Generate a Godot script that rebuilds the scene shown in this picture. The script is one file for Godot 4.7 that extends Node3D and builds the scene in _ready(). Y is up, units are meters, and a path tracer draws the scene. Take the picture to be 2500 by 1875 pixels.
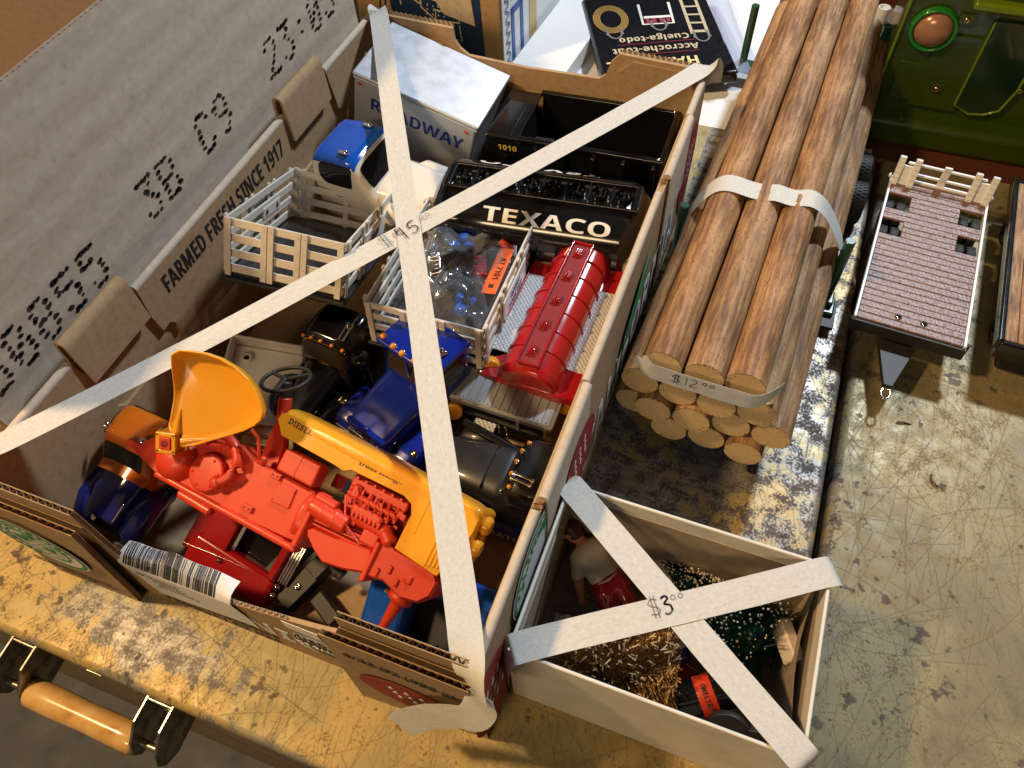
extends Node3D

var taken := {}
var M := {}
var rng := RandomNumberGenerator.new()


func _ready() -> void:
	rng.seed = 4517
	# camera
	var cam := Camera3D.new()
	cam.name = "camera"
	cam.fov = 53.7
	cam.near = 0.02
	cam.far = 30.0
	add_child(cam)
	cam.transform = Transform3D(Basis(Vector3(0.9352, -0.0380, -0.3520), Vector3(-0.2690, 0.5720, -0.7749), Vector3(0.2308, 0.8193, 0.5248)).orthonormalized(), Vector3(0.4773, 0.6368, 0.0965))
	# surroundings: a dim hall, two ceiling lamps
	var we := WorldEnvironment.new()
	we.name = "surroundings"
	var env := Environment.new()
	env.background_mode = Environment.BG_COLOR
	env.background_color = lin(0.026, 0.025, 0.025)
	env.tonemap_mode = Environment.TONE_MAPPER_LINEAR
	env.tonemap_exposure = 1.0
	env.sdfgi_enabled = true
	env.ssao_enabled = true
	env.ssil_enabled = true
	we.environment = env
	add_child(we)
	lamp("cool_ceiling_lamp", Vector3(0.98, 2.0, -2.05), Vector3(0.3, 0.0, -0.3), Vector2(0.20, 0.16), Color(0.92, 0.96, 1.0), 6.9)
	lamp("warm_left_lamp", Vector3(-0.90, 1.88, 0.25), Vector3(0.2, 0.0, -0.2), Vector2(0.16, 0.16), Color(1.0, 0.83, 0.60), 4.7)
	lamp("warm_near_lamp", Vector3(0.05, 1.75, 1.95), Vector3(0.35, 0.0, -0.2), Vector2(0.9, 0.30), Color(1.0, 0.86, 0.66), 2.1)
	materials()
	setting()
	carton()
	tray()
	white_box()
	backdrop_things()
	tray_toys()
	tractor()
	log_load()
	flat_trailer()
	edge_trailer()
	lantern()
	white_box_contents()
	tapes()


func lamp(called: String, at: Vector3, target: Vector3, size: Vector2, color: Color, energy: float) -> void:
	var l := AreaLight3D.new()
	l.name = called
	l.area_size = size
	l.light_color = color
	l.light_energy = energy
	l.area_normalize_energy = true
	l.area_range = 12.0
	l.area_attenuation = 2.0
	l.shadow_enabled = true
	add_child(l)
	l.look_at_from_position(at, target, Vector3(0.01, 0, 1).normalized())


# ---------------------------------------------------------------- naming
func numbered(called: String) -> String:
	var k: int = taken.get(called, 0)
	taken[called] = k + 1
	return called if k == 0 else "%s_%03d" % [called, k]


func tag(o: Node, label: String, category: String, group := "", kind := "") -> void:
	if label: o.set_meta("label", label)
	if category: o.set_meta("category", category)
	if group: o.set_meta("group", group)
	if kind: o.set_meta("kind", kind)


func thing(called: String, label: String, category: String, at := Transform3D.IDENTITY, group := "") -> Node3D:
	var o := Node3D.new()
	o.name = numbered(called)
	o.transform = at
	tag(o, label, category, group)
	add_child(o)
	return o


func put(called: String, mesh: Variant, m: Material, parent: Node3D, at := Transform3D.IDENTITY, label := "") -> MeshInstance3D:
	var o := MeshInstance3D.new()
	o.name = called
	o.mesh = mesh.mesh() if mesh is MB else mesh
	o.material_override = m
	o.transform = at
	if label: o.set_meta("label", label)
	parent.add_child(o, true)
	return o


func single(called: String, mesh: Variant, m: Material, label: String, category: String, at := Transform3D.IDENTITY, group := "") -> MeshInstance3D:
	var o := put(numbered(called), mesh, m, self, at)
	tag(o, label, category, group)
	return o


func struct(called: String, mesh: MB, m: Material) -> MeshInstance3D:
	var o := put(called, mesh, m, self)
	o.set_meta("kind", "structure")
	return o


static func lin(r: float, g: float, b: float) -> Color:
	return Color(r, g, b).linear_to_srgb()


static func at(p: Vector3, yaw := 0.0, pitch := 0.0, roll := 0.0) -> Transform3D:
	return Transform3D(Basis.from_euler(Vector3(deg_to_rad(pitch), deg_to_rad(yaw), deg_to_rad(roll))), p)


static func pose(o: Vector3, x: Vector3, y: Vector3) -> Transform3D:
	var bx := x.normalized()
	var bz := bx.cross(y).normalized()
	return Transform3D(Basis(bx, bz.cross(bx), bz), o)


# ---------------------------------------------------------------- mesh builder
class MB:
	var v := PackedVector3Array()
	var n := PackedVector3Array()
	var t := PackedVector2Array()
	var ix := PackedInt32Array()
	var x := Transform3D.IDENTITY

	func mesh() -> ArrayMesh:
		var a := []
		a.resize(Mesh.ARRAY_MAX)
		a[Mesh.ARRAY_VERTEX] = v
		a[Mesh.ARRAY_NORMAL] = n
		a[Mesh.ARRAY_TEX_UV] = t
		a[Mesh.ARRAY_INDEX] = ix
		var m := ArrayMesh.new()
		if v.size():
			m.add_surface_from_arrays(Mesh.PRIMITIVE_TRIANGLES, a)
		return m

	func vert(p: Vector3, nn: Vector3, uv := Vector2.ZERO) -> int:
		v.append(x * p)
		n.append((x.basis * nn).normalized())
		t.append(uv)
		return v.size() - 1

	func face(pts: Array, uvs := []) -> MB:  # convex, counter-clockwise seen from outside
		var nn := Vector3.ZERO
		for k in range(1, pts.size() - 1):
			nn += (pts[k] - pts[0]).cross(pts[k + 1] - pts[0])
		nn = nn.normalized()
		var b := v.size()
		for k in pts.size():
			vert(pts[k], nn, uvs[k] if uvs.size() else Vector2(1 if k in [1, 2] else 0, 1 if k < 2 else 0))
		for k in range(1, pts.size() - 1):
			ix.append_array([b, b + k + 1, b + k])
		return self

	func box(c: Vector3, s: Vector3, r := 0.0) -> MB:  # chamfered
		var h := s / 2
		if r <= 0.0:
			for k in 3:
				for sg in [-1.0, 1.0]:
					var u := (k + 1) % 3
					var w := (k + 2) % 3
					var P := []
					for q in [[-1, -1], [1, -1], [1, 1], [-1, 1]]:
						var p := Vector3.ZERO
						p[k] = h[k] * sg
						p[u] = h[u] * q[0] * sg
						p[w] = h[w] * q[1]
						P.append(c + p)
					face(P)
			return self
		var i := h - Vector3(r, r, r)
		for k in 3:
			var u := (k + 1) % 3
			var w := (k + 2) % 3
			for sg in [-1.0, 1.0]:
				var P := []
				for q in [[-1, -1], [1, -1], [1, 1], [-1, 1]]:
					var p := Vector3.ZERO
					p[k] = h[k] * sg
					p[u] = i[u] * q[0] * sg
					p[w] = i[w] * q[1]
					P.append(c + p)
				face(P)
			for su in [-1.0, 1.0]:  # the four edges along axis k
				for sw in [-1.0, 1.0]:
					var a := Vector3.ZERO
					a[u] = h[u] * su
					a[w] = i[w] * sw
					var b := Vector3.ZERO
					b[u] = i[u] * su
					b[w] = h[w] * sw
					var e := Vector3.ZERO
					e[k] = i[k]
					if su * sw > 0: face([c + a - e, c + b - e, c + b + e, c + a + e])
					else: face([c + b - e, c + a - e, c + a + e, c + b + e])
		for sx in [-1.0, 1.0]:
			for sy in [-1.0, 1.0]:
				for sz in [-1.0, 1.0]:
					var a := c + Vector3(h.x * sx, i.y * sy, i.z * sz)
					var b := c + Vector3(i.x * sx, h.y * sy, i.z * sz)
					var d := c + Vector3(i.x * sx, i.y * sy, h.z * sz)
					if sx * sy * sz > 0: face([a, b, d])
					else: face([a, d, b])
		return self

	func rbox(c: Vector3, s: Vector3, r: float, seg := 2) -> MB:  # rounded, smooth
		var h := s / 2
		r = minf(r, minf(h.x, minf(h.y, h.z)))
		var L := []
		for k in seg + 1: L.append([-1.0, 1.0 - float(k) / seg])
		for k in seg + 1: L.append([1.0, float(k) / seg])
		for k in 3:
			var u := (k + 1) % 3
			var w := (k + 2) % 3
			for sg in [-1.0, 1.0]:
				var b := v.size()
				for p in L:
					for q in L:
						var d := Vector3.ZERO
						d[k] = sg
						d[u] = p[0] * tan(p[1] * PI / 4) * sg
						d[w] = q[0] * tan(q[1] * PI / 4)
						d = d.normalized()
						var o := Vector3.ZERO
						o[k] = (h[k] - r) * sg
						o[u] = (h[u] - r) * p[0] * sg
						o[w] = (h[w] - r) * q[0]
						vert(c + o + d * r, d, Vector2(p[0], q[0]))
				var m := L.size()
				for a in m - 1:
					for e in m - 1:
						var g := b + a * m + e
						ix.append_array([g, g + m + 1, g + m, g, g + 1, g + m + 1])
		return self

	func grid(P: Array, wrap := false, uvs := Vector2(1, 1)) -> MB:  # rows of Vector3; normal = along row x along column
		var rows := P.size()
		var cols: int = P[0].size()
		var acc := PackedVector3Array()
		acc.resize(rows * cols)
		var tris := PackedInt32Array()
		var cc := cols if wrap else cols - 1
		for i in rows - 1:
			for j in cc:
				var j2 := (j + 1) % cols
				var q := [i * cols + j, i * cols + j2, (i + 1) * cols + j2, (i + 1) * cols + j]
				var a: Vector3 = P[i][j]
				var b: Vector3 = P[i][j2]
				var c: Vector3 = P[i + 1][j2]
				var d: Vector3 = P[i + 1][j]
				var nn := (c - a).cross(d - b)
				for k in q: acc[k] += nn
		var b0 := v.size()
		var cn := cols + 1 if wrap else cols
		for i in rows:
			for j in cn:
				var jj := j % cols
				var nn := acc[i * cols + jj]
				vert(P[i][jj], nn.normalized() if nn.length_squared() > 0 else Vector3.UP, Vector2(float(j) / (cn - 1) * uvs.x, float(i) / (rows - 1) * uvs.y))
		for i in rows - 1:
			for j in cn - 1:
				var g := b0 + i * cn + j
				ix.append_array([g, g + cn + 1, g + 1, g, g + cn, g + cn + 1])
		return self

	func lathe(prof: Array, seg := 24, o := Vector3.ZERO, axis := Vector3.UP, uvs := Vector2(1, 1)) -> MB:  # prof of Vector2(radius, height), bottom to top
		var a := axis.normalized()
		var e := a.cross(Vector3.RIGHT if absf(a.x) < 0.8 else Vector3.FORWARD).normalized()
		var f := a.cross(e)
		var P := []
		for p in prof:
			var row := PackedVector3Array()
			for k in seg:
				var g := TAU * k / seg
				row.append(o + a * p.y + (e * cos(g) + f * sin(g)) * p.x)
			P.append(row)
		return grid(P, true, uvs)

	func rod(a: Vector3, b: Vector3, r: float, seg := 12, bev := 0.0, r2 := -1.0) -> MB:  # a capped round bar
		var l := a.distance_to(b)
		var q := r if r2 < 0 else r2
		var B := minf(bev, l / 3)
		var d := (b - a) / l
		if B > 0.0:
			lathe([Vector2(r - B, 0), Vector2(r, B)], seg, a, d)
			lathe([Vector2(r, B), Vector2(q, l - B)], seg, a, d)
			lathe([Vector2(q, l - B), Vector2(q - B, l)], seg, a, d)
		else:
			lathe([Vector2(r, 0), Vector2(q, l)], seg, a, d)
		lathe([Vector2(0, 0), Vector2(r - B, 0)], seg, a, d)
		lathe([Vector2(q - B, l), Vector2(0, l)], seg, a, d)
		return self

	func tube(path: Array, r: float, seg := 8, caps := true) -> MB:
		var P := []
		var up := Vector3(0.123, 1, 0.077).normalized()
		for i in path.size():
			var d: Vector3 = (path[mini(i + 1, path.size() - 1)] - path[maxi(i - 1, 0)]).normalized()
			if absf(d.dot(up)) > 0.97: up = Vector3(1, 0.1, 0.2).normalized()
			var e := d.cross(up).normalized()
			up = e.cross(d).normalized()
			var row := PackedVector3Array()
			for k in seg:
				var g := TAU * k / seg
				row.append(path[i] + (e * cos(g) - up * sin(g)) * r)
			P.append(row)
		grid(P, true)
		if caps:
			var p0 := Array(P[0])
			p0.reverse()
			face(p0)
			face(Array(P[-1]))
		return self

	func dome(c: Vector3, r: float, axis: Vector3, flat := 1.0, seg := 10, rings := 4) -> MB:
		var pr := []
		for k in rings + 1:
			var g := PI / 2 * k / rings
			pr.append(Vector2(r * cos(g), r * flat * sin(g)))
		return lathe(pr, seg, c, axis)

	func extrude(poly: Array, z0: float, z1: float, bev := 0.0) -> MB:  # polygon in x,y, counter-clockwise
		var p2 := PackedVector2Array(poly)
		if Geometry2D.is_polygon_clockwise(p2): p2.reverse()
		var top := p2
		if bev > 0.0:
			top = PackedVector2Array()
			var m := p2.size()
			for k in m:
				var a := (p2[k] - p2[(k + m - 1) % m]).normalized()
				var b := (p2[(k + 1) % m] - p2[k]).normalized()
				var na := Vector2(-a.y, a.x)
				var nb := Vector2(-b.y, b.x)
				var nn := (na + nb)
				nn = nn / maxf(nn.length_squared(), 0.3) * 2.0
				top.append(p2[k] + nn * bev * 0.5 * 1.0)
		var tri := Geometry2D.triangulate_polygon(top)
		if tri.is_empty():
			top = p2
			tri = Geometry2D.triangulate_polygon(p2)
		for k in range(0, tri.size(), 3):
			var a := top[tri[k]]
			var b := top[tri[k + 1]]
			var c := top[tri[k + 2]]
			if (b - a).cross(c - a) < 0:
				var s := b
				b = c
				c = s
			face([Vector3(a.x, a.y, z1), Vector3(b.x, b.y, z1), Vector3(c.x, c.y, z1)], [a, b, c])
			face([Vector3(a.x, a.y, z0), Vector3(c.x, c.y, z0), Vector3(b.x, b.y, z0)], [a, c, b])
		var m := p2.size()
		for k in m:
			var a := p2[k]
			var b := p2[(k + 1) % m]
			var ta := top[k]
			var tb := top[(k + 1) % m]
			if bev > 0.0:
				face([Vector3(a.x, a.y, z0 + bev), Vector3(b.x, b.y, z0 + bev), Vector3(b.x, b.y, z1 - bev), Vector3(a.x, a.y, z1 - bev)])
				face([Vector3(a.x, a.y, z1 - bev), Vector3(b.x, b.y, z1 - bev), Vector3(tb.x, tb.y, z1), Vector3(ta.x, ta.y, z1)])
				face([Vector3(ta.x, ta.y, z0), Vector3(tb.x, tb.y, z0), Vector3(b.x, b.y, z0 + bev), Vector3(a.x, a.y, z0 + bev)])
			else:
				face([Vector3(a.x, a.y, z0), Vector3(b.x, b.y, z0), Vector3(b.x, b.y, z1), Vector3(a.x, a.y, z1)])
		return self

	func ribbon(pts: Array, across: Vector3, w: float, lift := Vector3.ZERO) -> MB:  # a thin painted stroke
		var P := []
		for i in pts.size():
			var d: Vector3 = (pts[mini(i + 1, pts.size() - 1)] - pts[maxi(i - 1, 0)]).normalized()
			var s := d.cross(across).normalized() * w / 2
			P.append(PackedVector3Array([pts[i] - s + lift, pts[i] + s + lift]))
		return grid(P)


static func ring(z: float, w: float, y0: float, y1: float, e := 4.0, cx := 0.0, seg := 40) -> PackedVector3Array:
	# a rounded-rectangle section in the plane z, counter-clockwise from +x
	var r := PackedVector3Array()
	for k in seg:
		var g := TAU * k / seg
		var c := cos(g)
		var s := sin(g)
		r.append(Vector3(cx + w * signf(c) * pow(absf(c), 2.0 / e), (y0 + y1) / 2 + (y1 - y0) / 2 * signf(s) * pow(absf(s), 2.0 / e), z))
	return r


func letters(s: String, h: float, m: Material, parent: Node3D, xf: Transform3D, bold := false, stretch := 1.0, font := "Droid Sans", deep := 0.0003, called := "lettering") -> MeshInstance3D:
	var o := put(called, text_mesh(s, h, bold, font, deep), m, parent)
	o.transform = Transform3D(xf.basis.scaled_local(Vector3(stretch, 1, 1)), xf.origin)
	return o


func text_mesh(s: String, h: float, bold := false, font := "Droid Sans", deep := 0.0003) -> TextMesh:
	var t := TextMesh.new()
	var f := SystemFont.new()
	f.font_names = PackedStringArray([font])
	if bold: f.font_weight = 700
	t.font = f
	t.text = s
	t.font_size = 48
	t.pixel_size = h / (48.0 * 0.714)
	t.depth = deep
	t.curve_step = 3.0
	return t


func bent(t: TextMesh, f: Callable, cut: float) -> MB:  # letters laid on a curved surface; f maps (x, y) to [point, normal]
	var a := t.get_mesh_arrays()
	var V: PackedVector3Array = a[Mesh.ARRAY_VERTEX]
	var I: PackedInt32Array = a[Mesh.ARRAY_INDEX]
	var b := MB.new()
	var stack := []
	for k in range(0, I.size(), 3):
		var q := [V[I[k]], V[I[k + 1]], V[I[k + 2]]]
		if q[0].z < 0 or q[1].z < 0 or q[2].z < 0: continue
		stack.append(q)
	while stack.size():
		var q: Array = stack.pop_back()
		var lo: float = minf(q[0].y, minf(q[1].y, q[2].y))
		var hi: float = maxf(q[0].y, maxf(q[1].y, q[2].y))
		if hi - lo > cut:
			var L := 0
			var best := 0.0
			for k in 3:
				var d: float = q[k].distance_to(q[(k + 1) % 3])
				if d > best:
					best = d
					L = k
			var m: Vector3 = (q[L] + q[(L + 1) % 3]) / 2
			stack.append([q[L], m, q[(L + 2) % 3]])
			stack.append([m, q[(L + 1) % 3], q[(L + 2) % 3]])
			continue
		var g := b.v.size()
		var P := []
		for k in 3:
			var r: Array = f.call(q[k].x, q[k].y)
			P.append(r[0])
			b.vert(r[0], r[1])
		if (P[1] - P[0]).cross(P[2] - P[0]).dot(b.n[g]) > 0: b.ix.append_array([g, g + 2, g + 1])
		else: b.ix.append_array([g, g + 1, g + 2])
	return b


# ---------------------------------------------------------------- materials
func mat(called: String, c: Color, rough := 0.5, metal := 0.0) -> StandardMaterial3D:
	var m := StandardMaterial3D.new()
	m.resource_name = called
	m.albedo_color = c
	m.roughness = rough
	m.metallic = metal
	M[called] = m
	return m


func gloss(called: String, c: Color, rough := 0.22) -> StandardMaterial3D:  # enamel or moulded plastic with fine dust and handling marks
	var m := mat(called, c, rough)
	m.clearcoat_enabled = true
	m.clearcoat = 0.6
	m.clearcoat_roughness = 0.08
	m.roughness = 1.0
	m.roughness_texture = rough_tex(rough)
	tri(m, Vector3(9, 9, 9))
	return m


var rough_cache := {}
func rough_tex(r: float) -> Texture2D:
	var key := int(r * 20)
	if not rough_cache.has(key):
		rough_cache[key] = noise(256, 31 + key, 0.02, [Color(r * 0.85, r * 0.85, r * 0.85), Color(r, r, r), Color(minf(1, r * 1.2), minf(1, r * 1.2), minf(1, r * 1.2))], 5)
	return rough_cache[key]


func tri(m: StandardMaterial3D, s: Vector3, world := false) -> StandardMaterial3D:
	m.uv1_triplanar = true
	m.uv1_world_triplanar = world
	m.uv1_scale = s
	return m


func noise(size: int, sd: int, freq: float, ramp: Array, oct := 4, h := 0, kind := FastNoiseLite.TYPE_SIMPLEX_SMOOTH) -> ImageTexture:
	var n := FastNoiseLite.new()
	n.seed = sd
	n.noise_type = kind
	n.frequency = freq
	n.fractal_octaves = oct
	var im := n.get_seamless_image(size, h if h else size)
	return ImageTexture.create_from_image(ramped(im, ramp))


func ramped(im: Image, ramp: Array) -> Image:
	im.convert(Image.FORMAT_L8)
	var lut := PackedByteArray()
	for k in 256:
		var p := k / 255.0 * (ramp.size() - 1)
		var i := mini(int(p), ramp.size() - 2)
		var c: Color = ramp[i].lerp(ramp[i + 1], p - i)
		lut.append_array([c.r8, c.g8, c.b8])
	var src := im.get_data()
	var out := PackedByteArray()
	out.resize(src.size() * 3)
	for k in src.size():
		var g := src[k] * 3
		out[k * 3] = lut[g]
		out[k * 3 + 1] = lut[g + 1]
		out[k * 3 + 2] = lut[g + 2]
	return Image.create_from_data(im.get_width(), im.get_height(), false, Image.FORMAT_RGB8, out)


func bytes(w: int, h: int, sd: int, freq: float, oct := 4, sx := 1, sy := 1, kind := FastNoiseLite.TYPE_SIMPLEX_SMOOTH) -> PackedByteArray:
	# grey noise, stretched sx and sy times
	var n := FastNoiseLite.new()
	n.seed = sd
	n.noise_type = kind
	n.frequency = freq
	n.fractal_octaves = oct
	var im := n.get_seamless_image(w / sx, h / sy)
	if sx > 1 or sy > 1: im.resize(w, h, Image.INTERPOLATE_CUBIC)
	im.convert(Image.FORMAT_L8)
	return im.get_data()


func materials() -> void:
	# kraft board
	var kraft := noise(512, 3, 0.035, [lin(0.30, 0.195, 0.105), lin(0.385, 0.262, 0.150), lin(0.40, 0.275, 0.16), lin(0.47, 0.335, 0.205)], 6)
	var fibre := noise(256, 8, 0.12, [Color(0.3, 0.3, 0.3), Color(0.7, 0.7, 0.7)], 3)
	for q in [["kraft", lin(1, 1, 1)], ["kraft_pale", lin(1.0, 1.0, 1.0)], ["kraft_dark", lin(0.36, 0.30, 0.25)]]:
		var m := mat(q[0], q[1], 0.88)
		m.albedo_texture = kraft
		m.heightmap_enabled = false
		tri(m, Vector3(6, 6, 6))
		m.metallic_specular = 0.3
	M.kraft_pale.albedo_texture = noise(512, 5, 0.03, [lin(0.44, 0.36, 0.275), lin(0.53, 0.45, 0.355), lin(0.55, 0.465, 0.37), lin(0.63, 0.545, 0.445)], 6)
	# the big carton: flutes telegraph through the liner
	var fl := Image.create(256, 256, false, Image.FORMAT_RGB8)
	var nz := bytes(256, 256, 77, 0.03, 4, 4, 1)
	for y in 256:
		for x in 256:
			var g := 0.5 + 0.33 * sin(TAU * (y * 6.0 / 256.0)) + 0.5 * (nz[y * 256 + x] / 255.0 - 0.5)
			fl.set_pixel(x, y, Color(g, g, g))
	var c := mat("carton", lin(1, 1, 1), 0.85)
	c.albedo_texture = M.kraft_pale.albedo_texture
	c.heightmap_enabled = true
	c.heightmap_texture = ImageTexture.create_from_image(fl)
	c.heightmap_scale = 0.075
	c.uv1_scale = Vector3(5, 5, 1)
	mat("ink_brown", lin(0.035, 0.022, 0.02), 0.7)
	mat("ink", lin(0.018, 0.017, 0.018), 0.6)
	mat("ink_violet", lin(0.06, 0.035, 0.08), 0.55)
	mat("pencil", lin(0.17, 0.165, 0.17), 0.5)
	mat("ink_white", lin(0.66, 0.66, 0.66), 0.6)
	mat("ink_green", lin(0.05, 0.26, 0.10), 0.65)
	mat("ink_red", lin(0.27, 0.018, 0.02), 0.65)
	mat("label_white", lin(0.72, 0.72, 0.74), 0.45)
	# masking tape: crepe paper
	var tp := mat("tape", lin(1, 1, 1), 0.62)
	tp.albedo_texture = noise(384, 21, 0.045, [lin(0.54, 0.535, 0.50), lin(0.64, 0.64, 0.615), lin(0.66, 0.66, 0.64), lin(0.76, 0.76, 0.745)], 3)
	tp.heightmap_enabled = true
	tp.heightmap_texture = noise(384, 22, 0.07, [Color(0.2, 0.2, 0.2), Color(0.8, 0.8, 0.8)], 3)
	tp.heightmap_scale = 0.02
	tp.backlight_enabled = true
	tp.backlight = lin(0.32, 0.31, 0.27)
	# grey-board box covered in white paper
	var wb := mat("box_paper", lin(1, 1, 1), 0.55)
	wb.albedo_texture = noise(256, 41, 0.02, [lin(0.60, 0.585, 0.53), lin(0.67, 0.655, 0.60), lin(0.72, 0.70, 0.65)], 5)
	tri(wb, Vector3(5, 5, 5))
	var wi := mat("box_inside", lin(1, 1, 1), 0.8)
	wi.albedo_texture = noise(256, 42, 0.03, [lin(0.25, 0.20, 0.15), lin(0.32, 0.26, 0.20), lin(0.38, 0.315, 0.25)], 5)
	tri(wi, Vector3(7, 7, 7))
	# toys
	gloss("black_enamel", lin(0.006, 0.006, 0.007), 0.16)
	gloss("black_dusty", lin(0.011, 0.011, 0.012), 0.42)
	mat("black_plastic", lin(0.012, 0.012, 0.013), 0.55)
	mat("rubber", lin(0.014, 0.014, 0.015), 0.65)
	gloss("blue_enamel", lin(0.006, 0.018, 0.24), 0.16)
	gloss("bright_blue", lin(0.006, 0.09, 0.52), 0.16)
	gloss("navy_enamel", lin(0.012, 0.018, 0.19), 0.18)
	gloss("orange_enamel", lin(0.66, 0.155, 0.008), 0.17)
	gloss("cream_enamel", lin(0.72, 0.69, 0.63), 0.2)
	gloss("red_enamel", lin(0.34, 0.008, 0.012), 0.16)
	gloss("red_vinyl", lin(0.62, 0.042, 0.012), 0.40)
	gloss("yellow_vinyl", lin(0.83, 0.36, 0.02), 0.25)
	M.yellow_vinyl.clearcoat = 0.25
	M.yellow_vinyl.clearcoat_roughness = 0.15
	M.red_vinyl.clearcoat = 0.12
	M.red_vinyl.clearcoat_roughness = 0.14
	M.yellow_vinyl.subsurf_scatter_enabled = true
	M.yellow_vinyl.subsurf_scatter_strength = 0.12
	M.red_vinyl.subsurf_scatter_enabled = true
	M.red_vinyl.subsurf_scatter_strength = 0.06
	gloss("milk_plastic", lin(0.82, 0.83, 0.77), 0.3)
	gloss("tan_plastic", lin(0.48, 0.28, 0.09), 0.3)
	var si := gloss("silver_paint", lin(0.56, 0.60, 0.67), 0.40)
	si.metallic = 0.55
	gloss("grey_cast", lin(0.24, 0.245, 0.255), 0.42).metallic = 0.35
	mat("chrome", lin(0.80, 0.79, 0.76), 0.10, 1.0)
	mat("brass", lin(0.62, 0.43, 0.17), 0.25, 1.0)
	mat("dark_glass", lin(0.010, 0.010, 0.012), 0.06)
	mat("warm_glass", lin(0.035, 0.026, 0.016), 0.08)
	mat("amber", lin(0.72, 0.27, 0.03), 0.18)
	mat("lens_red", lin(0.5, 0.03, 0.02), 0.2)
	mat("sign_white", lin(0.74, 0.74, 0.72), 0.4)
	mat("gold_print", lin(0.55, 0.40, 0.14), 0.4)
	mat("yellow_print", lin(0.55, 0.45, 0.05), 0.5)
	mat("blue_print", lin(0.015, 0.035, 0.22), 0.5)
	var st := mat("stake_white", lin(1, 1, 1), 0.5)
	st.albedo_color = lin(0.66, 0.635, 0.585)
	st.heightmap_enabled = true
	st.heightmap_texture = noise(256, 55, 0.03, [Color(0, 0, 0), Color(1, 1, 1)], 3, 64)
	st.heightmap_scale = 0.02
	st.uv1_scale = Vector3(1, 3, 1)
	var dp := mat("tread_plate", lin(0.68, 0.72, 0.77), 0.35, 0.2)
	var di := Image.create(64, 64, false, Image.FORMAT_RGB8)
	for y in 64:
		for x in 64:
			var a := absf(fmod(x / 32.0 + y / 32.0, 1.0) - 0.5) * 2
			var b := absf(fmod(x / 32.0 - y / 32.0 + 4.0, 1.0) - 0.5) * 2
			var g := smoothstep(0.1, 0.6, minf(a, b))
			di.set_pixel(x, y, Color(g, g, g))
	dp.heightmap_enabled = true
	dp.heightmap_texture = ImageTexture.create_from_image(di)
	dp.heightmap_scale = 0.09
	tri(dp, Vector3(110, 110, 110))
	# worn brown deck boards
	var db := mat("deck_board", lin(1, 1, 1), 0.42)
	db.albedo_texture = noise(256, 61, 0.05, [lin(0.09, 0.052, 0.045), lin(0.20, 0.122, 0.108), lin(0.235, 0.15, 0.135), lin(0.33, 0.23, 0.215)], 5, 64)
	db.heightmap_enabled = true
	db.heightmap_texture = noise(256, 62, 0.06, [Color(0, 0, 0), Color(1, 1, 1)], 4, 64)
	db.heightmap_scale = 0.05
	db.uv1_scale = Vector3(2, 1, 1)
	mat("white_plastic", lin(0.76, 0.78, 0.82), 0.35)
	gloss("green_metal", lin(0.010, 0.065, 0.035), 0.3)
	# lantern plastic
	var lg := gloss("lime_plastic", lin(0.028, 0.052, 0.002), 0.34)
	lg.subsurf_scatter_enabled = false
	gloss("lime_edge", lin(0.13, 0.21, 0.004), 0.28)
	gloss("dark_green", lin(0.006, 0.022, 0.008), 0.16)
	gloss("green_ring", lin(0.012, 0.19, 0.02), 0.18)
	mat("lens_copper", lin(0.42, 0.22, 0.15), 0.22, 0.25)
	mat("wood_red", lin(0.085, 0.026, 0.012), 0.5)
	mat("red_cloth", lin(0.30, 0.02, 0.025), 0.85)
	mat("paper_white", lin(0.74, 0.75, 0.76), 0.6)
	mat("skin_plastic", lin(0.52, 0.22, 0.12), 0.35)
	# bag
	var bag := mat("poly_film", Color(0.94, 0.96, 1.0, 0.09), 0.09)
	bag.transparency = BaseMaterial3D.TRANSPARENCY_ALPHA
	bag.cull_mode = BaseMaterial3D.CULL_DISABLED
	var bl := mat("blister", Color(0.72, 0.80, 0.95, 0.35), 0.12)
	bl.transparency = BaseMaterial3D.TRANSPARENCY_ALPHA
	log_materials()
	lid_material()
	floor_material()


func floor_material() -> void:
	var m := mat("concrete", lin(1, 1, 1), 0.85)
	m.albedo_texture = noise(512, 71, 0.012, [lin(0.055, 0.06, 0.07), lin(0.09, 0.097, 0.11), lin(0.10, 0.107, 0.12), lin(0.14, 0.147, 0.16)], 6)
	tri(m, Vector3(1.7, 1.7, 1.7), true)


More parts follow.
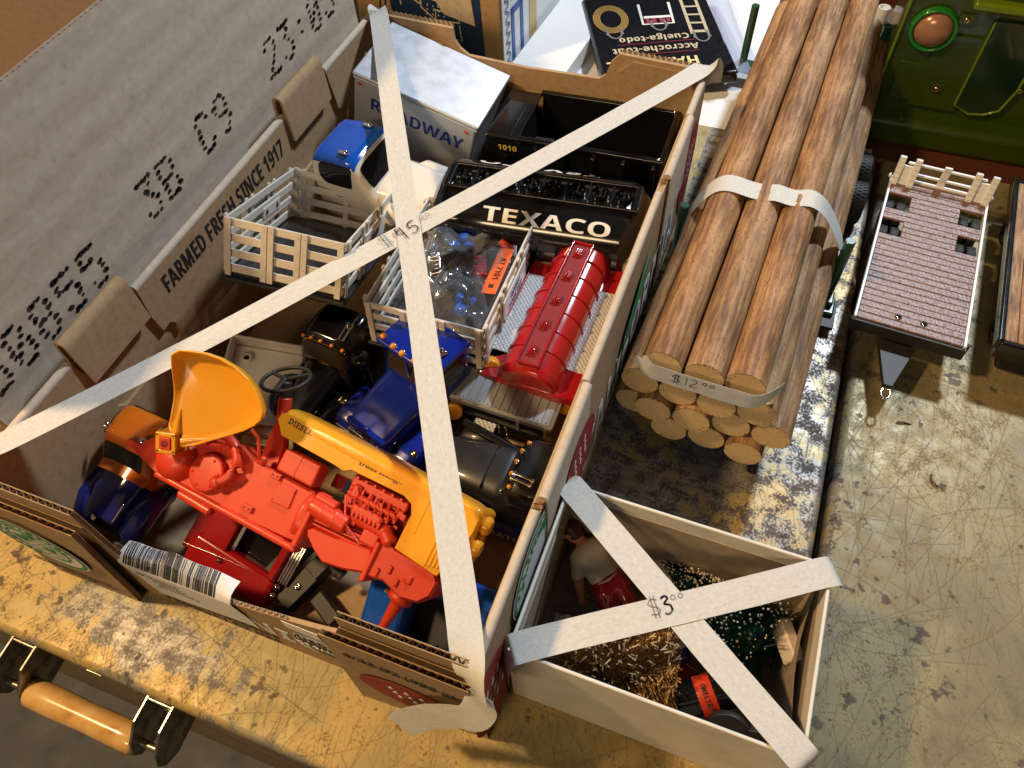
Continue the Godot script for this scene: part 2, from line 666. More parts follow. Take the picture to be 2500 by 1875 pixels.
func log_materials() -> void:
	# walnut-stained dowels: long grain, dark pores
	var W := 256
	var H := 1024
	var A := bytes(W, H, 91, 0.012, 3, 1, 4)
	var B := bytes(W, H, 92, 0.09, 4, 1, 16)
	var D := bytes(W, H, 93, 0.30, 2, 1, 8)
	var out := PackedByteArray()
	out.resize(W * H * 3)
	var hgt := PackedByteArray()
	hgt.resize(W * H)
	var c0 := Vector3(0.175, 0.098, 0.056)
	var c1 := Vector3(0.33, 0.190, 0.094)
	var c2 := Vector3(0.47, 0.295, 0.155)
	for k in W * H:
		var a := A[k] / 255.0
		var b := B[k] / 255.0
		var p := smoothstep(0.66, 0.80, D[k] / 255.0)
		var s := clampf(0.5 + (a - 0.5) * 1.0 + (b - 0.5) * 1.1, 0, 1)
		var c := c0.lerp(c1, s * 2) if s < 0.5 else c1.lerp(c2, s * 2 - 1)
		c = c.lerp(Vector3(0.10, 0.056, 0.034), p * 0.75)
		out[k * 3] = int(255 * pow(c.x, 0.4545))
		out[k * 3 + 1] = int(255 * pow(c.y, 0.4545))
		out[k * 3 + 2] = int(255 * pow(c.z, 0.4545))
		hgt[k] = int(255 * clampf(0.6 + (b - 0.5) * 0.5 - p * 0.5, 0, 1))
	var tx := ImageTexture.create_from_image(Image.create_from_data(W, H, false, Image.FORMAT_RGB8, out))
	var ht := ImageTexture.create_from_image(Image.create_from_data(W, H, false, Image.FORMAT_L8, hgt))
	var tone := [lin(1, 1, 1), lin(1.0, 0.93, 0.85), lin(0.80, 0.75, 0.74), lin(0.95, 0.98, 1.0)]
	for k in 6:
		var m := mat("dowel_%d" % k, tone[k % 4], 0.6)
		m.albedo_texture = tx
		m.heightmap_enabled = true
		m.heightmap_texture = ht
		m.heightmap_scale = 0.012
		m.metallic_specular = 0.3
		m.uv1_scale = Vector3(1, 2.0, 1)
		m.uv1_offset = Vector3(0.17 * k, 0.37 * k, 0)
	# sawn ends: pale, with rays and dark tear-out
	for q in 3:
		var im := Image.create(128, 128, false, Image.FORMAT_RGB8)
		var n := FastNoiseLite.new()
		n.seed = 200 + q
		n.frequency = 0.03
		var e := FastNoiseLite.new()
		e.seed = 300 + q
		e.frequency = 0.09
		var cx: float = 64.0 + [6, -5, 9][q]
		var cy: float = 64.0 + [-4, 7, 3][q]
		for y in 128:
			for x in 128:
				var dx: float = x - cx
				var dy: float = y - cy
				var g := atan2(dy, dx)
				var d := sqrt(dx * dx + dy * dy)
				var ray := n.get_noise_2d(g * 260.0, d * 0.15)
				var s := 0.5 + 0.55 * ray + 0.12 * n.get_noise_2d(x * 4, y * 4)
				var c := Vector3(0.42, 0.27, 0.105).lerp(Vector3(0.66, 0.47, 0.22), clampf(s, 0, 1))
				var rim := smoothstep(40.0, 60.0, Vector2(x - 64, y - 64).length())
				var tear := smoothstep(0.30, 0.42, e.get_noise_2d(x, y) * 0.9 + 0.28 * rim * n.get_noise_2d(g * 25.0, 5.0) + 0.05)
				c = c.lerp(Vector3(0.12, 0.055, 0.02), tear * (0.25 + 0.7 * rim))
				im.set_pixel(x, y, Color(pow(c.x, 0.4545), pow(c.y, 0.4545), pow(c.z, 0.4545)))
		var m := mat("sawn_%d" % q, Color.WHITE, 0.8)
		m.albedo_texture = ImageTexture.create_from_image(im)


func lid_material() -> void:
	# gold-painted sheet steel, scratched and rubbed through; one picture spans both lids: x -0.45..0.95, z -0.80..0.09
	var W := 1792
	var H := 1140
	var X0 := -0.45
	var SX := 1.40
	var Z0 := -0.80
	var SZ := 0.89
	var A := bytes(W, H, 11, 0.006, 5)
	var B := bytes(W, H, 12, 0.035, 6)
	var D := bytes(W, H, 13, 0.24, 3)
	var G := bytes(W, H, 14, 0.10, 4, 8, 1)
	var col := PackedByteArray()
	col.resize(W * H * 3)
	var orm := PackedByteArray()
	orm.resize(W * H * 3)
	var scr := scratches(W, H)
	for y in H:
		var z := Z0 + SZ * y / H
		for x in W:
			var k := y * W + x
			var wx := X0 + SX * x / W
			var a := A[k] / 255.0
			var b := B[k] / 255.0
			var d := D[k] / 255.0
			var g := G[k] / 255.0
			# golden paint; the left lid is yellower at the front, the right one paler
			var right := wx > 0.6135
			var base := Vector3(0.46, 0.335, 0.125).lerp(Vector3(0.34, 0.28, 0.13), smoothstep(0.35, 0.7, a))
			if right: base = Vector3(0.30, 0.25, 0.125).lerp(Vector3(0.22, 0.185, 0.10), smoothstep(0.3, 0.7, a))
			base *= 0.72 + 0.36 * b + 0.22 * d
			# fine flaking down to brown primer
			var flake := smoothstep(0.61, 0.69, d * 0.62 + b * 0.36 + (0.5 - a) * 0.34 - 0.01) * (0.55 + 0.45 * b)
			base = base.lerp(Vector3(0.12, 0.085, 0.05), flake * 0.75)
			# rubbed to steel: near the seam and edges, and one patch by the handle
			var e := 0.0
			var ds := absf(wx - 0.6135)
			e = maxf(e, 1.05 - ds / (0.022 if right else 0.05))
			if not right and z < -0.14 and wx > 0.40: e = maxf(e, 0.92)
			if right and z < -0.35: e = maxf(e, 0.36)
			e = maxf(e, 1.02 - absf(z - 0.076) / 0.020)
			var px := (wx - 0.088) / 0.105
			var pz := (z - 0.036) / 0.036
			e = maxf(e, 1.42 - 0.9 * sqrt(px * px + pz * pz))
			var w := smoothstep(0.50, 0.54, e * 0.66 + (a - 0.5) * 0.55 + (b - 0.5) * 0.60 + (d - 0.5) * 0.40)
			var steel := Vector3(0.27, 0.255, 0.24) * (0.5 + 0.95 * g)
			var cor := smoothstep(0.52, 0.60, b * 0.55 + d * 0.48)
			if z > -0.05: cor *= 0.35
			steel = steel.lerp(Vector3(0.075, 0.055, 0.042), cor * 0.85)
			var c := base.lerp(steel, w)
			var s := scr[k] / 255.0
			c = c.lerp(Vector3(0.075, 0.055, 0.035), s * 0.72)
			# dark stains
			var stn := smoothstep(0.735, 0.80, B[(k + 51713) % (W * H)] / 255.0 * 0.72 + A[(k + 911) % (W * H)] / 255.0 * 0.30 + d * 0.08)
			c = c.lerp(Vector3(0.06, 0.045, 0.043), stn * 0.75)
			col[k * 3] = int(255 * pow(clampf(c.x, 0, 1), 0.4545))
			col[k * 3 + 1] = int(255 * pow(clampf(c.y, 0, 1), 0.4545))
			col[k * 3 + 2] = int(255 * pow(clampf(c.z, 0, 1), 0.4545))
			orm[k * 3 + 1] = int(255 * clampf((0.58 if right else 0.53) - 0.06 * w + (b - 0.5) * 0.40 + (d - 0.5) * 0.2 + s * 0.2 + cor * w * 0.2 + stn * 0.15, 0.25, 1))
			orm[k * 3 + 2] = int(255 * clampf((0.30 if right else 0.18) + 0.14 * w * (1.0 - cor) - s * 0.2 - flake * 0.2, 0, 1))
	var m := ORMMaterial3D.new()
	m.resource_name = "lid_paint"
	m.albedo_texture = ImageTexture.create_from_image(Image.create_from_data(W, H, false, Image.FORMAT_RGB8, col))
	m.orm_texture = ImageTexture.create_from_image(Image.create_from_data(W, H, false, Image.FORMAT_RGB8, orm))
	m.heightmap_enabled = true
	m.heightmap_texture = ImageTexture.create_from_image(Image.create_from_data(W, H, false, Image.FORMAT_L8, bump_of(scr, B)))
	m.heightmap_scale = 0.02
	M["lid_paint"] = m
	var p := mat("trunk_paint", lin(1, 1, 1), 0.45)
	p.albedo_texture = noise(512, 15, 0.02, [lin(0.09, 0.065, 0.03), lin(0.22, 0.16, 0.07), lin(0.27, 0.195, 0.085), lin(0.36, 0.27, 0.12)], 6)
	p.metallic = 0.2
	tri(p, Vector3(3, 3, 3), true)
	var dk := mat("bare_steel", lin(1, 1, 1), 0.32, 0.85)
	dk.albedo_texture = noise(256, 16, 0.03, [lin(0.10, 0.085, 0.06), lin(0.30, 0.28, 0.25), lin(0.46, 0.45, 0.44)], 5)
	tri(dk, Vector3(8, 8, 8), true)


func bump_of(scr: PackedByteArray, b: PackedByteArray) -> PackedByteArray:
	var o := PackedByteArray()
	o.resize(b.size())
	for k in b.size():
		o[k] = clampi(150 + (b[k] - 128) / 3 - scr[k] / 4, 0, 255)
	return o


func scratches(W: int, H: int) -> PackedByteArray:
	var s := PackedByteArray()
	s.resize(W * H)
	var r := RandomNumberGenerator.new()
	r.seed = 99
	for q in 9500:
		var x := r.randf() * W
		var y := r.randf() * H
		var long := r.randf() < 0.10
		var g := r.randf() * TAU if r.randf() < 0.5 else PI / 2 + r.randfn(0, 0.3)
		var n := int(r.randf_range(60, 340) if long else r.randf_range(8, 70))
		var bend := r.randfn(0, 0.003)
		var k0 := r.randf_range(70, 230) if long else r.randf_range(30, 210)
		for i in n:
			x += cos(g)
			y += sin(g)
			g += bend
			if x < 0 or y < 0 or x >= W or y >= H: break
			if r.randf() < 0.08: continue
			var k := int(y) * W + int(x)
			s[k] = maxi(s[k], int(k0 * (0.6 + 0.4 * r.randf())))
	for q in 900:  # pits
		var x := r.randi_range(3, W - 4)
		var y := r.randi_range(3, H - 4)
		var rad := r.randf_range(0.6, 2.4)
		for dy in range(-3, 4):
			for dx in range(-3, 4):
				if dx * dx + dy * dy < rad * rad + r.randf() * 1.5: s[(y + dy) * W + x + dx] = r.randi_range(150, 255)
	return s


# ---------------------------------------------------------------- setting
func lid_uv(p: Vector3) -> Vector2:
	return Vector2((p.x + 0.45) / 1.40, (p.z + 0.80) / 0.89)


func lid_grid(b: MB, P: Array) -> void:
	var first := b.v.size()
	b.grid(P)
	for k in range(first, b.v.size()): b.t[k] = lid_uv(b.v[k])


func trunk(x0: float, x1: float, label: String) -> Node3D:
	# a steel trunk seen from above: rolled lid edges, skirt, body down to the floor
	var o := thing("steel_trunk", label, "trunk")
	var zf := 0.073
	var zb := -0.785
	var r := 0.007
	var xs := [x0]
	for k in 5: xs.append(x0 + r * (1 - cos(PI / 8 * (k + 1))))
	xs = [x0 + 0.0]
	var prof_x := []  # across x: left roll, flat, right roll
	for k in 5: prof_x.append(Vector2(x0 + r - r * cos(PI / 8 * k), -r + r * sin(PI / 8 * k)))
	for k in 21: prof_x.append(Vector2(lerpf(x0 + r, x1 - r, k / 20.0), 0.0))
	for k in range(1, 5): prof_x.append(Vector2(x1 - r + r * sin(PI / 8 * k), -r + r * cos(PI / 8 * k)))
	prof_x.insert(0, Vector2(x0, -0.03))
	prof_x.append(Vector2(x1, -0.03))
	var prof_z := []  # back to front
	for k in 21: prof_z.append(Vector2(lerpf(zb, zf - r, k / 20.0), 0.0))
	for k in range(1, 5): prof_z.append(Vector2(zf - r + r * sin(PI / 8 * k), -r + r * cos(PI / 8 * k)))
	prof_z.append(Vector2(zf, -0.026))
	var P := []
	for q in prof_z:
		var row := PackedVector3Array()
		for p in prof_x:
			row.append(Vector3(p.x, p.y + q.y if absf(p.y) < 0.02 or q.y == 0.0 else minf(p.y, q.y), q.x))
		P.append(row)
	var b := MB.new()
	P.reverse()
	lid_grid(b, P)
	for k in b.n.size():
		if b.n[k].y < -0.2: b.n[k] = -b.n[k]
	put("lid", b, M.lid_paint, o)
	var body := MB.new()
	body.box(Vector3((x0 + x1) / 2, -0.39, (zf + zb) / 2 - 0.001), Vector3(x1 - x0 - 0.004, 0.66, zf - zb - 0.006))
	put("body", body, M.trunk_paint, o)
	return o


func setting() -> void:
	var f := MB.new()
	f.face([Vector3(-6, -0.72, 6), Vector3(6, -0.72, 6), Vector3(6, -0.72, -6), Vector3(-6, -0.72, -6)])
	struct("floor", f, M.concrete)
	var left := trunk(-0.44, 0.6105, "gold painted steel trunk under the strawberry box, bail handle at its front")
	var right := trunk(0.6170, 1.35, "pale gold scratched steel trunk lid beside the seam, carrying the plank trailer")
	right.set_meta("group", "steel trunks side by side")
	left.set_meta("group", "steel trunks side by side")
	# bail handle on the front of the left trunk
	for x in [-0.012, 0.131]:
		var k := MB.new()
		for s in [-1.0, 1.0]:
			k.x = Transform3D(Basis(Vector3(0, 0, 1), Vector3(0, 1, 0), Vector3(-1, 0, 0)), Vector3(x + s * 0.0125, 0, 0))
			k.extrude([Vector2(0.072, -0.062), Vector2(0.100, -0.066), Vector2(0.113, -0.058), Vector2(0.116, -0.046), Vector2(0.110, -0.033), Vector2(0.094, -0.018), Vector2(0.072, -0.016)], -0.0012, 0.0012, 0.0005)
		k.x = Transform3D.IDENTITY
		k.box(Vector3(x, -0.04, 0.0745), Vector3(0.026, 0.046, 0.0025), 0.0008)
		k.rod(Vector3(x - 0.014, -0.047, 0.105), Vector3(x + 0.014, -0.047, 0.105), 0.0035, 10)
		k.dome(Vector3(x + 0.004, -0.03, 0.076), 0.0045, Vector3(0, 0.2, 1), 0.5)
		put("handle_bracket", k, M.bare_steel, left)
	var g := MB.new()
	g.lathe([Vector2(0.0, 0.0), Vector2(0.009, 0.0), Vector2(0.0125, 0.004), Vector2(0.0128, 0.03), Vector2(0.0118, 0.065), Vector2(0.0128, 0.1), Vector2(0.0125, 0.114), Vector2(0.009, 0.118), Vector2(0.0, 0.118)], 24, Vector3(0.0, -0.047, 0.105), Vector3(1, 0, 0), Vector2(1, 2))
	var gm := gloss("horn_plastic", lin(1, 1, 1), 0.2)
	gm.albedo_texture = noise(256, 18, 0.012, [lin(0.32, 0.15, 0.035), lin(0.58, 0.33, 0.10), lin(0.66, 0.42, 0.17), lin(0.72, 0.52, 0.27)], 4)
	put("handle_grip", g, gm, left)
	var sl := MB.new()
	sl.box(Vector3(0.062, -0.020, 0.0735), Vector3(0.016, 0.0035, 0.0012), 0.0004)
	sl.dome(Vector3(0.10, -0.030, 0.0728), 0.004, Vector3(0, 0, 1), 0.4)
	put("lid_rivet", sl, M.bare_steel, left)
	# a red-brown board behind the trunks, and white paper on it
	var t := MB.new()
	t.box(Vector3(0.45, -0.030, -1.50), Vector3(2.6, 0.05, 1.42), 0.003)
	single("table_board", t, M.wood_red, "dark red-brown table board behind the steel trunks", "table")
	var p := MB.new()
	p.box(Vector3(0.235, -0.0035, -1.03), Vector3(0.40, 0.0012, 0.49))
	single("paper_sheet", p, M.paper_white, "large white paper sheet under the log bundle behind the trunk", "paper")
	var c := MB.new()
	c.box(Vector3(0.62, 0.03, -1.36), Vector3(0.5, 0.07, 0.35), 0.01)
	single("red_cloth_box", c, M.red_cloth, "red cloth covered box far behind the logs", "box")


func carton() -> void:
	# the tall carton at the left, its near wall printed with a dotted code
	var o := thing("tall_carton", "tall brown corrugated carton left of the toy box, dotted code on its side", "box")
	var b := MB.new()
	var x := -0.022
	var y1 := 0.345
	var z0 := -0.655
	var z1 := -0.052
	b.face([Vector3(x, 0, z1), Vector3(x, 0, z0), Vector3(x, y1, z0), Vector3(x, y1, z1)], [Vector2(0, 0), Vector2(0.603, 0), Vector2(0.603, y1), Vector2(0, y1)])
	b.face([Vector3(x - 0.004, 0, z0), Vector3(x - 0.004, 0, z1), Vector3(x - 0.004, y1, z1), Vector3(x - 0.004, y1, z0)], [Vector2(0.603, 0), Vector2(0, 0), Vector2(0, y1), Vector2(0.603, y1)])
	var wall := put("side_wall", b, M.carton, o)
	var fl := MB.new()
	flute(fl, Vector3(x - 0.0036, 0, z1), Vector3(x - 0.0036, 0, z0), Vector3(x - 0.0036, y1 - 0.001, z1), Vector3(x - 0.0036, y1 - 0.001, z0), Vector3(1, 0, 0), 0.0032, 0.006)
	put("fluting", fl, M.kraft, wall)
	var e := MB.new()
	e.box(Vector3(x - 0.002, y1 / 2, z1 + 0.0006), Vector3(0.005, y1, 0.0016), 0.0005)
	put("cut_edge", e, M.kraft_pale, wall)
	var w := MB.new()
	w.box(Vector3(-0.25, 0.16, z0 - 0.002), Vector3(0.46, 0.32, 0.004))
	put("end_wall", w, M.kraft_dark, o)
	var w2 := MB.new()
	w2.box(Vector3(-0.482, 0.16, -0.35), Vector3(0.004, 0.32, 0.61))
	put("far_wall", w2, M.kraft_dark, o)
	var w3 := MB.new()
	w3.box(Vector3(-0.25, 0.165, z1 + 0.0), Vector3(0.452, 0.33, 0.004))
	put("near_wall", w3, M.kraft, o)
	var w4 := MB.new()
	w4.box(Vector3(-0.25, 0.004, -0.35), Vector3(0.45, 0.006, 0.59))
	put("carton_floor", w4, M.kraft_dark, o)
	var inf := MB.new()  # an inner flap lying against the far side
	inf.x = at(Vector3(-0.30, 0.2, -0.36), 0, 0, -35)
	inf.box(Vector3.ZERO, Vector3(0.18, 0.004, 0.56))
	put("inner_flap", inf, M.kraft_dark, o)
	# dot-matrix code running along the wall
	var code := MB.new()
	var r := RandomNumberGenerator.new()
	r.seed = 5
	var font := {"5": "1111110000111100000100001100010111 0", "0": "01110100011001110101110011000101110", "8": "01110100011000101110100011000101110", "3": "11111000100010000010000011000101110", "B": "11110100011000111110100011000111110", "C": "01110100011000010000100001000101110", "9": "01110100011000101111000010001001100", "2": "01110100010000100010001000100011111", ":": "00000000000010000000001000000000000"}
	font["5"] = "11111100001111000001000011000101110"
	var runs := [["50855", -0.062, 0.170], ["3B", -0.262, 0.176], ["C9", -0.352, 0.180], ["23:05", -0.475, 0.184]]
	var cw := 0.0042
	var ch := 0.0058
	for q in runs:
		var s: String = q[0]
		for k in s.length():
			var f: String = font[s[k]]
			for j in 35:
				if f[j] == "1":
					for sub in 2:
						var cz: float = q[1] - k * cw * 7.0 - (j % 5) * cw - r.randfn(0, 0.0004) - sub * cw * 0.42
						var cy: float = q[2] + (6 - j / 5) * ch + r.randfn(0, 0.0005)
						if r.randf() < 0.1: continue
						var P := []
						var rad := r.randf_range(0.0013, 0.0026)
						for a in 7:
							var g := TAU * a / 7
							var rr := rad * r.randf_range(0.75, 1.25)
							P.append(Vector3(x + 0.0004, cy + sin(g) * rr, cz - cos(g) * rr * 1.15))
						code.face(P)
	put("printed_code", code, M.ink_brown, wall).set_meta("kind", "stuff")


func flute(b: MB, a0: Vector3, a1: Vector3, b0: Vector3, b1: Vector3, out: Vector3, amp: float, period: float) -> void:
	# the corrugated medium of a board between the lines a0-a1 (foot) and b0-b1 (head)
	var n := int(a0.distance_to(a1) / period * 8)
	var lo := PackedVector3Array()
	var hi := PackedVector3Array()
	for k in n + 1:
		var t := float(k) / n
		var s := out * amp * (0.5 + 0.5 * sin(TAU * k / 8.0))
		lo.append(a0.lerp(a1, t) + s)
		hi.append(b0.lerp(b1, t) + s)
	b.grid([lo, hi])


func board(parent: Node3D, called: String, c: Array, out: Vector3, thick: float, m: Material, label := "") -> MeshInstance3D:
	# corrugated board; c = foot left, foot right, head right, head left of its outer face, out = outward
	var b := MB.new()
	var t := 0.0006
	for q in [[0.0, -t], [-(thick - t), -thick]]:
		var o: Vector3 = out * q[0]
		var i: Vector3 = out * q[1]
		b.face([c[0] + o, c[1] + o, c[2] + o, c[3] + o])
		b.face([c[1] + i, c[0] + i, c[3] + i, c[2] + i])
		for k in 4:
			b.face([c[(k + 1) % 4] + o, c[k] + o, c[k] + i, c[(k + 1) % 4] + i])
	var node := put(called, b, m, parent, Transform3D.IDENTITY, label)
	var f := MB.new()
	flute(f, c[0] - out * (thick - t), c[1] - out * (thick - t), c[3] - out * (thick - t), c[2] - out * (thick - t), out, thick - 2 * t, 0.0062)
	put("fluting", f, M.kraft, node)
	return node


func tray() -> void:
	var o := thing("strawberry_box", "open corrugated strawberry shipping box full of toy truck parts", "box")
	var H := 0.168
	# floor
	var fl := MB.new()
	fl.box(Vector3(0.2, 0.003, -0.32), Vector3(0.396, 0.005, 0.636))
	put("box_floor", fl, M.kraft, o)
	# left wall: inner layer with two slots, outer layer, rolled rim, two folded tabs
	var lw := MB.new()
	lw.x = Transform3D(Basis(Vector3(0, 0, 1), Vector3(0, 1, 0), Vector3(-1, 0, 0)), Vector3.ZERO)  # (x,y,z) -> (-z, y, x): polygon x runs along world z
	var rimy := H - 0.0037
	lw.extrude([Vector2(-0.636, 0), Vector2(-0.002, 0), Vector2(-0.002, rimy), Vector2(-0.108, rimy), Vector2(-0.115, 0.131), Vector2(-0.116, 0.095), Vector2(-0.122, 0.087), Vector2(-0.198, 0.085), Vector2(-0.207, 0.090), Vector2(-0.208, 0.104), Vector2(-0.203, 0.110), Vector2(-0.193, 0.109), Vector2(-0.190, 0.133), Vector2(-0.192, rimy), Vector2(-0.442, rimy), Vector2(-0.436, 0.114), Vector2(-0.438, 0.092), Vector2(-0.546, 0.092), Vector2(-0.552, 0.099), Vector2(-0.550, 0.108), Vector2(-0.534, 0.113), Vector2(-0.527, rimy), Vector2(-0.636, rimy)], -0.0072, -0.0035, 0.0)
	var wall := put("left_wall", lw, M.kraft, o)
	var lo := MB.new()
	lo.box(Vector3(0.0015, 0.080, -0.319), Vector3(0.0034, 0.158, 0.636))
	put("outer_layer", lo, M.kraft, wall)
	for q in [[-0.002, -0.108], [-0.192, -0.442], [-0.527, -0.638]]:
		put("rolled_rim", MB.new().tube([Vector3(0.0036, rimy, q[0]), Vector3(0.0036, rimy, q[1])], 0.0038, 12), M.kraft_pale, wall)
	for q in [[-0.112, -0.187], [-0.441, -0.520]]:
		var tb := MB.new()
		var pr := [Vector2(-0.0035, 0.120), Vector2(-0.0035, 0.178), Vector2(-0.002, 0.184), Vector2(0.003, 0.187), Vector2(0.008, 0.185), Vector2(0.0098, 0.179), Vector2(0.0115, 0.137)]
		var rows := []
		var back := []
		for k in pr.size():
			var d: Vector2 = (pr[mini(k + 1, pr.size() - 1)] - pr[maxi(k - 1, 0)]).normalized()
			var nn := Vector2(-d.y, d.x) * 0.0032
			rows.append(PackedVector3Array([Vector3(pr[k].x, pr[k].y, q[0]), Vector3(pr[k].x, pr[k].y, q[1])]))
			back.append(PackedVector3Array([Vector3(pr[k].x - nn.x, pr[k].y - nn.y, q[1]), Vector3(pr[k].x - nn.x, pr[k].y - nn.y, q[0])]))
		tb.grid(rows)
		tb.grid(back)
		for k in pr.size() - 1:
			for s in 2:
				var a: Vector3 = rows[k][s]
				var c: Vector3 = rows[k + 1][s]
				tb.face([a, c, back[k + 1][1 - s], back[k][1 - s]])
		var e: Vector3 = rows[-1][0]
		tb.face([e, rows[-1][1], back[-1][0], back[-1][1]])
		put("folded_tab", tb, M.kraft, o)
	# printing inside the left wall
	var xf := Transform3D(Basis(Vector3(0, 0, -1), Vector3(0, 1, 0), Vector3(1, 0, 0)), Vector3(0.0075, 0.143, -0.320))
	letters("FARMED FRESH SINCE 1917", 0.0185, M.ink, wall, xf, true, 0.62)
	# right wall
	var rw := MB.new()
	rw.box(Vector3(0.3962, rimy / 2, -0.319), Vector3(0.0072, rimy, 0.634))
	var rwall := put("right_wall", rw, M.kraft, o)
	for q in [[-0.002, -0.112], [-0.226, -0.447], [-0.566, -0.638]]:
		put("rolled_rim", MB.new().tube([Vector3(0.3962, rimy, q[0]), Vector3(0.3962, rimy, q[1])], 0.0037, 12), M.kraft_pale, rwall)
	for q in [[-0.122, -0.223], [-0.470, -0.563]]:
		var tb := MB.new()
		tb.tube([Vector3(0.3985, rimy + 0.001, q[0]), Vector3(0.3985, rimy + 0.001, q[1])], 0.0042, 12)
		tb.box(Vector3(0.4013, rimy - 0.040, (q[0] + q[1]) / 2), Vector3(0.0016, 0.08, q[0] - q[1]))
		put("folded_tab", tb, M.kraft_pale, o)
		var gash := MB.new()
		flute(gash, Vector3(0.3935, rimy - 0.006, q[0] + 0.002), Vector3(0.3935, rimy - 0.006, q[0] + 0.009), Vector3(0.3935, rimy + 0.002, q[0] + 0.002), Vector3(0.3935, rimy + 0.003, q[0] + 0.009), Vector3(1, 0, 0), 0.006, 0.004)
		put("torn_edge", gash, M.kraft, rwall)
	# printing outside the right wall
	var side := Transform3D(Basis(Vector3(0, 0, -1), Vector3(0, 1, 0), Vector3(1, 0, 0)), Vector3(0.4004, 0, 0))
	letters("CALIFORNIA", 0.05, M.ink_white, rwall, Transform3D(side.basis, Vector3(0.4004, 0.045, -0.385)), true, 0.8)
	letters("STRAWBERRIES", 0.016, M.ink, rwall, Transform3D(side.basis, Vector3(0.4004, 0.016, -0.36)), true, 0.9)
	berry(rwall, Transform3D(side.basis, Vector3(0.4028, 0.094, -0.197)), 0.042, 0.04)
	berry(rwall, Transform3D(side.basis, Vector3(0.4004, 0.075, -0.012)), 0.032, 0.062)
	berry(rwall, Transform3D(side.basis, Vector3(0.4004, 0.075, -0.60)), 0.035, 0.06)
	var leaf := MB.new()
	leaf.x = Transform3D(side.basis, Vector3(0.4028, 0.1, -0.365))
	leaf.extrude([Vector2(-0.04, -0.03), Vector2(-0.012, -0.022), Vector2(0.03, 0.0), Vector2(0.06, 0.03), Vector2(0.02, 0.022), Vector2(-0.02, 0.0)], 0.0, 0.0003)
	put("printed_leaf", leaf, M.ink_green, rwall)
	seal(rwall, Transform3D(side.basis, Vector3(0.4008, 0.118, -0.098)), 0.045, "CALIFORNIA")
	# far wall: high corners, low hand hole between, double layer
	var fw := MB.new()
	var farp := [Vector2(0.004, 0.0), Vector2(0.396, 0.0), Vector2(0.396, 0.172), Vector2(0.305, 0.174), Vector2(0.296, 0.163), Vector2(0.291, 0.147), Vector2(0.284, 0.141), Vector2(0.20, 0.138), Vector2(0.128, 0.140), Vector2(0.118, 0.147), Vector2(0.112, 0.156), Vector2(0.111, 0.170), Vector2(0.008, 0.172)]
	fw.x = Transform3D(Basis.IDENTITY, Vector3(0, 0, -0.640))
	fw.extrude(farp, 0.0, 0.004)
	var fwall := put("far_wall", fw, M.kraft, o)
	var fw2 := MB.new()
	var fw3 := MB.new()
	fw2.x = Transform3D(Basis.IDENTITY, Vector3(0, 0, -0.6355))
	fw3.x = fw2.x
	fw2.extrude([Vector2(0.008, 0.0), Vector2(0.110, 0.0), Vector2(0.110, 0.135), Vector2(0.098, 0.150), Vector2(0.088, 0.154), Vector2(0.008, 0.158)], 0.0, 0.003)
	fw3.extrude([Vector2(0.305, 0.0), Vector2(0.392, 0.0), Vector2(0.392, 0.166), Vector2(0.322, 0.170), Vector2(0.306, 0.156)], 0.0, 0.003)
	put("inner_layer", fw2, M.kraft, fwall)
	put("inner_layer", fw3, M.kraft, fwall)
	var fe := MB.new()
	flute(fe, Vector3(0.305, 0.17, -0.6445), Vector3(0.394, 0.168, -0.6445), Vector3(0.305, 0.176, -0.6445), Vector3(0.394, 0.174, -0.6445), Vector3(0, 0, 1), 0.003, 0.006)
	flute(fe, Vector3(0.01, 0.17, -0.6445), Vector3(0.11, 0.168, -0.6445), Vector3(0.01, 0.1745, -0.6445), Vector3(0.11, 0.1725, -0.6445), Vector3(0, 0, 1), 0.003, 0.006)
	put("fluting", fe, M.kraft_pale, fwall).set_meta("kind", "stuff")
	# near wall: inner layer cut low in the middle, two outer boards with fluted edges
	var nw := MB.new()
	nw.extrude([Vector2(0.0, 0.0), Vector2(0.397, 0.0), Vector2(0.397, 0.145), Vector2(0.300, 0.145), Vector2(0.292, 0.124), Vector2(0.279, 0.117), Vector2(0.249, 0.104), Vector2(0.20, 0.088), Vector2(0.10, 0.082), Vector2(0.091, 0.088), Vector2(0.092, 0.145), Vector2(0.0, 0.145)], -0.0034, 0.0)
	var nwall := put("near_wall", nw, M.kraft, o)
	var ne := MB.new()
	flute(ne, Vector3(0.10, 0.078, -0.003), Vector3(0.20, 0.084, -0.003), Vector3(0.10, 0.0838, -0.003), Vector3(0.20, 0.090, -0.003), Vector3(0, 0, 1), 0.0026, 0.006)
	flute(ne, Vector3(0.20, 0.084, -0.003), Vector3(0.249, 0.10, -0.003), Vector3(0.20, 0.090, -0.003), Vector3(0.249, 0.1065, -0.003), Vector3(0, 0, 1), 0.0026, 0.006)
	put("fluting", ne, M.kraft_pale, nwall).set_meta("kind", "stuff")
	board(o, "inner_flap", [Vector3(0.299, 0.05, -0.0005), Vector3(0.3925, 0.05, -0.0005), Vector3(0.3925, 0.171, -0.0005), Vector3(0.302, 0.167, -0.0005)], Vector3(0, 0, 1), 0.0045, M.kraft)
	board(o, "inner_flap", [Vector3(0.0, 0.05, -0.0005), Vector3(0.091, 0.05, -0.0005), Vector3(0.094, 0.166, -0.0005), Vector3(0.0, 0.166, -0.0005)], Vector3(0, 0, 1), 0.0045, M.kraft)
	var ol := board(o, "outer_flap", [Vector3(-0.012, 0.0, 0.012), Vector3(0.073, 0.0, 0.011), Vector3(0.0935, 0.151, 0.009), Vector3(-0.012, 0.151, 0.009)], Vector3(0, 0, 1), 0.0045, M.kraft)
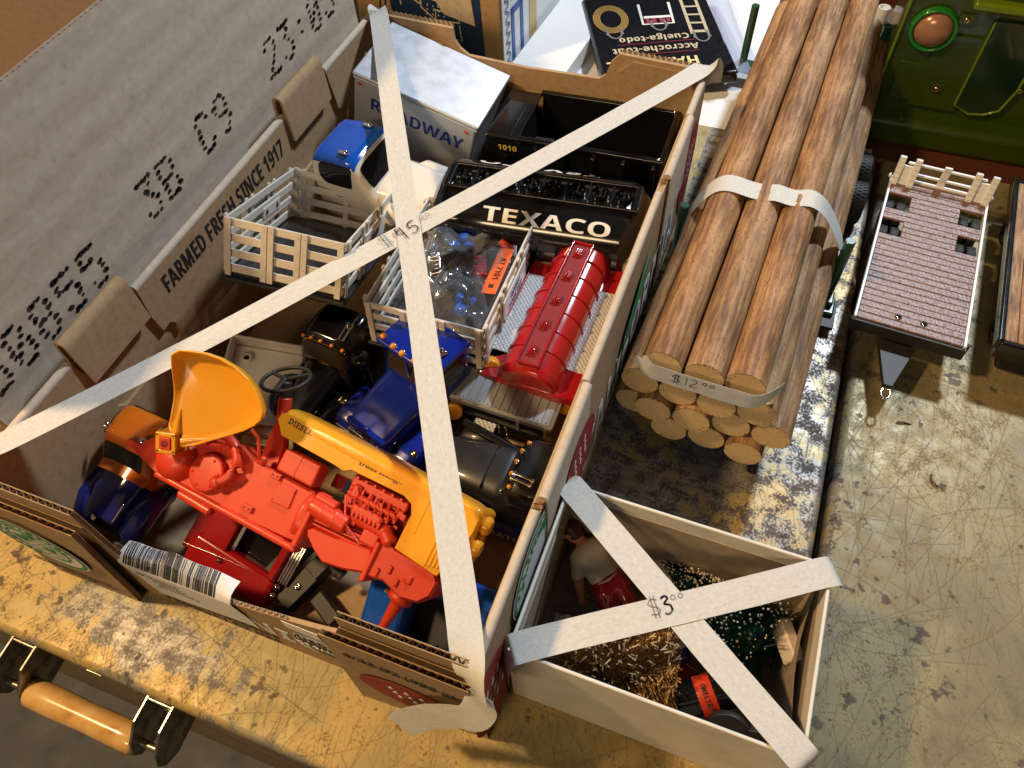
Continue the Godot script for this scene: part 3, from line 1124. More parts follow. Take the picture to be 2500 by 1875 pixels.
	var orr := board(o, "outer_flap", [Vector3(0.292, 0.0, 0.013), Vector3(0.399, 0.0, 0.008), Vector3(0.397, 0.156, 0.010), Vector3(0.293, 0.155, 0.010)], Vector3(0, 0, 1), 0.0045, M.kraft)
	var zf := Vector3(0, 0, 0.0124)
	seal(ol, Transform3D(Basis.IDENTITY, Vector3(0.024, 0.088, 0.0121)), 0.043, "")
	for k in 3:
		letters(["RESPONSIBLY GROWN AND PACKED IN", "CALIFORNIA PRODUCE FROM OUR FAMILY", "FARMS KEEP COOL"][k], 0.0042, M.ink, ol, Transform3D(Basis.IDENTITY, Vector3(0.022, 0.034 - k * 0.0075, 0.0127)), false, 0.8)
	letters("4/32 OZ (908 g)", 0.0088, M.ink, orr, Transform3D(Basis.IDENTITY, Vector3(0.345, 0.128, 0.0112)), true, 0.95)
	berry(orr, Transform3D(Basis.IDENTITY, Vector3(0.345, 0.07, 0.0126)), 0.040, 0.034)
	letters("ORGANIC", 0.026, M.ink_white, nwall, Transform3D(Basis.IDENTITY, Vector3(0.175, 0.046, 0.0003)), true, 1.0)
	letters("STRAWBERRIES", 0.009, M.ink, nwall, Transform3D(Basis.IDENTITY, Vector3(0.165, 0.024, 0.0003)), true, 1.1)
	letters("PRODUCT OF USA", 0.010, M.ink, nwall, Transform3D(Basis.IDENTITY, Vector3(0.155, 0.010, 0.0003)), true, 1.0)
	var us := MB.new()
	us.lathe([Vector2(0.0, 0.0), Vector2(0.0225, 0.0), Vector2(0.0225, 0.0003), Vector2(0.0, 0.0003)], 40, Vector3(0.262, 0.058, 0.0002), Vector3(0, 0, 1))
	var usn := put("organic_seal", us, M.label_white, nwall)
	var u2 := MB.new()
	for q in [[0.020, 0.0215, 0], [0.0, 0.019, 1]]:
		var P := []
		for k in 41:
			var g := PI * k / 40 * (2 if q[2] == 0 else 1) + (0.0 if q[2] == 0 else PI)
			P.append([Vector2(cos(g), sin(g)) * q[0], Vector2(cos(g), sin(g)) * q[1]])
		for k in 40:
			u2.face([Vector3(0.262 + P[k][0].x, 0.058 + P[k][0].y, 0.0008), Vector3(0.262 + P[k][1].x, 0.058 + P[k][1].y, 0.0008), Vector3(0.262 + P[k + 1][1].x, 0.058 + P[k + 1][1].y, 0.0008), Vector3(0.262 + P[k + 1][0].x, 0.058 + P[k + 1][0].y, 0.0008)])
	put("seal_print", u2, M.ink, usn)
	letters("USDA", 0.010, M.ink, usn, Transform3D(Basis.IDENTITY, Vector3(0.262, 0.065, 0.0008)), true, 1.0)
	letters("ORGANIC", 0.0068, M.label_white, usn, Transform3D(Basis.IDENTITY, Vector3(0.262, 0.051, 0.0012)), true, 1.0)
	var st := MB.new()
	st.box(Vector3(0.256, 0.0905, 0.0005), Vector3(0.03, 0.015, 0.0006))
	put("small_sticker", st, M.label_white, nwall)
	shipping_label(o)


func berry(parent: Node3D, xf: Transform3D, w: float, h: float) -> void:
	var b := MB.new()
	b.x = xf
	var P := []
	for k in 28:
		var g := TAU * k / 28
		P.append(Vector2(cos(g) * w * (1.0 - 0.22 * maxf(0, -sin(g))), sin(g) * h))
	b.extrude(P, 0.0, 0.0003)
	var n := put("printed_berry", b, M.ink_red, parent)
	var s := MB.new()
	s.x = xf
	for k in 9:
		var c := Vector2((k % 3 - 1) * w * 0.30 + (k / 3) * 0.002, h * 0.45 - (k / 3) * h * 0.30)
		var Q := []
		for j in 8:
			var g := TAU * j / 8
			Q.append(c + Vector2(cos(g) * w * 0.05, sin(g) * h * 0.09).rotated(-0.3))
		s.extrude(Q, 0.0003, 0.0006)
	put("seed_mark", s, M.ink_white, n)


func seal(parent: Node3D, xf: Transform3D, r: float, s: String) -> void:
	var b := MB.new()
	b.x = xf
	b.lathe([Vector2(0, 0), Vector2(r, 0), Vector2(r, 0.0002), Vector2(0, 0.0002)], 48, Vector3.ZERO, Vector3(0, 0, 1))
	var n := put("round_seal", b, M.label_white, parent)
	var g := MB.new()
	g.x = xf
	var rings := [[0.86, 0.95]] if s else [[0.86, 0.95], [0.58, 0.64]]
	for q in rings:
		for k in 48:
			var a := Vector2.from_angle(TAU * k / 48) * r
			var c := Vector2.from_angle(TAU * (k + 1) / 48) * r
			g.face([Vector3(a.x * q[0], a.y * q[0], 0.0005), Vector3(a.x * q[1], a.y * q[1], 0.0005), Vector3(c.x * q[1], c.y * q[1], 0.0005), Vector3(c.x * q[0], c.y * q[0], 0.0005)])
	for k in (0 if s else 18):
		var a := TAU * k / 26
		var c := Vector2.from_angle(a) * r * 0.75
		var Q := []
		for j in 6: Q.append(c + Vector2.from_angle(TAU * j / 6 + a) * r * (0.035 + 0.02 * (k % 3)))
		g.extrude(Q, 0.0004, 0.0006)
	if not s:
		for k in 6:
			var y := -0.42 + k * 0.14
			var hw := sqrt(0.29 - y * y)
			var L := []
			for j in 13: L.append(Vector3((-hw + 2 * hw * j / 12.0) * r, (y + 0.05 * sin(j * 1.1 + k)) * r, 0.0005))
			g.ribbon(L, Vector3(0, 0, 1), r * 0.028)
		for c in [Vector2(-0.28, 0.18), Vector2(0.22, -0.05), Vector2(0.05, 0.42)]:
			var Q := []
			for j in 12: Q.append((c + Vector2.from_angle(TAU * j / 12) * 0.13) * r)
			g.extrude(Q, 0.0005, 0.0008)
	put("seal_print", g, M.ink_green, n)
	if s:
		for k in s.length():
			var a := PI * 0.93 - PI * 0.86 * k / (s.length() - 1)
			var c := Vector2.from_angle(a) * r * 0.66
			var bs := xf.basis * Basis(Vector3(0, 0, 1), a - PI / 2)
			letters(s[k], r * 0.26, M.ink_green, n, Transform3D(bs, xf * Vector3(c.x, c.y, 0.0005)), true)
	if not s:
		pass


func shipping_label(o: Node3D) -> void:
	# the barcode half is folded over the low rim, the rest hangs outside
	var lab := MB.new()
	var n := 24
	var rows := []
	for k in n + 1:
		var u := k / float(n)
		var x := lerpf(0.0905, 0.196, u)
		var rim := 0.0845 + 0.006 * u
		var puff := 0.010 * sin(PI * clampf(u * 0.9 + 0.02, 0, 1)) + 0.002 * sin(u * 17)
		rows.append([Vector3(x + 0.006, 0.018 + 0.02 * u, 0.0009), Vector3(x + 0.004, 0.055 + 0.01 * u, 0.0012), Vector3(x, rim - 0.004, 0.0018), Vector3(x, rim + 0.001, 0.0015), Vector3(x - 0.001, rim + 0.004 + puff * 0.35, -0.0035 - puff * 0.3), Vector3(x - 0.002, rim + 0.002 + puff * 0.8, -0.009 - puff * 0.7), Vector3(x - 0.002, rim + puff, -0.016)])
	var P := []
	for j in 7:
		var r := PackedVector3Array()
		for k in n + 1: r.append(rows[k][j])
		P.append(r)
	lab.grid(P)
	var node := put("shipping_label", lab, M.label_white, o)
	var bars := MB.new()
	var r := RandomNumberGenerator.new()
	r.seed = 12
	var u := 0.05
	while u < 0.86:
		var w: float = [0.004, 0.007, 0.012][r.randi() % 3]
		var Q := []
		for e in [u, u + w]:
			var k := mini(int(e * n), n - 1)
			var f: float = e * n - k
			var c := []
			for j in [3, 4, 5, 6]:
				c.append((rows[k][j] as Vector3).lerp(rows[k + 1][j], f) + Vector3(0, 0.0005, 0.0002))
			Q.append(c)
		for j in 3:
			bars.face([Q[0][j], Q[1][j], Q[1][j + 1], Q[0][j + 1]])
		u += w + [0.004, 0.006, 0.010][r.randi() % 3]
	put("barcode", bars, M.ink, node)
	for k in 4:
		letters(["SHIP TO  STORE 0417", "LOT 28 05 23", "NET WT 8 LB", "KEEP REFRIGERATED"][k], 0.003, M.pencil, node, Transform3D(Basis.IDENTITY, Vector3(0.122 + 0.004 * k, 0.073 - k * 0.006, 0.0022)), false, 0.9)


func box_walls(o: Node3D, x0: float, x1: float, z0: float, z1: float, h: float, t: float) -> void:
	for q in [["near_wall", Vector3((x0 + x1) / 2, h / 2, z1 - t / 2), Vector3(x1 - x0, h, t), Vector3(0, 0, -1)], ["far_wall", Vector3((x0 + x1) / 2, h / 2, z0 + t / 2), Vector3(x1 - x0, h, t), Vector3(0, 0, 1)], ["left_wall", Vector3(x0 + t / 2, h / 2, (z0 + z1) / 2), Vector3(t, h, z1 - z0 - 2 * t - 0.0002), Vector3(1, 0, 0)], ["right_wall", Vector3(x1 - t / 2, h / 2, (z0 + z1) / 2), Vector3(t, h, z1 - z0 - 2 * t - 0.0002), Vector3(-1, 0, 0)]]:
		var b := MB.new()
		b.rbox(q[1], q[2], 0.0011, 2)
		var w := put(q[0], b, M.box_paper, o)
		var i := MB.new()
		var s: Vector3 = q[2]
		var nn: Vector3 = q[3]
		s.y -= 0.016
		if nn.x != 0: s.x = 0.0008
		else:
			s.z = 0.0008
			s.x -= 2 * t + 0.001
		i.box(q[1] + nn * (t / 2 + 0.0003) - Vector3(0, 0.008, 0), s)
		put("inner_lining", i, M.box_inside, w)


func white_box() -> void:
	var o := thing("white_box", "small white paper-covered box against the strawberry box, holding bottle brush trees", "box")
	box_walls(o, 0.4045, 0.600, -0.164, -0.0305, 0.119, 0.0026)
	var f := MB.new()
	f.box(Vector3(0.502, 0.002, -0.0975), Vector3(0.189, 0.003, 0.128))
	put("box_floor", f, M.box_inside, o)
	# the right wall has begun to delaminate
	var d := MB.new()
	var P := []
	for k in 9:
		var u := k / 8.0
		var z := lerpf(-0.155, -0.04, u)
		P.append(PackedVector3Array([Vector3(0.5955 - 0.006 * sin(PI * u), 0.10, z), Vector3(0.5965 - 0.0045 * sin(PI * u), 0.06, z), Vector3(0.5965 - 0.012 * sin(PI * u), 0.006, z)]))
	d.grid(P)
	put("loose_lining", d, M.box_inside, o)


# ---------------------------------------------------------------- toy trucks
func sec_at(S: Array, t: float) -> Array:
	var k := clampi(int(t), 0, S.size() - 2)
	var f := t - k
	var o := []
	for j in 5: o.append(lerpf(S[k][j], S[k + 1][j], f))
	return o


func sec_pt(S: Array, g: float, t: float) -> Vector3:
	var q := sec_at(S, t)
	var c := cos(g)
	var s := sin(g)
	return Vector3(q[1] * signf(c) * pow(absf(c), 2.0 / q[4]), (q[2] + q[3]) / 2 + (q[3] - q[2]) / 2 * signf(s) * pow(absf(s), 2.0 / q[4]), q[0])


func loft(b: MB, S: Array, sub := 3, seg := 48, cap0 := true, cap1 := true) -> MB:
	# S = sections [z, half width, y0, y1, squareness]
	var P := []
	for k in (S.size() - 1) * sub + 1:
		var q := sec_at(S, minf(float(k) / sub, S.size() - 1.0001))
		P.append(MB_ring(q, seg))
	if cap0:
		var q: Array = S[0].duplicate()
		for f in [0.85, 0.4, 0.0]: P.push_front(MB_ring(shrunk(q, f), seg))
	if cap1:
		var q: Array = S[-1].duplicate()
		for f in [0.85, 0.4, 0.0]: P.append(MB_ring(shrunk(q, f), seg))
	b.grid(P, true)
	return b


func shrunk(q: Array, f: float) -> Array:
	var m: float = (q[2] + q[3]) / 2
	return [q[0], q[1] * f + 0.00001, m + (q[2] - m) * f, m + (q[3] - m) * f + 0.00001, q[4]]


func MB_ring(q: Array, seg: int) -> PackedVector3Array:
	return ring(q[0], q[1], q[2], q[3], q[4], 0.0, seg)


func patch(S: Array, g0: float, g1: float, t0: float, t1: float, eps: float, nu := 10, nv := 8, rnd := 0.16) -> MB:
	# a pane or a coat of paint that follows the loft, eps proud of it, with rounded corners
	var b := MB.new()
	var P := []
	for i in nv + 1:
		var tb := i / float(nv) * 2 - 1
		var f := 1.0 - rnd * pow(absf(tb), 6.0)
		var row := PackedVector3Array()
		for j in nu + 1:
			var ta := j / float(nu) * 2 - 1
			var fb := 1.0 - rnd * pow(absf(ta), 6.0)
			var g := deg_to_rad(lerpf(g0, g1, 0.5 + 0.5 * ta * f))
			var t := lerpf(t0, t1, 0.5 + 0.5 * tb * fb)
			var p := sec_pt(S, g, t)
			var dn := (sec_pt(S, g + 0.01, t) - sec_pt(S, g - 0.01, t)).cross(sec_pt(S, g, minf(t + 0.01, S.size() - 1.0001)) - sec_pt(S, g, maxf(t - 0.01, 0))).normalized()
			row.append(p + dn * eps)
		P.append(row)
	return b.grid(P)


func vtube(b: MB, path: Array, radii: Array, seg := 14, flat := 1.0) -> MB:
	var P := []
	var up := Vector3(0.0, 1, 0.02).normalized()
	for i in path.size():
		var d: Vector3 = (path[mini(i + 1, path.size() - 1)] - path[maxi(i - 1, 0)]).normalized()
		if absf(d.dot(up)) > 0.99: up = Vector3(0, 0.1, 1)
		var e := d.cross(up).normalized()
		var w := e.cross(d).normalized()
		var row := PackedVector3Array()
		for k in seg:
			var g := TAU * k / seg
			row.append(path[i] + (e * cos(g) - w * sin(g) * flat) * radii[i])
		P.append(row)
	return b.grid(P, true)


func horns(b: MB, p: Vector3, dir: Vector3, l: float) -> MB:
	var s := dir.cross(Vector3.UP).normalized() * 0.0024
	for q in [-1.0, 1.0]:
		var o: Vector3 = p + s * q
		b.lathe([Vector2(0.0, 0), Vector2(0.0022, 0), Vector2(0.0022, 0.002), Vector2(0.0011, 0.004), Vector2(0.0013, l * 0.75), Vector2(0.0027, l), Vector2(0.0020, l), Vector2(0.0, l * 0.9)], 12, o, dir)
	b.box(p + dir * 0.003 - Vector3(0, 0.0015, 0), Vector3(0.007, 0.002, 0.003), 0.0005)
	return b


func roof_lamps(o: Node3D, pts: Array, r: float, dir: Vector3) -> void:
	for p in pts:
		var b := MB.new()
		b.lathe([Vector2(0.0, -0.001), Vector2(r, -0.001), Vector2(r * 1.08, r * 0.25), Vector2(r * 0.9, r * 0.4)], 12, p, dir)
		var n := put("roof_lamp", b, M.chrome, o)
		var l := MB.new()
		l.dome(p + dir * r * 0.35, r * 0.85, dir, 0.9)
		put("lamp_lens", l, M.amber, n)


func headlamp(o: Node3D, p: Vector3, r: float, dir: Vector3) -> void:
	var b := MB.new()
	b.lathe([Vector2(0.0, -r * 1.2), Vector2(r * 0.6, -r), Vector2(r, -r * 0.2), Vector2(r * 1.02, 0.0), Vector2(r * 0.85, r * 0.08)], 16, p, dir)
	var n := put("headlight", b, M.chrome, o)
	var l := MB.new()
	l.dome(p + dir * r * 0.04, r * 0.86, dir, 0.35, 14)
	put("lamp_lens", l, M.sign_white, n)


func cab_body(o: Node3D, w: float, roof: float, belt: float, depth: float, cm: Material, rm: Material, glass: Material, rake := 0.010, e := 6.0, windows := true) -> Array:
	var S := [[0.0, w * 0.90, 0.006, roof - 0.006, e], [0.0035, w * 0.97, 0.004, roof - 0.002, e], [depth * 0.45, w, 0.003, roof, e], [depth - 0.006, w * 0.985, 0.003, roof - 0.0008, e], [depth - 0.001, w * 0.96, 0.003, roof - 0.004, e], [depth + rake, w * 0.95, 0.003, belt + 0.002, e], [depth + rake + 0.004, w * 0.92, 0.003, belt - 0.002, e]]
	var b := MB.new()
	loft(b, S)
	put("cab_shell", b, cm, o)
	if rm:
		var rp := patch(S, 40, 140, 0.05, 3.95, 0.0004, 30, 14, 0.02)
		put("roof_panel", rp, rm, o)
	if windows:
		var half := (roof - 0.003) / 2
		var wlo := rad_to_deg(asin(pow(clampf((belt + 0.003 - roof / 2) / half, 0.0, 1.0), e / 2.0)))
		var whi := rad_to_deg(asin(pow(clampf((lerpf(belt, roof, 0.78) - roof / 2) / half, 0.0, 1.0), e / 2.0)))
		put("windshield", patch(S, 57, 123, 4.12, 4.90, 0.0006, 24, 6, 0.12), glass, o)
		for s in [0, 180]:
			var sg := 1.0 if s == 0 else -1.0
			put("side_window", patch(S, s + sg * wlo, s + sg * whi, 1.35, 3.3, 0.0005, 8, 10, 0.14), glass, o)
		put("rear_window", _panel(Vector3(0, (belt + roof) / 2, -0.0006), w * 1.1, (roof - belt) * 0.5), glass, o)
	return S


func _panel(c: Vector3, w: float, h: float) -> MB:
	return MB.new().rbox(c, Vector3(w, h, 0.0008), 0.0004, 1)


func hood(o: Node3D, z0: float, z1: float, w0: float, w1: float, y0: float, y1: float, low: float, m: Material, e := 4.5) -> Array:
	var S := [[z0, w0, low, y0, e], [lerpf(z0, z1, 0.5), lerpf(w0, w1, 0.45), low, lerpf(y0, y1, 0.35), e], [z1 - 0.006, w1, low, y1, e], [z1 - 0.0015, w1 * 0.97, low + 0.001, y1 - 0.0015, e], [z1, w1 * 0.9, low + 0.003, y1 - 0.004, e]]
	put("hood", loft(MB.new(), S, 4), m, o)
	return S


func tray_toys() -> void:
	roadway_van()
	dump_bed()
	tanker()
	cream_cab()
	stake_beds()
	red_tank()
	mack_cab()
	black_cabs()
	wrecker_bed()
	milk_tray()
	orange_cab()
	red_cab()
	blue_cab()


func roadway_van() -> void:
	var o := thing("toy_van_body", "silver toy van body lettered ROADWAY at the back of the box", "toy truck part", at(Vector3(0.0965, 0.0985, -0.5815), -1.0, 2.5, -15.5))
	var s := Vector3(0.146, 0.100, 0.093)
	put("van_shell", MB.new().rbox(Vector3.ZERO, s, 0.003, 2), M.silver_paint, o)
	put("van_roof", MB.new().rbox(Vector3(0, s.y / 2 + 0.001, 0), Vector3(s.x + 0.0035, 0.0045, s.z + 0.0035), 0.0022, 3), M.silver_paint, o)
	var tr := MB.new()
	tr.rbox(Vector3(0, s.y / 2 - 0.0035, 0), Vector3(s.x + 0.002, 0.0016, s.z + 0.002), 0.0007, 1)
	put("roof_gutter", tr, M.silver_paint, o)
	letters("ROADWAY", 0.0155, M.blue_print, o, at(Vector3(0.004, 0.019, s.z / 2 + 0.0002)), true, 1.08)
	for x in [-0.066, 0.062]:
		var b := MB.new()
		b.rbox(Vector3(x, 0.0395, s.z / 2 + 0.0006), Vector3(0.0055, 0.0026, 0.0018), 0.0009, 2)
		put("marker_lamp", b, M.lens_red, o)
	for z in [-0.02, 0.012]:
		var b := MB.new()
		b.rod(Vector3(-s.x / 2 - 0.002, 0.047, z), Vector3(-s.x / 2 - 0.002, 0.052, z), 0.0018, 10, 0.0005)
		b.box(Vector3(-s.x / 2 - 0.002, 0.050, z), Vector3(0.005, 0.002, 0.005), 0.0005)
		put("door_hinge", b, M.chrome, o)


func dump_bed() -> void:
	var o := thing("toy_dump_bed", "glossy black toy dump bed with empty hopper numbered 1010", "toy truck part", at(Vector3(0.284, 0.077, -0.5825), 2.0, -2, 1))
	var m: Material = M.black_enamel
	var w := 0.195
	var d := 0.092
	var h := 0.085
	var y := h / 2
	put("bed_floor", MB.new().box(Vector3(0.012, -0.030, 0), Vector3(w * 0.80, 0.003, d - 0.012), 0.001), m, o)
	put("far_side", MB.new().rbox(Vector3(0.018, 0.004, -d / 2 + 0.002), Vector3(w - 0.04, h - 0.006, 0.004), 0.0015), m, o)
	put("near_side", MB.new().rbox(Vector3(0.018, 0.004, d / 2 - 0.002), Vector3(w - 0.04, h - 0.006, 0.004), 0.0015), m, o)
	put("tailgate", MB.new().rbox(Vector3(w / 2 - 0.003, 0.004, 0), Vector3(0.004, h - 0.006, d - 0.008), 0.0015), m, o)
	var fr := MB.new()
	fr.x = at(Vector3(-0.058, 0.004, 0), 0, 0, 18)
	fr.rbox(Vector3.ZERO, Vector3(0.004, h - 0.004, d - 0.008), 0.0015)
	put("headboard", fr, m, o)
	put("cab_shield", MB.new().rbox(Vector3(-0.079, y - 0.0018, 0), Vector3(0.038, 0.0035, d - 0.004), 0.0016), m, o)
	var rim := MB.new()
	for z in [-1.0, 1.0]: rim.rbox(Vector3(0.018, y, z * (d / 2 - 0.001)), Vector3(w - 0.036, 0.005, 0.0065), 0.0016)
	rim.rbox(Vector3(w / 2 - 0.002, y, 0), Vector3(0.0065, 0.005, d), 0.0016)
	put("top_rim", rim, m, o)
	for k in 5:
		put("side_rib", MB.new().rbox(Vector3(-0.04 + k * 0.032, 0.0, d / 2 + 0.0015), Vector3(0.005, h * 0.85, 0.004), 0.001), m, o)
	put("shield_side", MB.new().rbox(Vector3(-0.079, y - 0.012, d / 2 - 0.003), Vector3(0.038, 0.022, 0.004), 0.0012), m, o)
	put("lower_frame", MB.new().rbox(Vector3(-0.02, -0.034, 0.0), Vector3(w * 0.8, 0.012, d * 0.9), 0.002), m, o)
	var br := MB.new()
	br.rbox(Vector3(-0.045, 0.012, 0.006), Vector3(0.022, 0.003, 0.022), 0.001)
	br.dome(Vector3(-0.045, 0.0138, 0.001), 0.0022, Vector3.UP, 0.6)
	br.dome(Vector3(-0.045, 0.0138, 0.011), 0.0022, Vector3.UP, 0.6)
	put("hoist_plate", br, M.black_dusty, o)
	for z in [-0.044, 0.044]:
		put("rivet", MB.new().dome(Vector3(w / 2 - 0.006, y + 0.0025, z), 0.002, Vector3.UP, 0.6), M.chrome, o)
	put("sill_rail", MB.new().rbox(Vector3(0.0, -0.02, d / 2 + 0.004), Vector3(w * 0.95, 0.006, 0.006), 0.0015), m, o)
	letters("1010", 0.006, M.yellow_print, o, at(Vector3(-0.072, y - 0.012, d / 2 + 0.0016)), true, 1.2)


func tanker() -> void:
	var o := thing("toy_tanker", "glossy black toy tanker body lettered TEXACO in white", "toy truck part", at(Vector3(0.279, 0.026, -0.462), 96.5, 0, 0))
	# local z runs along the tank (away from the left end), x is across
	var L := 0.214
	var S := [[-L / 2, 0.045, 0.030, 0.094, 2.5], [-L / 2 + 0.004, 0.050, 0.025, 0.099, 2.5], [-L / 2 + 0.012, 0.0525, 0.022, 0.102, 2.5], [L / 2 - 0.022, 0.0525, 0.022, 0.102, 2.5], [L / 2 - 0.016, 0.0515, 0.022, 0.1005, 2.5], [L / 2 - 0.004, 0.044, 0.026, 0.090, 3.0], [L / 2, 0.040, 0.030, 0.084, 3.0]]
	put("tank", loft(MB.new(), S, 4, 72), M.black_enamel, o)
	var end := MB.new()
	loft(end, [[L / 2 - 0.001, 0.037, 0.033, 0.080, 3.2], [L / 2 + 0.002, 0.035, 0.035, 0.078, 3.2]], 2, 48)
	put("end_plate", end, M.black_enamel, o)
	# trough with hatches on top
	var tr := MB.new()
	for x in [-1.0, 1.0]: tr.rbox(Vector3(x * 0.017, 0.1025, 0), Vector3(0.003, 0.007, L - 0.018), 0.0013)
	for z in [-1.0, 1.0]: tr.rbox(Vector3(0, 0.1025, z * (L / 2 - 0.012)), Vector3(0.034, 0.007, 0.008), 0.0025)
	put("hatch_trough", tr, M.black_enamel, o)
	for k in 8:
		var z := -L / 2 + 0.026 + k * 0.0232
		var b := MB.new()
		b.lathe([Vector2(0.0, 0.004), Vector2(0.008, 0.004), Vector2(0.0085, 0.0), Vector2(0.0085, -0.004)].duplicate(), 16, Vector3(0, 0.1035, z), Vector3.DOWN)
		for j in 5:
			var a := TAU * j / 5 + k
			b.dome(Vector3(cos(a) * 0.006, 0.1042, z + sin(a) * 0.006), 0.0016, Vector3.UP, 1.2, 8, 3)
		b.rbox(Vector3(0.001, 0.1055, z), Vector3(0.010, 0.0022, 0.0026), 0.0008, 1)
		b.rbox(Vector3(0, 0.1022, z + 0.0116), Vector3(0.032, 0.004, 0.0022), 0.0008, 1)
		put("hatch", b, M.black_enamel, o)
	# skirt with tread plate step and fenders
	put("skirt", MB.new().rbox(Vector3(0, 0.010, 0), Vector3(0.112, 0.026, L - 0.006), 0.004), M.black_enamel, o)
	for s in [-1.0, 1.0]:
		var stp := put("running_board", MB.new().rbox(Vector3(s * 0.0535, 0.0245, 0.0), Vector3(0.010, 0.0022, L * 0.72), 0.0008), M.tread_plate, o)
		stp.set_meta("label", "bright tread plate running board")
	var fe := MB.new()
	vtube(fe, [Vector3(0.045, 0.004, 0.062), Vector3(0.050, 0.020, 0.070), Vector3(0.050, 0.026, 0.084), Vector3(0.047, 0.020, 0.099), Vector3(0.043, 0.006, 0.107)], [0.012, 0.013, 0.013, 0.013, 0.012])
	put("rear_fender", fe, M.black_enamel, o)
	for s in [1.0, -1.0]:
		var t := text_mesh("TEXACO", 0.0170, true)
		var ss: float = s
		var f := func(x: float, y: float) -> Array:
			# y runs up the rounded side: find the angle by arc length from the widest point
			var g := clampf(0.84 + y / 0.050, 0.0, 1.5)
			var p := sec_pt(S, g, 2.5)
			var q := sec_pt(S, g + 0.02, 2.5)
			var nn := Vector3(q.y - p.y, -(q.x - p.x), 0).normalized()
			p += nn * 0.0005
			return [Vector3(p.x * ss, p.y, -x * 1.45 * ss + (0.012 if ss < 0 else -0.012)), Vector3(nn.x * ss, nn.y, 0)]
		put("lettering", bent(t, f, 0.003), M.sign_white, o)
	letters("- MARINE -", 0.0055, M.sign_white, o, Transform3D(Basis(Vector3(0, 0, 1), Vector3(0, 1, 0), Vector3(-1, 0, 0)), Vector3(-0.0563, 0.012, 0.030)), true, 1.2)
	# round emblem on the end plate
	var em := MB.new()
	em.lathe([Vector2(0, 0), Vector2(0.0115, 0), Vector2(0.0115, 0.0005), Vector2(0, 0.0005)], 32, Vector3.ZERO, Vector3(0, 0, 1))
	var e := put("round_emblem", em, M.sign_white, o, pose(Vector3(-0.0475, 0.062, L / 2 - 0.0075), Vector3(0.80, 0.0, 0.60), Vector3(0.10, 0.95, -0.15)))
	var star := MB.new()
	star.x = at(Vector3(0, 0, 0.0005))
	var P := []
	for k in 10: P.append(Vector2.from_angle(PI / 2 + TAU * k / 10) * (0.0078 if k % 2 == 0 else 0.0032))
	star.extrude(P, 0, 0.0004)
	put("red_star", star, M.lens_red, e)
	letters("TEXACO", 0.0022, M.ink, e, at(Vector3(0, 0.0078, 0.0006)), true)
	for z in [-0.10, -0.096, -0.092]:
		put("chrome_stud", MB.new().dome(Vector3(0.04, 0.045 + (z + 0.1) * 2, -L / 2 + 0.002), 0.003, Vector3(0.3, 0, -1), 0.8), M.chrome, o)


func cream_cab() -> void:
	var o := thing("toy_pickup_cab", "cream toy truck cab with bright blue roof beside the silver van body", "toy truck part", at(Vector3(0.043, 0.056, -0.455), 86, 0, 0))
	var S := cab_body(o, 0.0405, 0.090, 0.056, 0.054, M.cream_enamel, M.bright_blue, M.dark_glass, 0.016, 5.0)
	hood(o, 0.058, 0.137, 0.036, 0.031, 0.060, 0.055, 0.006, M.cream_enamel, 4.0)
	for s in [-1.0, 1.0]:
		var f := MB.new()
		vtube(f, [Vector3(s * 0.030, 0.006, 0.066), Vector3(s * 0.034, 0.026, 0.074), Vector3(s * 0.035, 0.038, 0.094), Vector3(s * 0.034, 0.036, 0.118), Vector3(s * 0.032, 0.026, 0.134), Vector3(s * 0.031, 0.020, 0.139)], [0.008, 0.013, 0.014, 0.014, 0.011, 0.002], 16)
		put("front_fender", f, M.cream_enamel, o)
		headlamp(o, Vector3(s * 0.027, 0.036, 0.139), 0.0065, Vector3(0, 0, 1))
	for x in [-0.024, 0.024]:
		var b := MB.new()
		b.rbox(Vector3(x, 0.0915, 0.035), Vector3(0.0045, 0.0026, 0.010), 0.0012)
		b.dome(Vector3(x, 0.092, 0.039), 0.0032, Vector3(0, 0.6, 1), 0.8)
		put("roof_lamp", b, M.chrome, o)
	put("door_handle", MB.new().rbox(Vector3(-0.041, 0.047, 0.03), Vector3(0.002, 0.002, 0.008), 0.0008), M.chrome, o)
	put("wiper_vent", MB.new().rbox(Vector3(0.014, 0.0605, 0.075), Vector3(0.012, 0.0012, 0.006), 0.0005), M.grey_cast, o)
	put("grille", MB.new().rbox(Vector3(0, 0.03, 0.1375), Vector3(0.04, 0.03, 0.003), 0.001), M.chrome, o)
	var plate := put("flat_deck", MB.new().rbox(Vector3(0.048, 0.030, 0.075), Vector3(0.016, 0.002, 0.13), 0.0008), M.cream_enamel, o)
	plate.set_meta("label", "cream side plate with a small stud")
	put("stud", MB.new().rod(Vector3(0.048, 0.031, 0.10), Vector3(0.048, 0.037, 0.10), 0.002, 10, 0.0005), M.chrome, o)


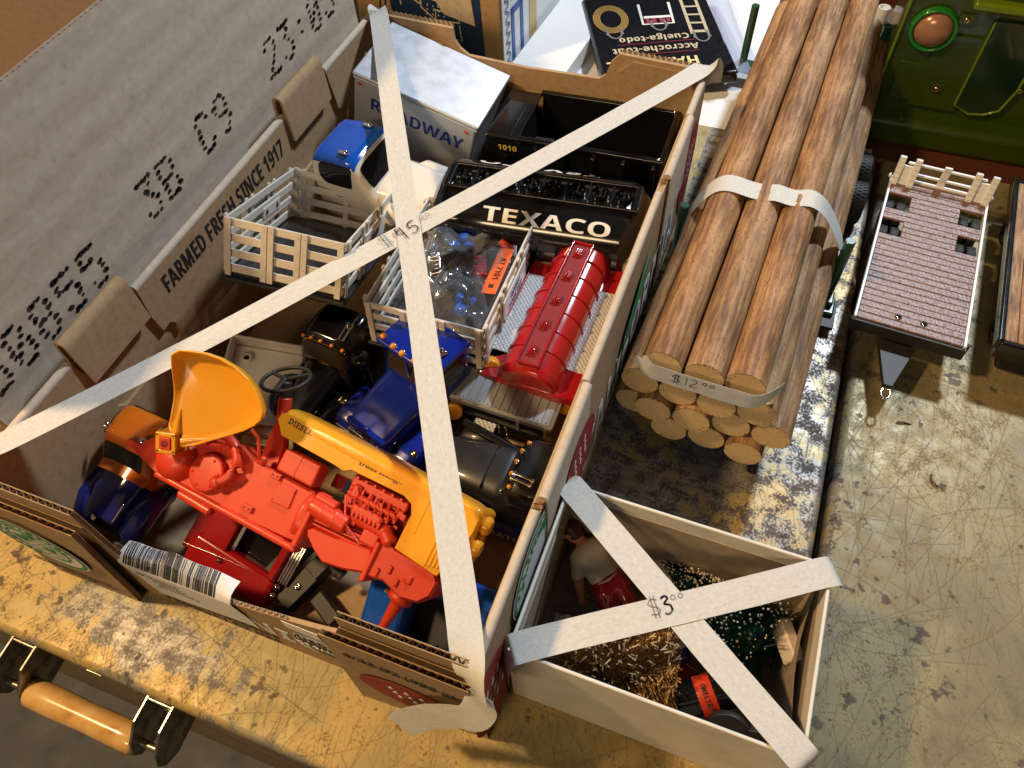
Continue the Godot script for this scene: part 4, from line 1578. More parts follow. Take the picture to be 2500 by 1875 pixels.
func stake_bed(o: Node3D, w: float, l: float, h: float) -> void:
	# x across, z along, tailgate at +z; floor at y = 0
	put("bed_floor", MB.new().box(Vector3(0, -0.001, 0), Vector3(w - 0.004, 0.003, l - 0.004), 0.0006), M.black_dusty, o)
	var fr := MB.new()
	fr.rbox(Vector3(0, -0.005, 0), Vector3(w + 0.006, 0.004, l + 0.006), 0.001)
	put("bed_frame", fr, M.black_plastic, o)
	var rail_h := h * 0.148
	var lv := []
	for k in 4: lv.append(0.002 + rail_h / 2 + k * (h - rail_h) / 3.0)
	var slat_x := MB.new().box(Vector3.ZERO, Vector3(w, rail_h, 0.0022), 0.0005).mesh()
	var slat_z := MB.new().box(Vector3.ZERO, Vector3(0.0022, rail_h, l - 0.006), 0.0005).mesh()
	var stake := MB.new().box(Vector3.ZERO, Vector3(0.0055, h + 0.004, 0.0018), 0.0004).mesh()
	var stake_s := MB.new().box(Vector3.ZERO, Vector3(0.0018, h + 0.004, 0.0055), 0.0004).mesh()
	for z in [-1.0, 1.0]:
		for y in lv: put("slat", slat_x, M.stake_white, o, at(Vector3(0, y, z * (l / 2 - 0.001))))
		var xs := [-0.46, -0.165, -0.11, 0.11, 0.165, 0.46] if z > 0 else [-0.46, -0.38, 0.05, 0.38, 0.46]
		for x in xs:
			var st := put("stake", stake, M.stake_white, o, at(Vector3(x * w, h / 2 + 0.001, z * (l / 2 + (0.0012 if z > 0 else -0.0008)))))
			for k in (4 if z > 0 else 0):
				put("rivet", MB.new().dome(Vector3(0, lv[k] - h / 2 - 0.001, 0.0009), 0.0007, Vector3(0, 0, 1), 0.6, 6, 2), M.stake_white, st)
	for x in [-1.0, 1.0]:
		for y in lv: put("slat", slat_z, M.stake_white, o, at(Vector3(x * (w / 2 - 0.001), y, 0)))
		for z in [-0.46, -0.2, -0.12, 0.12, 0.2, 0.46]:
			put("stake", stake_s, M.stake_white, o, at(Vector3(x * (w / 2 + 0.0012), h / 2 + 0.001, z * l)))
		var sgn := put("sign_board", MB.new().rbox(Vector3(x * (w / 2 + 0.0036), h * 0.62, 0.0), Vector3(0.0016, h * 0.5, l * 0.42), 0.0005), M.sign_white, o)
		if x > 0:
			for k in 2:
				letters(["DAIRY", "POULTRY"][k], h * 0.13, M.blue_print, sgn, Transform3D(Basis(Vector3(0, 0, -1), Vector3(0, 1, 0), Vector3(1, 0, 0)), Vector3(w / 2 + 0.0045, h * (0.68 - 0.2 * k), 0)), true)
	var bk := MB.new()
	bk.box(Vector3(-w / 2 + 0.0015, h * 0.56, -l * 0.12), Vector3(0.003, h * 0.22, l * 0.26), 0.0006)
	var bn := put("bracket_plate", bk, M.stake_white, o)
	for z in [-0.2, -0.04]:
		put("bracket_hole", MB.new().lathe([Vector2(0, 0), Vector2(0.0024, 0), Vector2(0.0024, 0.0006), Vector2(0, 0.0006)], 12, Vector3(-w / 2 + 0.003, h * 0.56, l * z), Vector3.RIGHT), M.ink, bn)


func stake_beds() -> void:
	var a := thing("toy_stake_bed", "empty white toy stake bed leaning beside the carton print", "toy truck part", Transform3D(Basis.from_euler(Vector3(deg_to_rad(-25), deg_to_rad(14.5), deg_to_rad(-10.5))), Vector3(0.088, 0.106, -0.327)), "white stake beds")
	stake_bed(a, 0.108, 0.165, 0.050)
	var b := thing("toy_stake_bed", "white toy stake bed holding the clear bag of loose parts", "toy truck part", at(Vector3(0.2285, 0.072, -0.3465), 2.5, -3.5, -1.5), "white stake beds")
	stake_bed(b, 0.114, 0.155, 0.048)
	bag(Transform3D(b.transform.basis, b.transform.origin + Vector3(0, 0.004, 0)))


func bag(xf: Transform3D) -> void:
	var n := FastNoiseLite.new()
	n.seed = 8
	n.frequency = 22.0
	n.fractal_octaves = 2
	var n2 := FastNoiseLite.new()
	n2.seed = 9
	n2.noise_type = FastNoiseLite.TYPE_SIMPLEX
	n2.fractal_type = FastNoiseLite.FRACTAL_RIDGED
	n2.frequency = 20.0
	var P := []
	for i in 61:
		var row := PackedVector3Array()
		for j in 61:
			var u := j / 60.0 * 2 - 1
			var v := i / 60.0 * 2 - 1
			var e := 1.0 - pow(maxf(absf(u), absf(v)), 4.0)
			var y := 0.012 + 0.026 * e * (1.0 - 0.25 * v) + 0.008 * n.get_noise_2d(u * 0.05, v * 0.06) * (0.4 + e) + 0.0035 * n2.get_noise_2d(u * 0.055 + 0.1, v * 0.05) * (0.3 + e)
			row.append(Vector3(u * 0.050 + 0.002 * n.get_noise_2d(v, 0.3), y, v * 0.070))
		P.append(row)
	var low := []
	for i in range(60, -1, -10):
		var row := PackedVector3Array()
		for j in range(0, 61, 10): row.append(Vector3(P[i][j].x, 0.002, P[i][j].z))
		low.append(row)
	P.reverse()
	single("clear_bag", MB.new().grid(P), M.poly_film, "crinkled clear plastic bag of loose parts in the white stake bed", "plastic bag", xf)
	var r := RandomNumberGenerator.new()
	r.seed = 31
	# what is in it
	var tg := thing("orange_tag", "orange tag with black printing inside the clear plastic bag", "tag", xf * at(Vector3(0.040, 0.032, -0.012), 0, 6, 12))
	put("tag_card", MB.new().rbox(Vector3.ZERO, Vector3(0.015, 0.0012, 0.058), 0.0005), mat("tag_orange", lin(0.78, 0.13, 0.03), 0.45), tg)
	letters("AT 7101", 0.0062, M.ink, tg, Transform3D(Basis(Vector3(0, 0, 1), Vector3(1, 0, 0), Vector3(0, 1, 0)), Vector3(0.001, 0.0009, -0.002)), true, 0.9)
	put("printed_mark", MB.new().box(Vector3(0, 0.0008, 0.020), Vector3(0.005, 0.0003, 0.004)), M.ink, tg)
	var kinds := [["blue_part", "bright blue moulded clip under the clear bag near its tag", M.bright_blue], ["blue_part", "bright blue moulded part at the far side of the clear bag", M.bright_blue], ["red_part", "small red plastic peg at the far corner of the clear bag", M.red_vinyl], ["red_block", "dark red ribbed part next to the orange tag", M.red_enamel], ["chrome_ladder", "chrome ladder shaped part among black parts in the bag", M.chrome], ["grey_strip", "pale grey strips near the far right corner of the clear bag", M.grey_cast]]
	var where := [Vector3(0.020, 0.020, 0.034), Vector3(-0.010, 0.026, -0.038), Vector3(0.034, 0.026, -0.054), Vector3(0.020, 0.028, -0.016), Vector3(-0.020, 0.027, 0.000), Vector3(0.042, 0.026, -0.040)]
	for k in kinds.size():
		var b := MB.new()
		b.x = at(Vector3.ZERO, r.randf() * 360, r.randf_range(-20, 20), r.randf_range(-20, 20))
		match k:
			0, 1:
				b.rbox(Vector3.ZERO, Vector3(0.020, 0.008, 0.012), 0.003)
				b.rod(Vector3(-0.012, 0.004, 0), Vector3(0.014, 0.006, 0.006), 0.003, 10, 0.001)
				b.rbox(Vector3(0.006, 0.005, -0.006), Vector3(0.008, 0.008, 0.008), 0.002)
			2:
				b.rod(Vector3(-0.007, 0, 0), Vector3(0.007, 0, 0), 0.004, 12, 0.001)
				b.rod(Vector3(-0.008, 0, 0), Vector3(-0.005, 0, 0), 0.0055, 12, 0.001)
			3:
				for j in 6: b.rbox(Vector3(-0.012 + j * 0.005, 0, 0), Vector3(0.0042, 0.006, 0.013), 0.001)
				b.box(Vector3(0, -0.002, 0), Vector3(0.03, 0.003, 0.011), 0.0005)
			4:
				for s in [-1.0, 1.0]: b.rod(Vector3(-0.016, 0, s * 0.005), Vector3(0.016, 0, s * 0.005), 0.0013, 8)
				for j in 7: b.rod(Vector3(-0.014 + j * 0.0047, 0, -0.005), Vector3(-0.014 + j * 0.0047, 0, 0.005), 0.001, 8)
			5:
				b.rbox(Vector3(0, 0, 0), Vector3(0.018, 0.002, 0.004), 0.001)
				b.rbox(Vector3(0.004, 0.003, 0.006), Vector3(0.014, 0.002, 0.004), 0.001)
		single(kinds[k][0], b, kinds[k][2], kinds[k][1], "toy part", xf * at(where[k]))
	# black running gear, axles and wheels
	var wheel := MB.new()
	wheel.lathe([Vector2(0.0, -0.004), Vector2(0.004, -0.004), Vector2(0.005, -0.003), Vector2(0.0095, -0.0042), Vector2(0.011, -0.003), Vector2(0.011, 0.003), Vector2(0.0095, 0.0042), Vector2(0.005, 0.003), Vector2(0.0, 0.004)], 20)
	for k in 20: wheel.box(Vector3(cos(TAU * k / 20) * 0.011, 0, sin(TAU * k / 20) * 0.011), Vector3(0.001, 0.006, 0.001))
	var proto: Node3D = null
	var spots := [Vector3(-0.034, 0.020, -0.030), Vector3(-0.020, 0.022, -0.046), Vector3(0.012, 0.024, 0.000), Vector3(-0.026, 0.018, -0.010), Vector3(-0.008, 0.020, 0.010), Vector3(0.008, 0.018, -0.028), Vector3(0.004, 0.022, 0.018), Vector3(-0.030, 0.016, 0.014), Vector3(0.026, 0.018, 0.004), Vector3(-0.002, 0.020, -0.012), Vector3(0.018, 0.016, -0.046)]
	for k in spots.size():
		var x := xf * at(spots[k], r.randf() * 360, r.randf_range(-60, 60), r.randf_range(-60, 60))
		if proto == null:
			proto = single("rubber_ring", wheel, M.rubber, "small black toy tyre ring heaped in the clear bag", "toy wheel", x, "black wheels in the clear bag")
		else:
			var c: Node3D = proto.duplicate()
			c.name = numbered("rubber_ring")
			add_child(c)
			c.transform = x
	for k in 16:
		var b := MB.new()
		b.rbox(Vector3.ZERO, Vector3(r.randf_range(0.012, 0.032), 0.005, r.randf_range(0.005, 0.011)), 0.001)
		b.rod(Vector3(-0.012, 0.003, 0), Vector3(0.012, 0.004, r.randf_range(-0.006, 0.006)), 0.0018, 8)
		b.dome(Vector3(0.006, 0.0025, 0), 0.003, Vector3.UP, 0.7)
		var mm: Material = [M.black_enamel, M.black_plastic, M.chrome][0 if k < 8 else (1 if k < 12 else 2)]
		single("frame_piece" if k < 12 else "bright_piece", b, mm, "small black moulded frame piece heaped in the clear bag" if k < 12 else "small bright metal fitting heaped in the clear bag", "toy part", xf * at(Vector3(r.randf_range(-0.036, 0.026), r.randf_range(0.014, 0.030), r.randf_range(-0.046, 0.026)), r.randf() * 360, r.randf_range(-25, 25), r.randf_range(-25, 25)), "black frame pieces in the clear bag" if k < 12 else "bright fittings in the clear bag")


func red_tank() -> void:
	var o := thing("toy_tank_body", "shiny red toy tank body with silver tread plate walkways", "toy truck part", at(Vector3(0.3355, 0.066, -0.345), -1.5, 2.0, 1.5))
	var W := 0.098
	var L := 0.160
	var dk := MB.new()
	dk.x = Transform3D(Basis(Vector3(1, 0, 0), Vector3(0, 0, -1), Vector3(0, 1, 0)), Vector3.ZERO)
	var P := [Vector2(-W / 2, -L / 2), Vector2(W / 2, -L / 2), Vector2(W / 2, L / 2), Vector2(-W / 2, L / 2)]
	var notch := []
	for k in 9: notch.append(Vector2(-W / 2 + sin(PI * k / 8) * 0.020, -L / 2 + 0.037 - cos(PI * k / 8) * 0.016))
	notch.reverse()
	P = [Vector2(-W / 2, -L / 2), Vector2(W / 2, -L / 2), Vector2(W / 2, L / 2), Vector2(-W / 2, L / 2)] + notch
	dk.extrude(P, 0.0, 0.012, 0.001)
	put("deck", dk, M.red_enamel, o)
	put("deck_side", MB.new().rbox(Vector3(0, -0.010, 0.0), Vector3(W * 0.72, 0.022, L * 0.96), 0.004), M.red_enamel, o)
	for s in [-1.0, 1.0]:
		put("walkway", MB.new().box(Vector3(s * 0.0375, 0.0125, 0.002), Vector3(0.0205, 0.0012, 0.098), 0.0003), M.tread_plate, o)
		put("deck_rail", MB.new().rbox(Vector3(s * (W / 2 - 0.0012), 0.013, 0.0), Vector3(0.0024, 0.003, 0.11), 0.001), M.red_enamel, o)
	var S := [[-L / 2 + 0.001, 0.024, -0.012, 0.034, 2.5], [-L / 2 + 0.004, 0.027, -0.014, 0.038, 2.5], [0.0, 0.0278, -0.014, 0.0395, 2.5], [L / 2 - 0.006, 0.028, -0.014, 0.039, 2.5], [L / 2 - 0.001, 0.0265, -0.014, 0.036, 2.5], [L / 2 + 0.001, 0.024, -0.012, 0.033, 2.5]]
	put("tank", loft(MB.new(), S, 4, 64), M.red_enamel, o)
	for k in 6:
		var z := -L / 2 + 0.022 + k * 0.0225
		put("tank_band", loft(MB.new(), [[z - 0.0006, 0.0282, -0.010, 0.0398, 2.5], [z, 0.0287, -0.010, 0.0403, 2.5], [z + 0.0006, 0.0282, -0.010, 0.0398, 2.5]], 2, 48), M.red_enamel, o)
	var tr := MB.new()
	for x in [-1.0, 1.0]: tr.rbox(Vector3(x * 0.0098, 0.0405, 0.0), Vector3(0.0018, 0.0055, L * 0.94), 0.0008)
	for z in [-1.0, 1.0]: tr.rbox(Vector3(0, 0.0405, z * L * 0.468), Vector3(0.0196, 0.0055, 0.0018), 0.0008)
	put("hatch_trough", tr, M.red_enamel, o)
	put("trough_floor", MB.new().box(Vector3(0, 0.0398, 0), Vector3(0.018, 0.0016, L * 0.93), 0.0004), mat("red_rough", lin(0.20, 0.006, 0.01), 0.55), o)
	for k in 5:
		var z: float = -0.062 + k * 0.0305
		var b := MB.new()
		b.lathe([Vector2(0, 0.0035), Vector2(0.0052, 0.0035), Vector2(0.006, 0.0)].duplicate(), 14, Vector3(0, 0.0408, z), Vector3.DOWN)
		b.dome(Vector3(0, 0.0405, z), 0.0042, Vector3.UP, 0.8, 12, 3)
		for j in 3: b.rbox(Vector3(-0.002 + j * 0.002, 0.0435, z), Vector3(0.0011, 0.0036, 0.0085 - absf(j - 1) * 0.002), 0.0005, 1)
		b.rbox(Vector3(0.0, 0.0428, z + 0.003), Vector3(0.0095, 0.0018, 0.0014), 0.0005, 1)
		put("hatch", b, M.red_enamel, o)
	var nk := put("end_cap", loft(MB.new(), [[L / 2 - 0.004, 0.036, -0.014, 0.016, 3.0], [L / 2 + 0.0005, 0.035, -0.013, 0.0155, 3.0], [L / 2 + 0.002, 0.033, -0.012, 0.014, 3.0]], 2, 40), M.red_enamel, o)
	nk.set_meta("label", "rounded near end of the red tank")
	var ch := MB.new()
	ch.dome(Vector3(-W / 2 + 0.002, 0.010, L / 2 - 0.004), 0.004, Vector3(-0.6, 0.5, 0.6), 0.9)
	ch.dome(Vector3(-W / 2 + 0.001, 0.003, L / 2 - 0.001), 0.003, Vector3(-0.6, 0.2, 0.6), 0.9)
	put("bright_fitting", ch, M.chrome, o)


func mack_cab() -> void:
	var o := thing("toy_mack_cab", "deep blue toy truck cab with MACK grille and amber roof lamps", "toy truck part", at(Vector3(0.2475, 0.008, -0.276), -19, 0, 0))
	var m: Material = M.blue_enamel
	# cab, hood to the front at +z
	var S := cab_body(o, 0.0335, 0.106, 0.070, 0.040, m, null, M.warm_glass, 0.008, 7.0)
	# roof visor
	var v := MB.new()
	v.rbox(Vector3(0, 0.1055, 0.022), Vector3(0.070, 0.006, 0.050), 0.0028, 3)
	put("roof_panel", v, m, o)
	put("window_post", MB.new().box(Vector3(0, 0.087, 0.0455), Vector3(0.0022, 0.034, 0.0022), 0.0004), m, o)
	roof_lamps(o, [Vector3(-0.031, 0.1075, 0.040), Vector3(-0.0155, 0.1085, 0.043), Vector3(-0.004, 0.1085, 0.044), Vector3(0.010, 0.1085, 0.043), Vector3(0.026, 0.1075, 0.040)], 0.0034, Vector3(0, 0.75, 0.6).normalized())
	put("air_horn", horns(MB.new(), Vector3(0.024, 0.1105, 0.020), Vector3(-0.1, 0.02, 1).normalized(), 0.028), M.chrome, o)
	# tapering hood with crease and upright grille
	var H := hood(o, 0.044, 0.108, 0.0295, 0.0245, 0.073, 0.062, 0.004, m, 9.0)
	put("hood_ridge", MB.new().box(Vector3(0, 0.0625, 0.1045), Vector3(0.046, 0.003, 0.006), 0.0012), m, o)
	var gr := put("grille", MB.new().rbox(Vector3(0, 0.031, 0.1088), Vector3(0.042, 0.047, 0.0022), 0.001), M.chrome, o)
	put("grille_core", MB.new().box(Vector3(0, 0.031, 0.1095), Vector3(0.038, 0.043, 0.0018), 0.0004), M.black_plastic, gr)
	for k in 18:
		put("grille_bar", MB.new().box(Vector3(-0.0178 + k * 0.0021, 0.031, 0.1104), Vector3(0.0008, 0.042, 0.0008), 0.0002), M.grey_cast, gr)
	letters("MACK", 0.0048, M.chrome, o, at(Vector3(0, 0.0568, 0.1084), 0, -12, 0), true, 1.5, "Droid Sans", 0.0008)
	letters("Mack", 0.0045, M.chrome, o, Transform3D(Basis(Vector3(0, 0, -1), Vector3(0, 1, 0), Vector3(1, 0, 0)), Vector3(0.0258, 0.055, 0.094)), false, 1.2, "Droid Serif")
	put("hood_emblem", MB.new().dome(Vector3(0, 0.064, 0.1045), 0.003, Vector3(0, 0.8, 0.4), 1.0), m, o)
	for s in [-1.0, 1.0]:
		var f := MB.new()
		loft(f, [[0.062, 0.011, 0.004, 0.044, 5.0], [0.068, 0.0125, 0.004, 0.050, 5.0], [0.092, 0.013, 0.004, 0.0505, 5.0], [0.104, 0.0125, 0.003, 0.047, 5.0], [0.1075, 0.011, 0.005, 0.043, 5.0]], 3, 32)
		put("front_fender", f, m, o, at(Vector3(s * 0.0355, 0, 0)))
		var hl := put("headlight", MB.new().rbox(Vector3(s * 0.0355, 0.030, 0.1078), Vector3(0.020, 0.013, 0.0022), 0.0012), M.chrome, o)
		for q in [-1.0, 1.0]:
			put("lamp_lens", MB.new().dome(Vector3(s * 0.0355 + q * 0.0048, 0.030, 0.1088), 0.0044, Vector3(0, 0, 1), 0.35), M.warm_glass, hl)
		put("turn_lamp", MB.new().dome(Vector3(s * 0.044, 0.0515, 0.092), 0.0034, Vector3(s * 0.5, 0.6, 0.5), 1.2), M.brass, o)
	put("bumper", MB.new().rbox(Vector3(0, 0.006, 0.110), Vector3(0.096, 0.010, 0.005), 0.0015), M.navy_enamel, o)


func round_cab(o: Node3D, m: Material, rm: Material, fm: Material, gm: Material, k := 1.0) -> void:
	# an older round-shouldered cab with pontoon fenders
	var S := cab_body(o, 0.030 * k, 0.074 * k, 0.049 * k, 0.036 * k, m, rm, gm, 0.015 * k, 4.0)
	var H := hood(o, 0.040 * k, 0.094 * k, 0.026 * k, 0.0185 * k, 0.052 * k, 0.043 * k, 0.006 * k, fm, 3.2)
	for s in [-1.0, 1.0]:
		var f := MB.new()
		vtube(f, [Vector3(s * 0.027, 0.006, 0.040) * k, Vector3(s * 0.029, 0.016, 0.048) * k, Vector3(s * 0.029, 0.026, 0.062) * k, Vector3(s * 0.0285, 0.027, 0.078) * k, Vector3(s * 0.027, 0.021, 0.092) * k, Vector3(s * 0.026, 0.014, 0.097) * k, Vector3(s * 0.026, 0.012, 0.098) * k], [0.004 * k, 0.009 * k, 0.0115 * k, 0.0125 * k, 0.011 * k, 0.007 * k, 0.0005], 18)
		put("front_fender", f, fm, o)


func black_cabs() -> void:
	var a := thing("toy_black_cab", "black toy truck cab with twin chrome horns, beside the deep blue cab", "toy truck part", at(Vector3(0.143, 0.008, -0.288), -6, 0, 0), "black truck cabs")
	cab_body(a, 0.032, 0.084, 0.052, 0.046, M.black_enamel, null, M.warm_glass, 0.007, 3.6)
	hood(a, 0.050, 0.112, 0.024, 0.015, 0.056, 0.047, 0.008, M.black_enamel, 3.0)
	put("windshield_frame", patch([[0.0, 0.030, 0.003, 0.084, 3.6], [0.0455, 0.0315, 0.003, 0.0805, 3.6], [0.0535, 0.031, 0.003, 0.054, 3.6]], 55, 125, 1.08, 1.92, 0.0003, 20, 5, 0.1), M.brass, a)
	put("windshield_glass", patch([[0.0, 0.030, 0.003, 0.084, 3.6], [0.0455, 0.0315, 0.003, 0.0805, 3.6], [0.0535, 0.031, 0.003, 0.054, 3.6]], 57.5, 122.5, 1.16, 1.84, 0.0012, 20, 5, 0.1), M.warm_glass, a)
	roof_lamps(a, [Vector3(-0.022, 0.0765, 0.045), Vector3(-0.0115, 0.0795, 0.046), Vector3(0.0, 0.081, 0.0465), Vector3(0.0115, 0.0795, 0.046), Vector3(0.022, 0.0765, 0.045)], 0.0024, Vector3(0, 0.6, 0.8))
	put("air_horn", horns(MB.new(), Vector3(0.0155, 0.0845, 0.020), Vector3(0.05, -0.10, 1).normalized(), 0.020), M.chrome, a)
	for s in [-1.0, 1.0]:
		var f := MB.new()
		vtube(f, [Vector3(s * 0.026, 0.006, 0.052), Vector3(s * 0.030, 0.020, 0.060), Vector3(s * 0.030, 0.030, 0.076), Vector3(s * 0.028, 0.029, 0.095), Vector3(s * 0.025, 0.019, 0.110), Vector3(s * 0.024, 0.012, 0.115)], [0.005, 0.010, 0.0125, 0.013, 0.010, 0.002], 18)
		put("front_fender", f, M.black_enamel, a)
	var ex := MB.new()
	ex.lathe([Vector2(0.005, 0.0), Vector2(0.006, 0.01), Vector2(0.0058, 0.045), Vector2(0.0045, 0.050), Vector2(0.0048, 0.056), Vector2(0.0085, 0.058), Vector2(0.0088, 0.066), Vector2(0.007, 0.069), Vector2(0.0, 0.0695)], 18, Vector3(0.042, 0.012, 0.046))
	put("air_cleaner", ex, M.black_enamel, a)
	var b := thing("toy_black_cab", "dusty black toy truck cab against the right wall, EATON lettered on its sill", "toy truck part", at(Vector3(0.3935, 0.010, -0.184), -92, 0, 0), "black truck cabs")
	cab_body(b, 0.0335, 0.076, 0.048, 0.040, M.black_dusty, null, M.dark_glass, 0.010, 3.6)
	hood(b, 0.046, 0.112, 0.030, 0.024, 0.053, 0.048, 0.006, M.black_dusty, 3.2)
	put("hood_seam", MB.new().rbox(Vector3(0, 0.0488, 0.066), Vector3(0.046, 0.0065, 0.0012), 0.0005), M.black_enamel, b)
	roof_lamps(b, [Vector3(-0.022, 0.0695, 0.038), Vector3(-0.0115, 0.0725, 0.040), Vector3(0.0, 0.0735, 0.0405), Vector3(0.0115, 0.0725, 0.040), Vector3(0.022, 0.0695, 0.038)], 0.0026, Vector3(0, 0.8, 0.6))
	put("air_horn", horns(MB.new(), Vector3(0.0155, 0.0755, 0.020), Vector3(-0.1, -0.02, 1).normalized(), 0.019), M.chrome, b)
	for s in [-1.0, 1.0]:
		put("running_board", MB.new().rbox(Vector3(s * 0.036, 0.012, 0.034), Vector3(0.010, 0.018, 0.062), 0.002), M.navy_enamel, b)
		var f := MB.new()
		vtube(f, [Vector3(s * 0.030, 0.006, 0.060), Vector3(s * 0.033, 0.020, 0.068), Vector3(s * 0.033, 0.028, 0.084), Vector3(s * 0.031, 0.026, 0.102), Vector3(s * 0.028, 0.016, 0.114)], [0.006, 0.010, 0.012, 0.012, 0.003], 16)
		put("front_fender", f, M.black_dusty, b)
	letters("EATONS", 0.008, M.ink_white, b, Transform3D(Basis(Vector3(0, 0, -1), Vector3(0, 1, 0), Vector3(1, 0, 0)), Vector3(0.0413, 0.012, 0.030)), true, 0.95, "Droid Serif")


func wrecker_bed() -> void:
	var o := thing("toy_wrecker_bed", "grey ribbed toy truck bed with yellow wheels in front of the red tank", "toy truck part", at(Vector3(0.3125, 0.067, -0.2545), 0, 4, -4))
	put("bed_deck", MB.new().rbox(Vector3.ZERO, Vector3(0.106, 0.003, 0.036), 0.001), M.grey_cast, o)
	for k in 13:
		var b := MB.new()
		b.box(Vector3(-0.0476 + k * 0.0079, 0.0018, 0), Vector3(0.0072, 0.0012, 0.0345), 0.0004)
		var n := put("plank", b, M.grey_cast, o)
		for z in [-0.0152, 0.0152]:
			put("rivet", MB.new().dome(Vector3(-0.0476 + k * 0.0079, 0.0024, z), 0.0007, Vector3.UP, 0.6, 6, 2), M.black_plastic, n)
	put("side_flange", MB.new().rbox(Vector3(0, -0.003, 0.018), Vector3(0.107, 0.007, 0.002), 0.0008), M.grey_cast, o)
	put("end_flange", MB.new().rbox(Vector3(0.0535, -0.001, 0.0), Vector3(0.002, 0.008, 0.037), 0.0008), M.grey_cast, o)
	for x in [0.022, 0.048]:
		var b := MB.new()
		b.rbox(Vector3(x, -0.010, 0.0185), Vector3(0.003, 0.016, 0.0025), 0.0008)
		b.rod(Vector3(x, -0.018, 0.0185), Vector3(x + 0.006, -0.028, 0.016), 0.0016, 8)
		put("bed_support", b, M.grey_cast, o)
	for p in [Vector3(-0.040, -0.017, 0.022), Vector3(0.056, -0.012, -0.017), Vector3(0.054, -0.032, 0.026), Vector3(-0.020, 0.0, -0.024)]:
		var b := MB.new()
		b.lathe([Vector2(0, -0.005), Vector2(0.008, -0.005), Vector2(0.0092, -0.0035), Vector2(0.0092, 0.0035), Vector2(0.008, 0.005), Vector2(0.004, 0.0052), Vector2(0, 0.0045)], 20, p, Vector3(0.25, 0.5, 0.8))
		put("yellow_wheel", b, M.yellow_vinyl, o)
	put("tread_step", MB.new().box(Vector3(-0.006, -0.012, 0.030), Vector3(0.020, 0.0015, 0.011), 0.0004), M.tread_plate, o)
	var bm := MB.new()
	bm.rod(Vector3(-0.024, -0.008, 0.034), Vector3(0.040, -0.010, 0.046), 0.0042, 14, 0.001)
	put("tow_boom", bm, M.black_enamel, o)
	for x in [0.006, 0.013]:
		var ch := MB.new()
		for k in 7:
			var c := Vector3(x + 0.0008 * k, -0.010 - 0.0025 * k, 0.026 + 0.001 * k)
			var P := []
			for j in 9:
				var g := TAU * j / 8
				var u := Vector3(cos(g) * 0.0009, sin(g) * 0.0017, 0) if k % 2 == 0 else Vector3(0, sin(g) * 0.0017, cos(g) * 0.0009)
				P.append(c + u)
			ch.tube(P, 0.0004, 5, false)
		put("chain", ch, M.chrome, o)
	put("under_frame", MB.new().rbox(Vector3(0, -0.024, 0.008), Vector3(0.09, 0.012, 0.024), 0.002), M.black_plastic, o)


func milk_tray() -> void:
	var o := thing("toy_white_tray", "milky white moulded tray with screw holes behind the yellow seat", "toy truck part", at(Vector3(0.092, 0.052, -0.200), 13, 12, -12))
	var w := 0.082
	var d := 0.082
	var h := 0.022
	var m: Material = M.milk_plastic
	put("tray_floor", MB.new().rbox(Vector3(0, -0.008, 0), Vector3(w - 0.004, 0.003, d - 0.004), 0.001), m, o)
	for q in [[Vector3(0, 0, -d / 2), Vector3(w, h, 0.0028)], [Vector3(0, 0, d / 2), Vector3(w, h, 0.0028)], [Vector3(-w / 2, 0, 0), Vector3(0.0028, h, d)], [Vector3(w / 2, 0, 0), Vector3(0.0028, h, d)]]:
		put("tray_wall", MB.new().rbox(q[0], q[1], 0.0012), m, o)
	for x in [-0.026, 0.028]:
		var b := MB.new()
		b.lathe([Vector2(0.0052, -0.0062), Vector2(0.005, -0.002), Vector2(0.0028, -0.002), Vector2(0.0028, -0.006)].duplicate(), 16, Vector3(x, 0, -0.026), Vector3.UP)
		var n := put("screw_boss", b, m, o)
		put("screw_hole", MB.new().lathe([Vector2(0, 0), Vector2(0.0028, 0), Vector2(0.0028, 0.0003), Vector2(0, 0.0003)], 14, Vector3(x, -0.0045, -0.026)), M.ink, n)
	var t := thing("toy_tan_fender", "tan curved toy fender lying behind the red gear lever", "toy truck part", at(Vector3(0.118, 0.038, -0.150), 10, 12, 6))
	var S := [[-0.018, 0.014, -0.008, 0.004, 2.4], [-0.012, 0.022, -0.009, 0.009, 2.4], [0.0, 0.026, -0.010, 0.012, 2.4], [0.014, 0.024, -0.009, 0.009, 2.4], [0.020, 0.016, -0.008, 0.003, 2.4]]
	put("fender_shell", loft(MB.new(), S, 4, 40), M.tan_plastic, t)
	for k in 2:
		var P := []
		for j in 15:
			var g := lerpf(0.25, 2.6, j / 14.0)
			var q := sec_pt([[0.0, 0.026 - 0.006 * k, -0.010, 0.012, 2.4], [0.001, 0.026 - 0.006 * k, -0.010, 0.012, 2.4]], g, 0.0)
			P.append(Vector3(q.x, q.y + 0.0004 + 0.0014 * k, 0.006 - 0.010 * k))
		put("fender_bead", MB.new().tube(P, 0.0011, 6), M.tan_plastic, t)


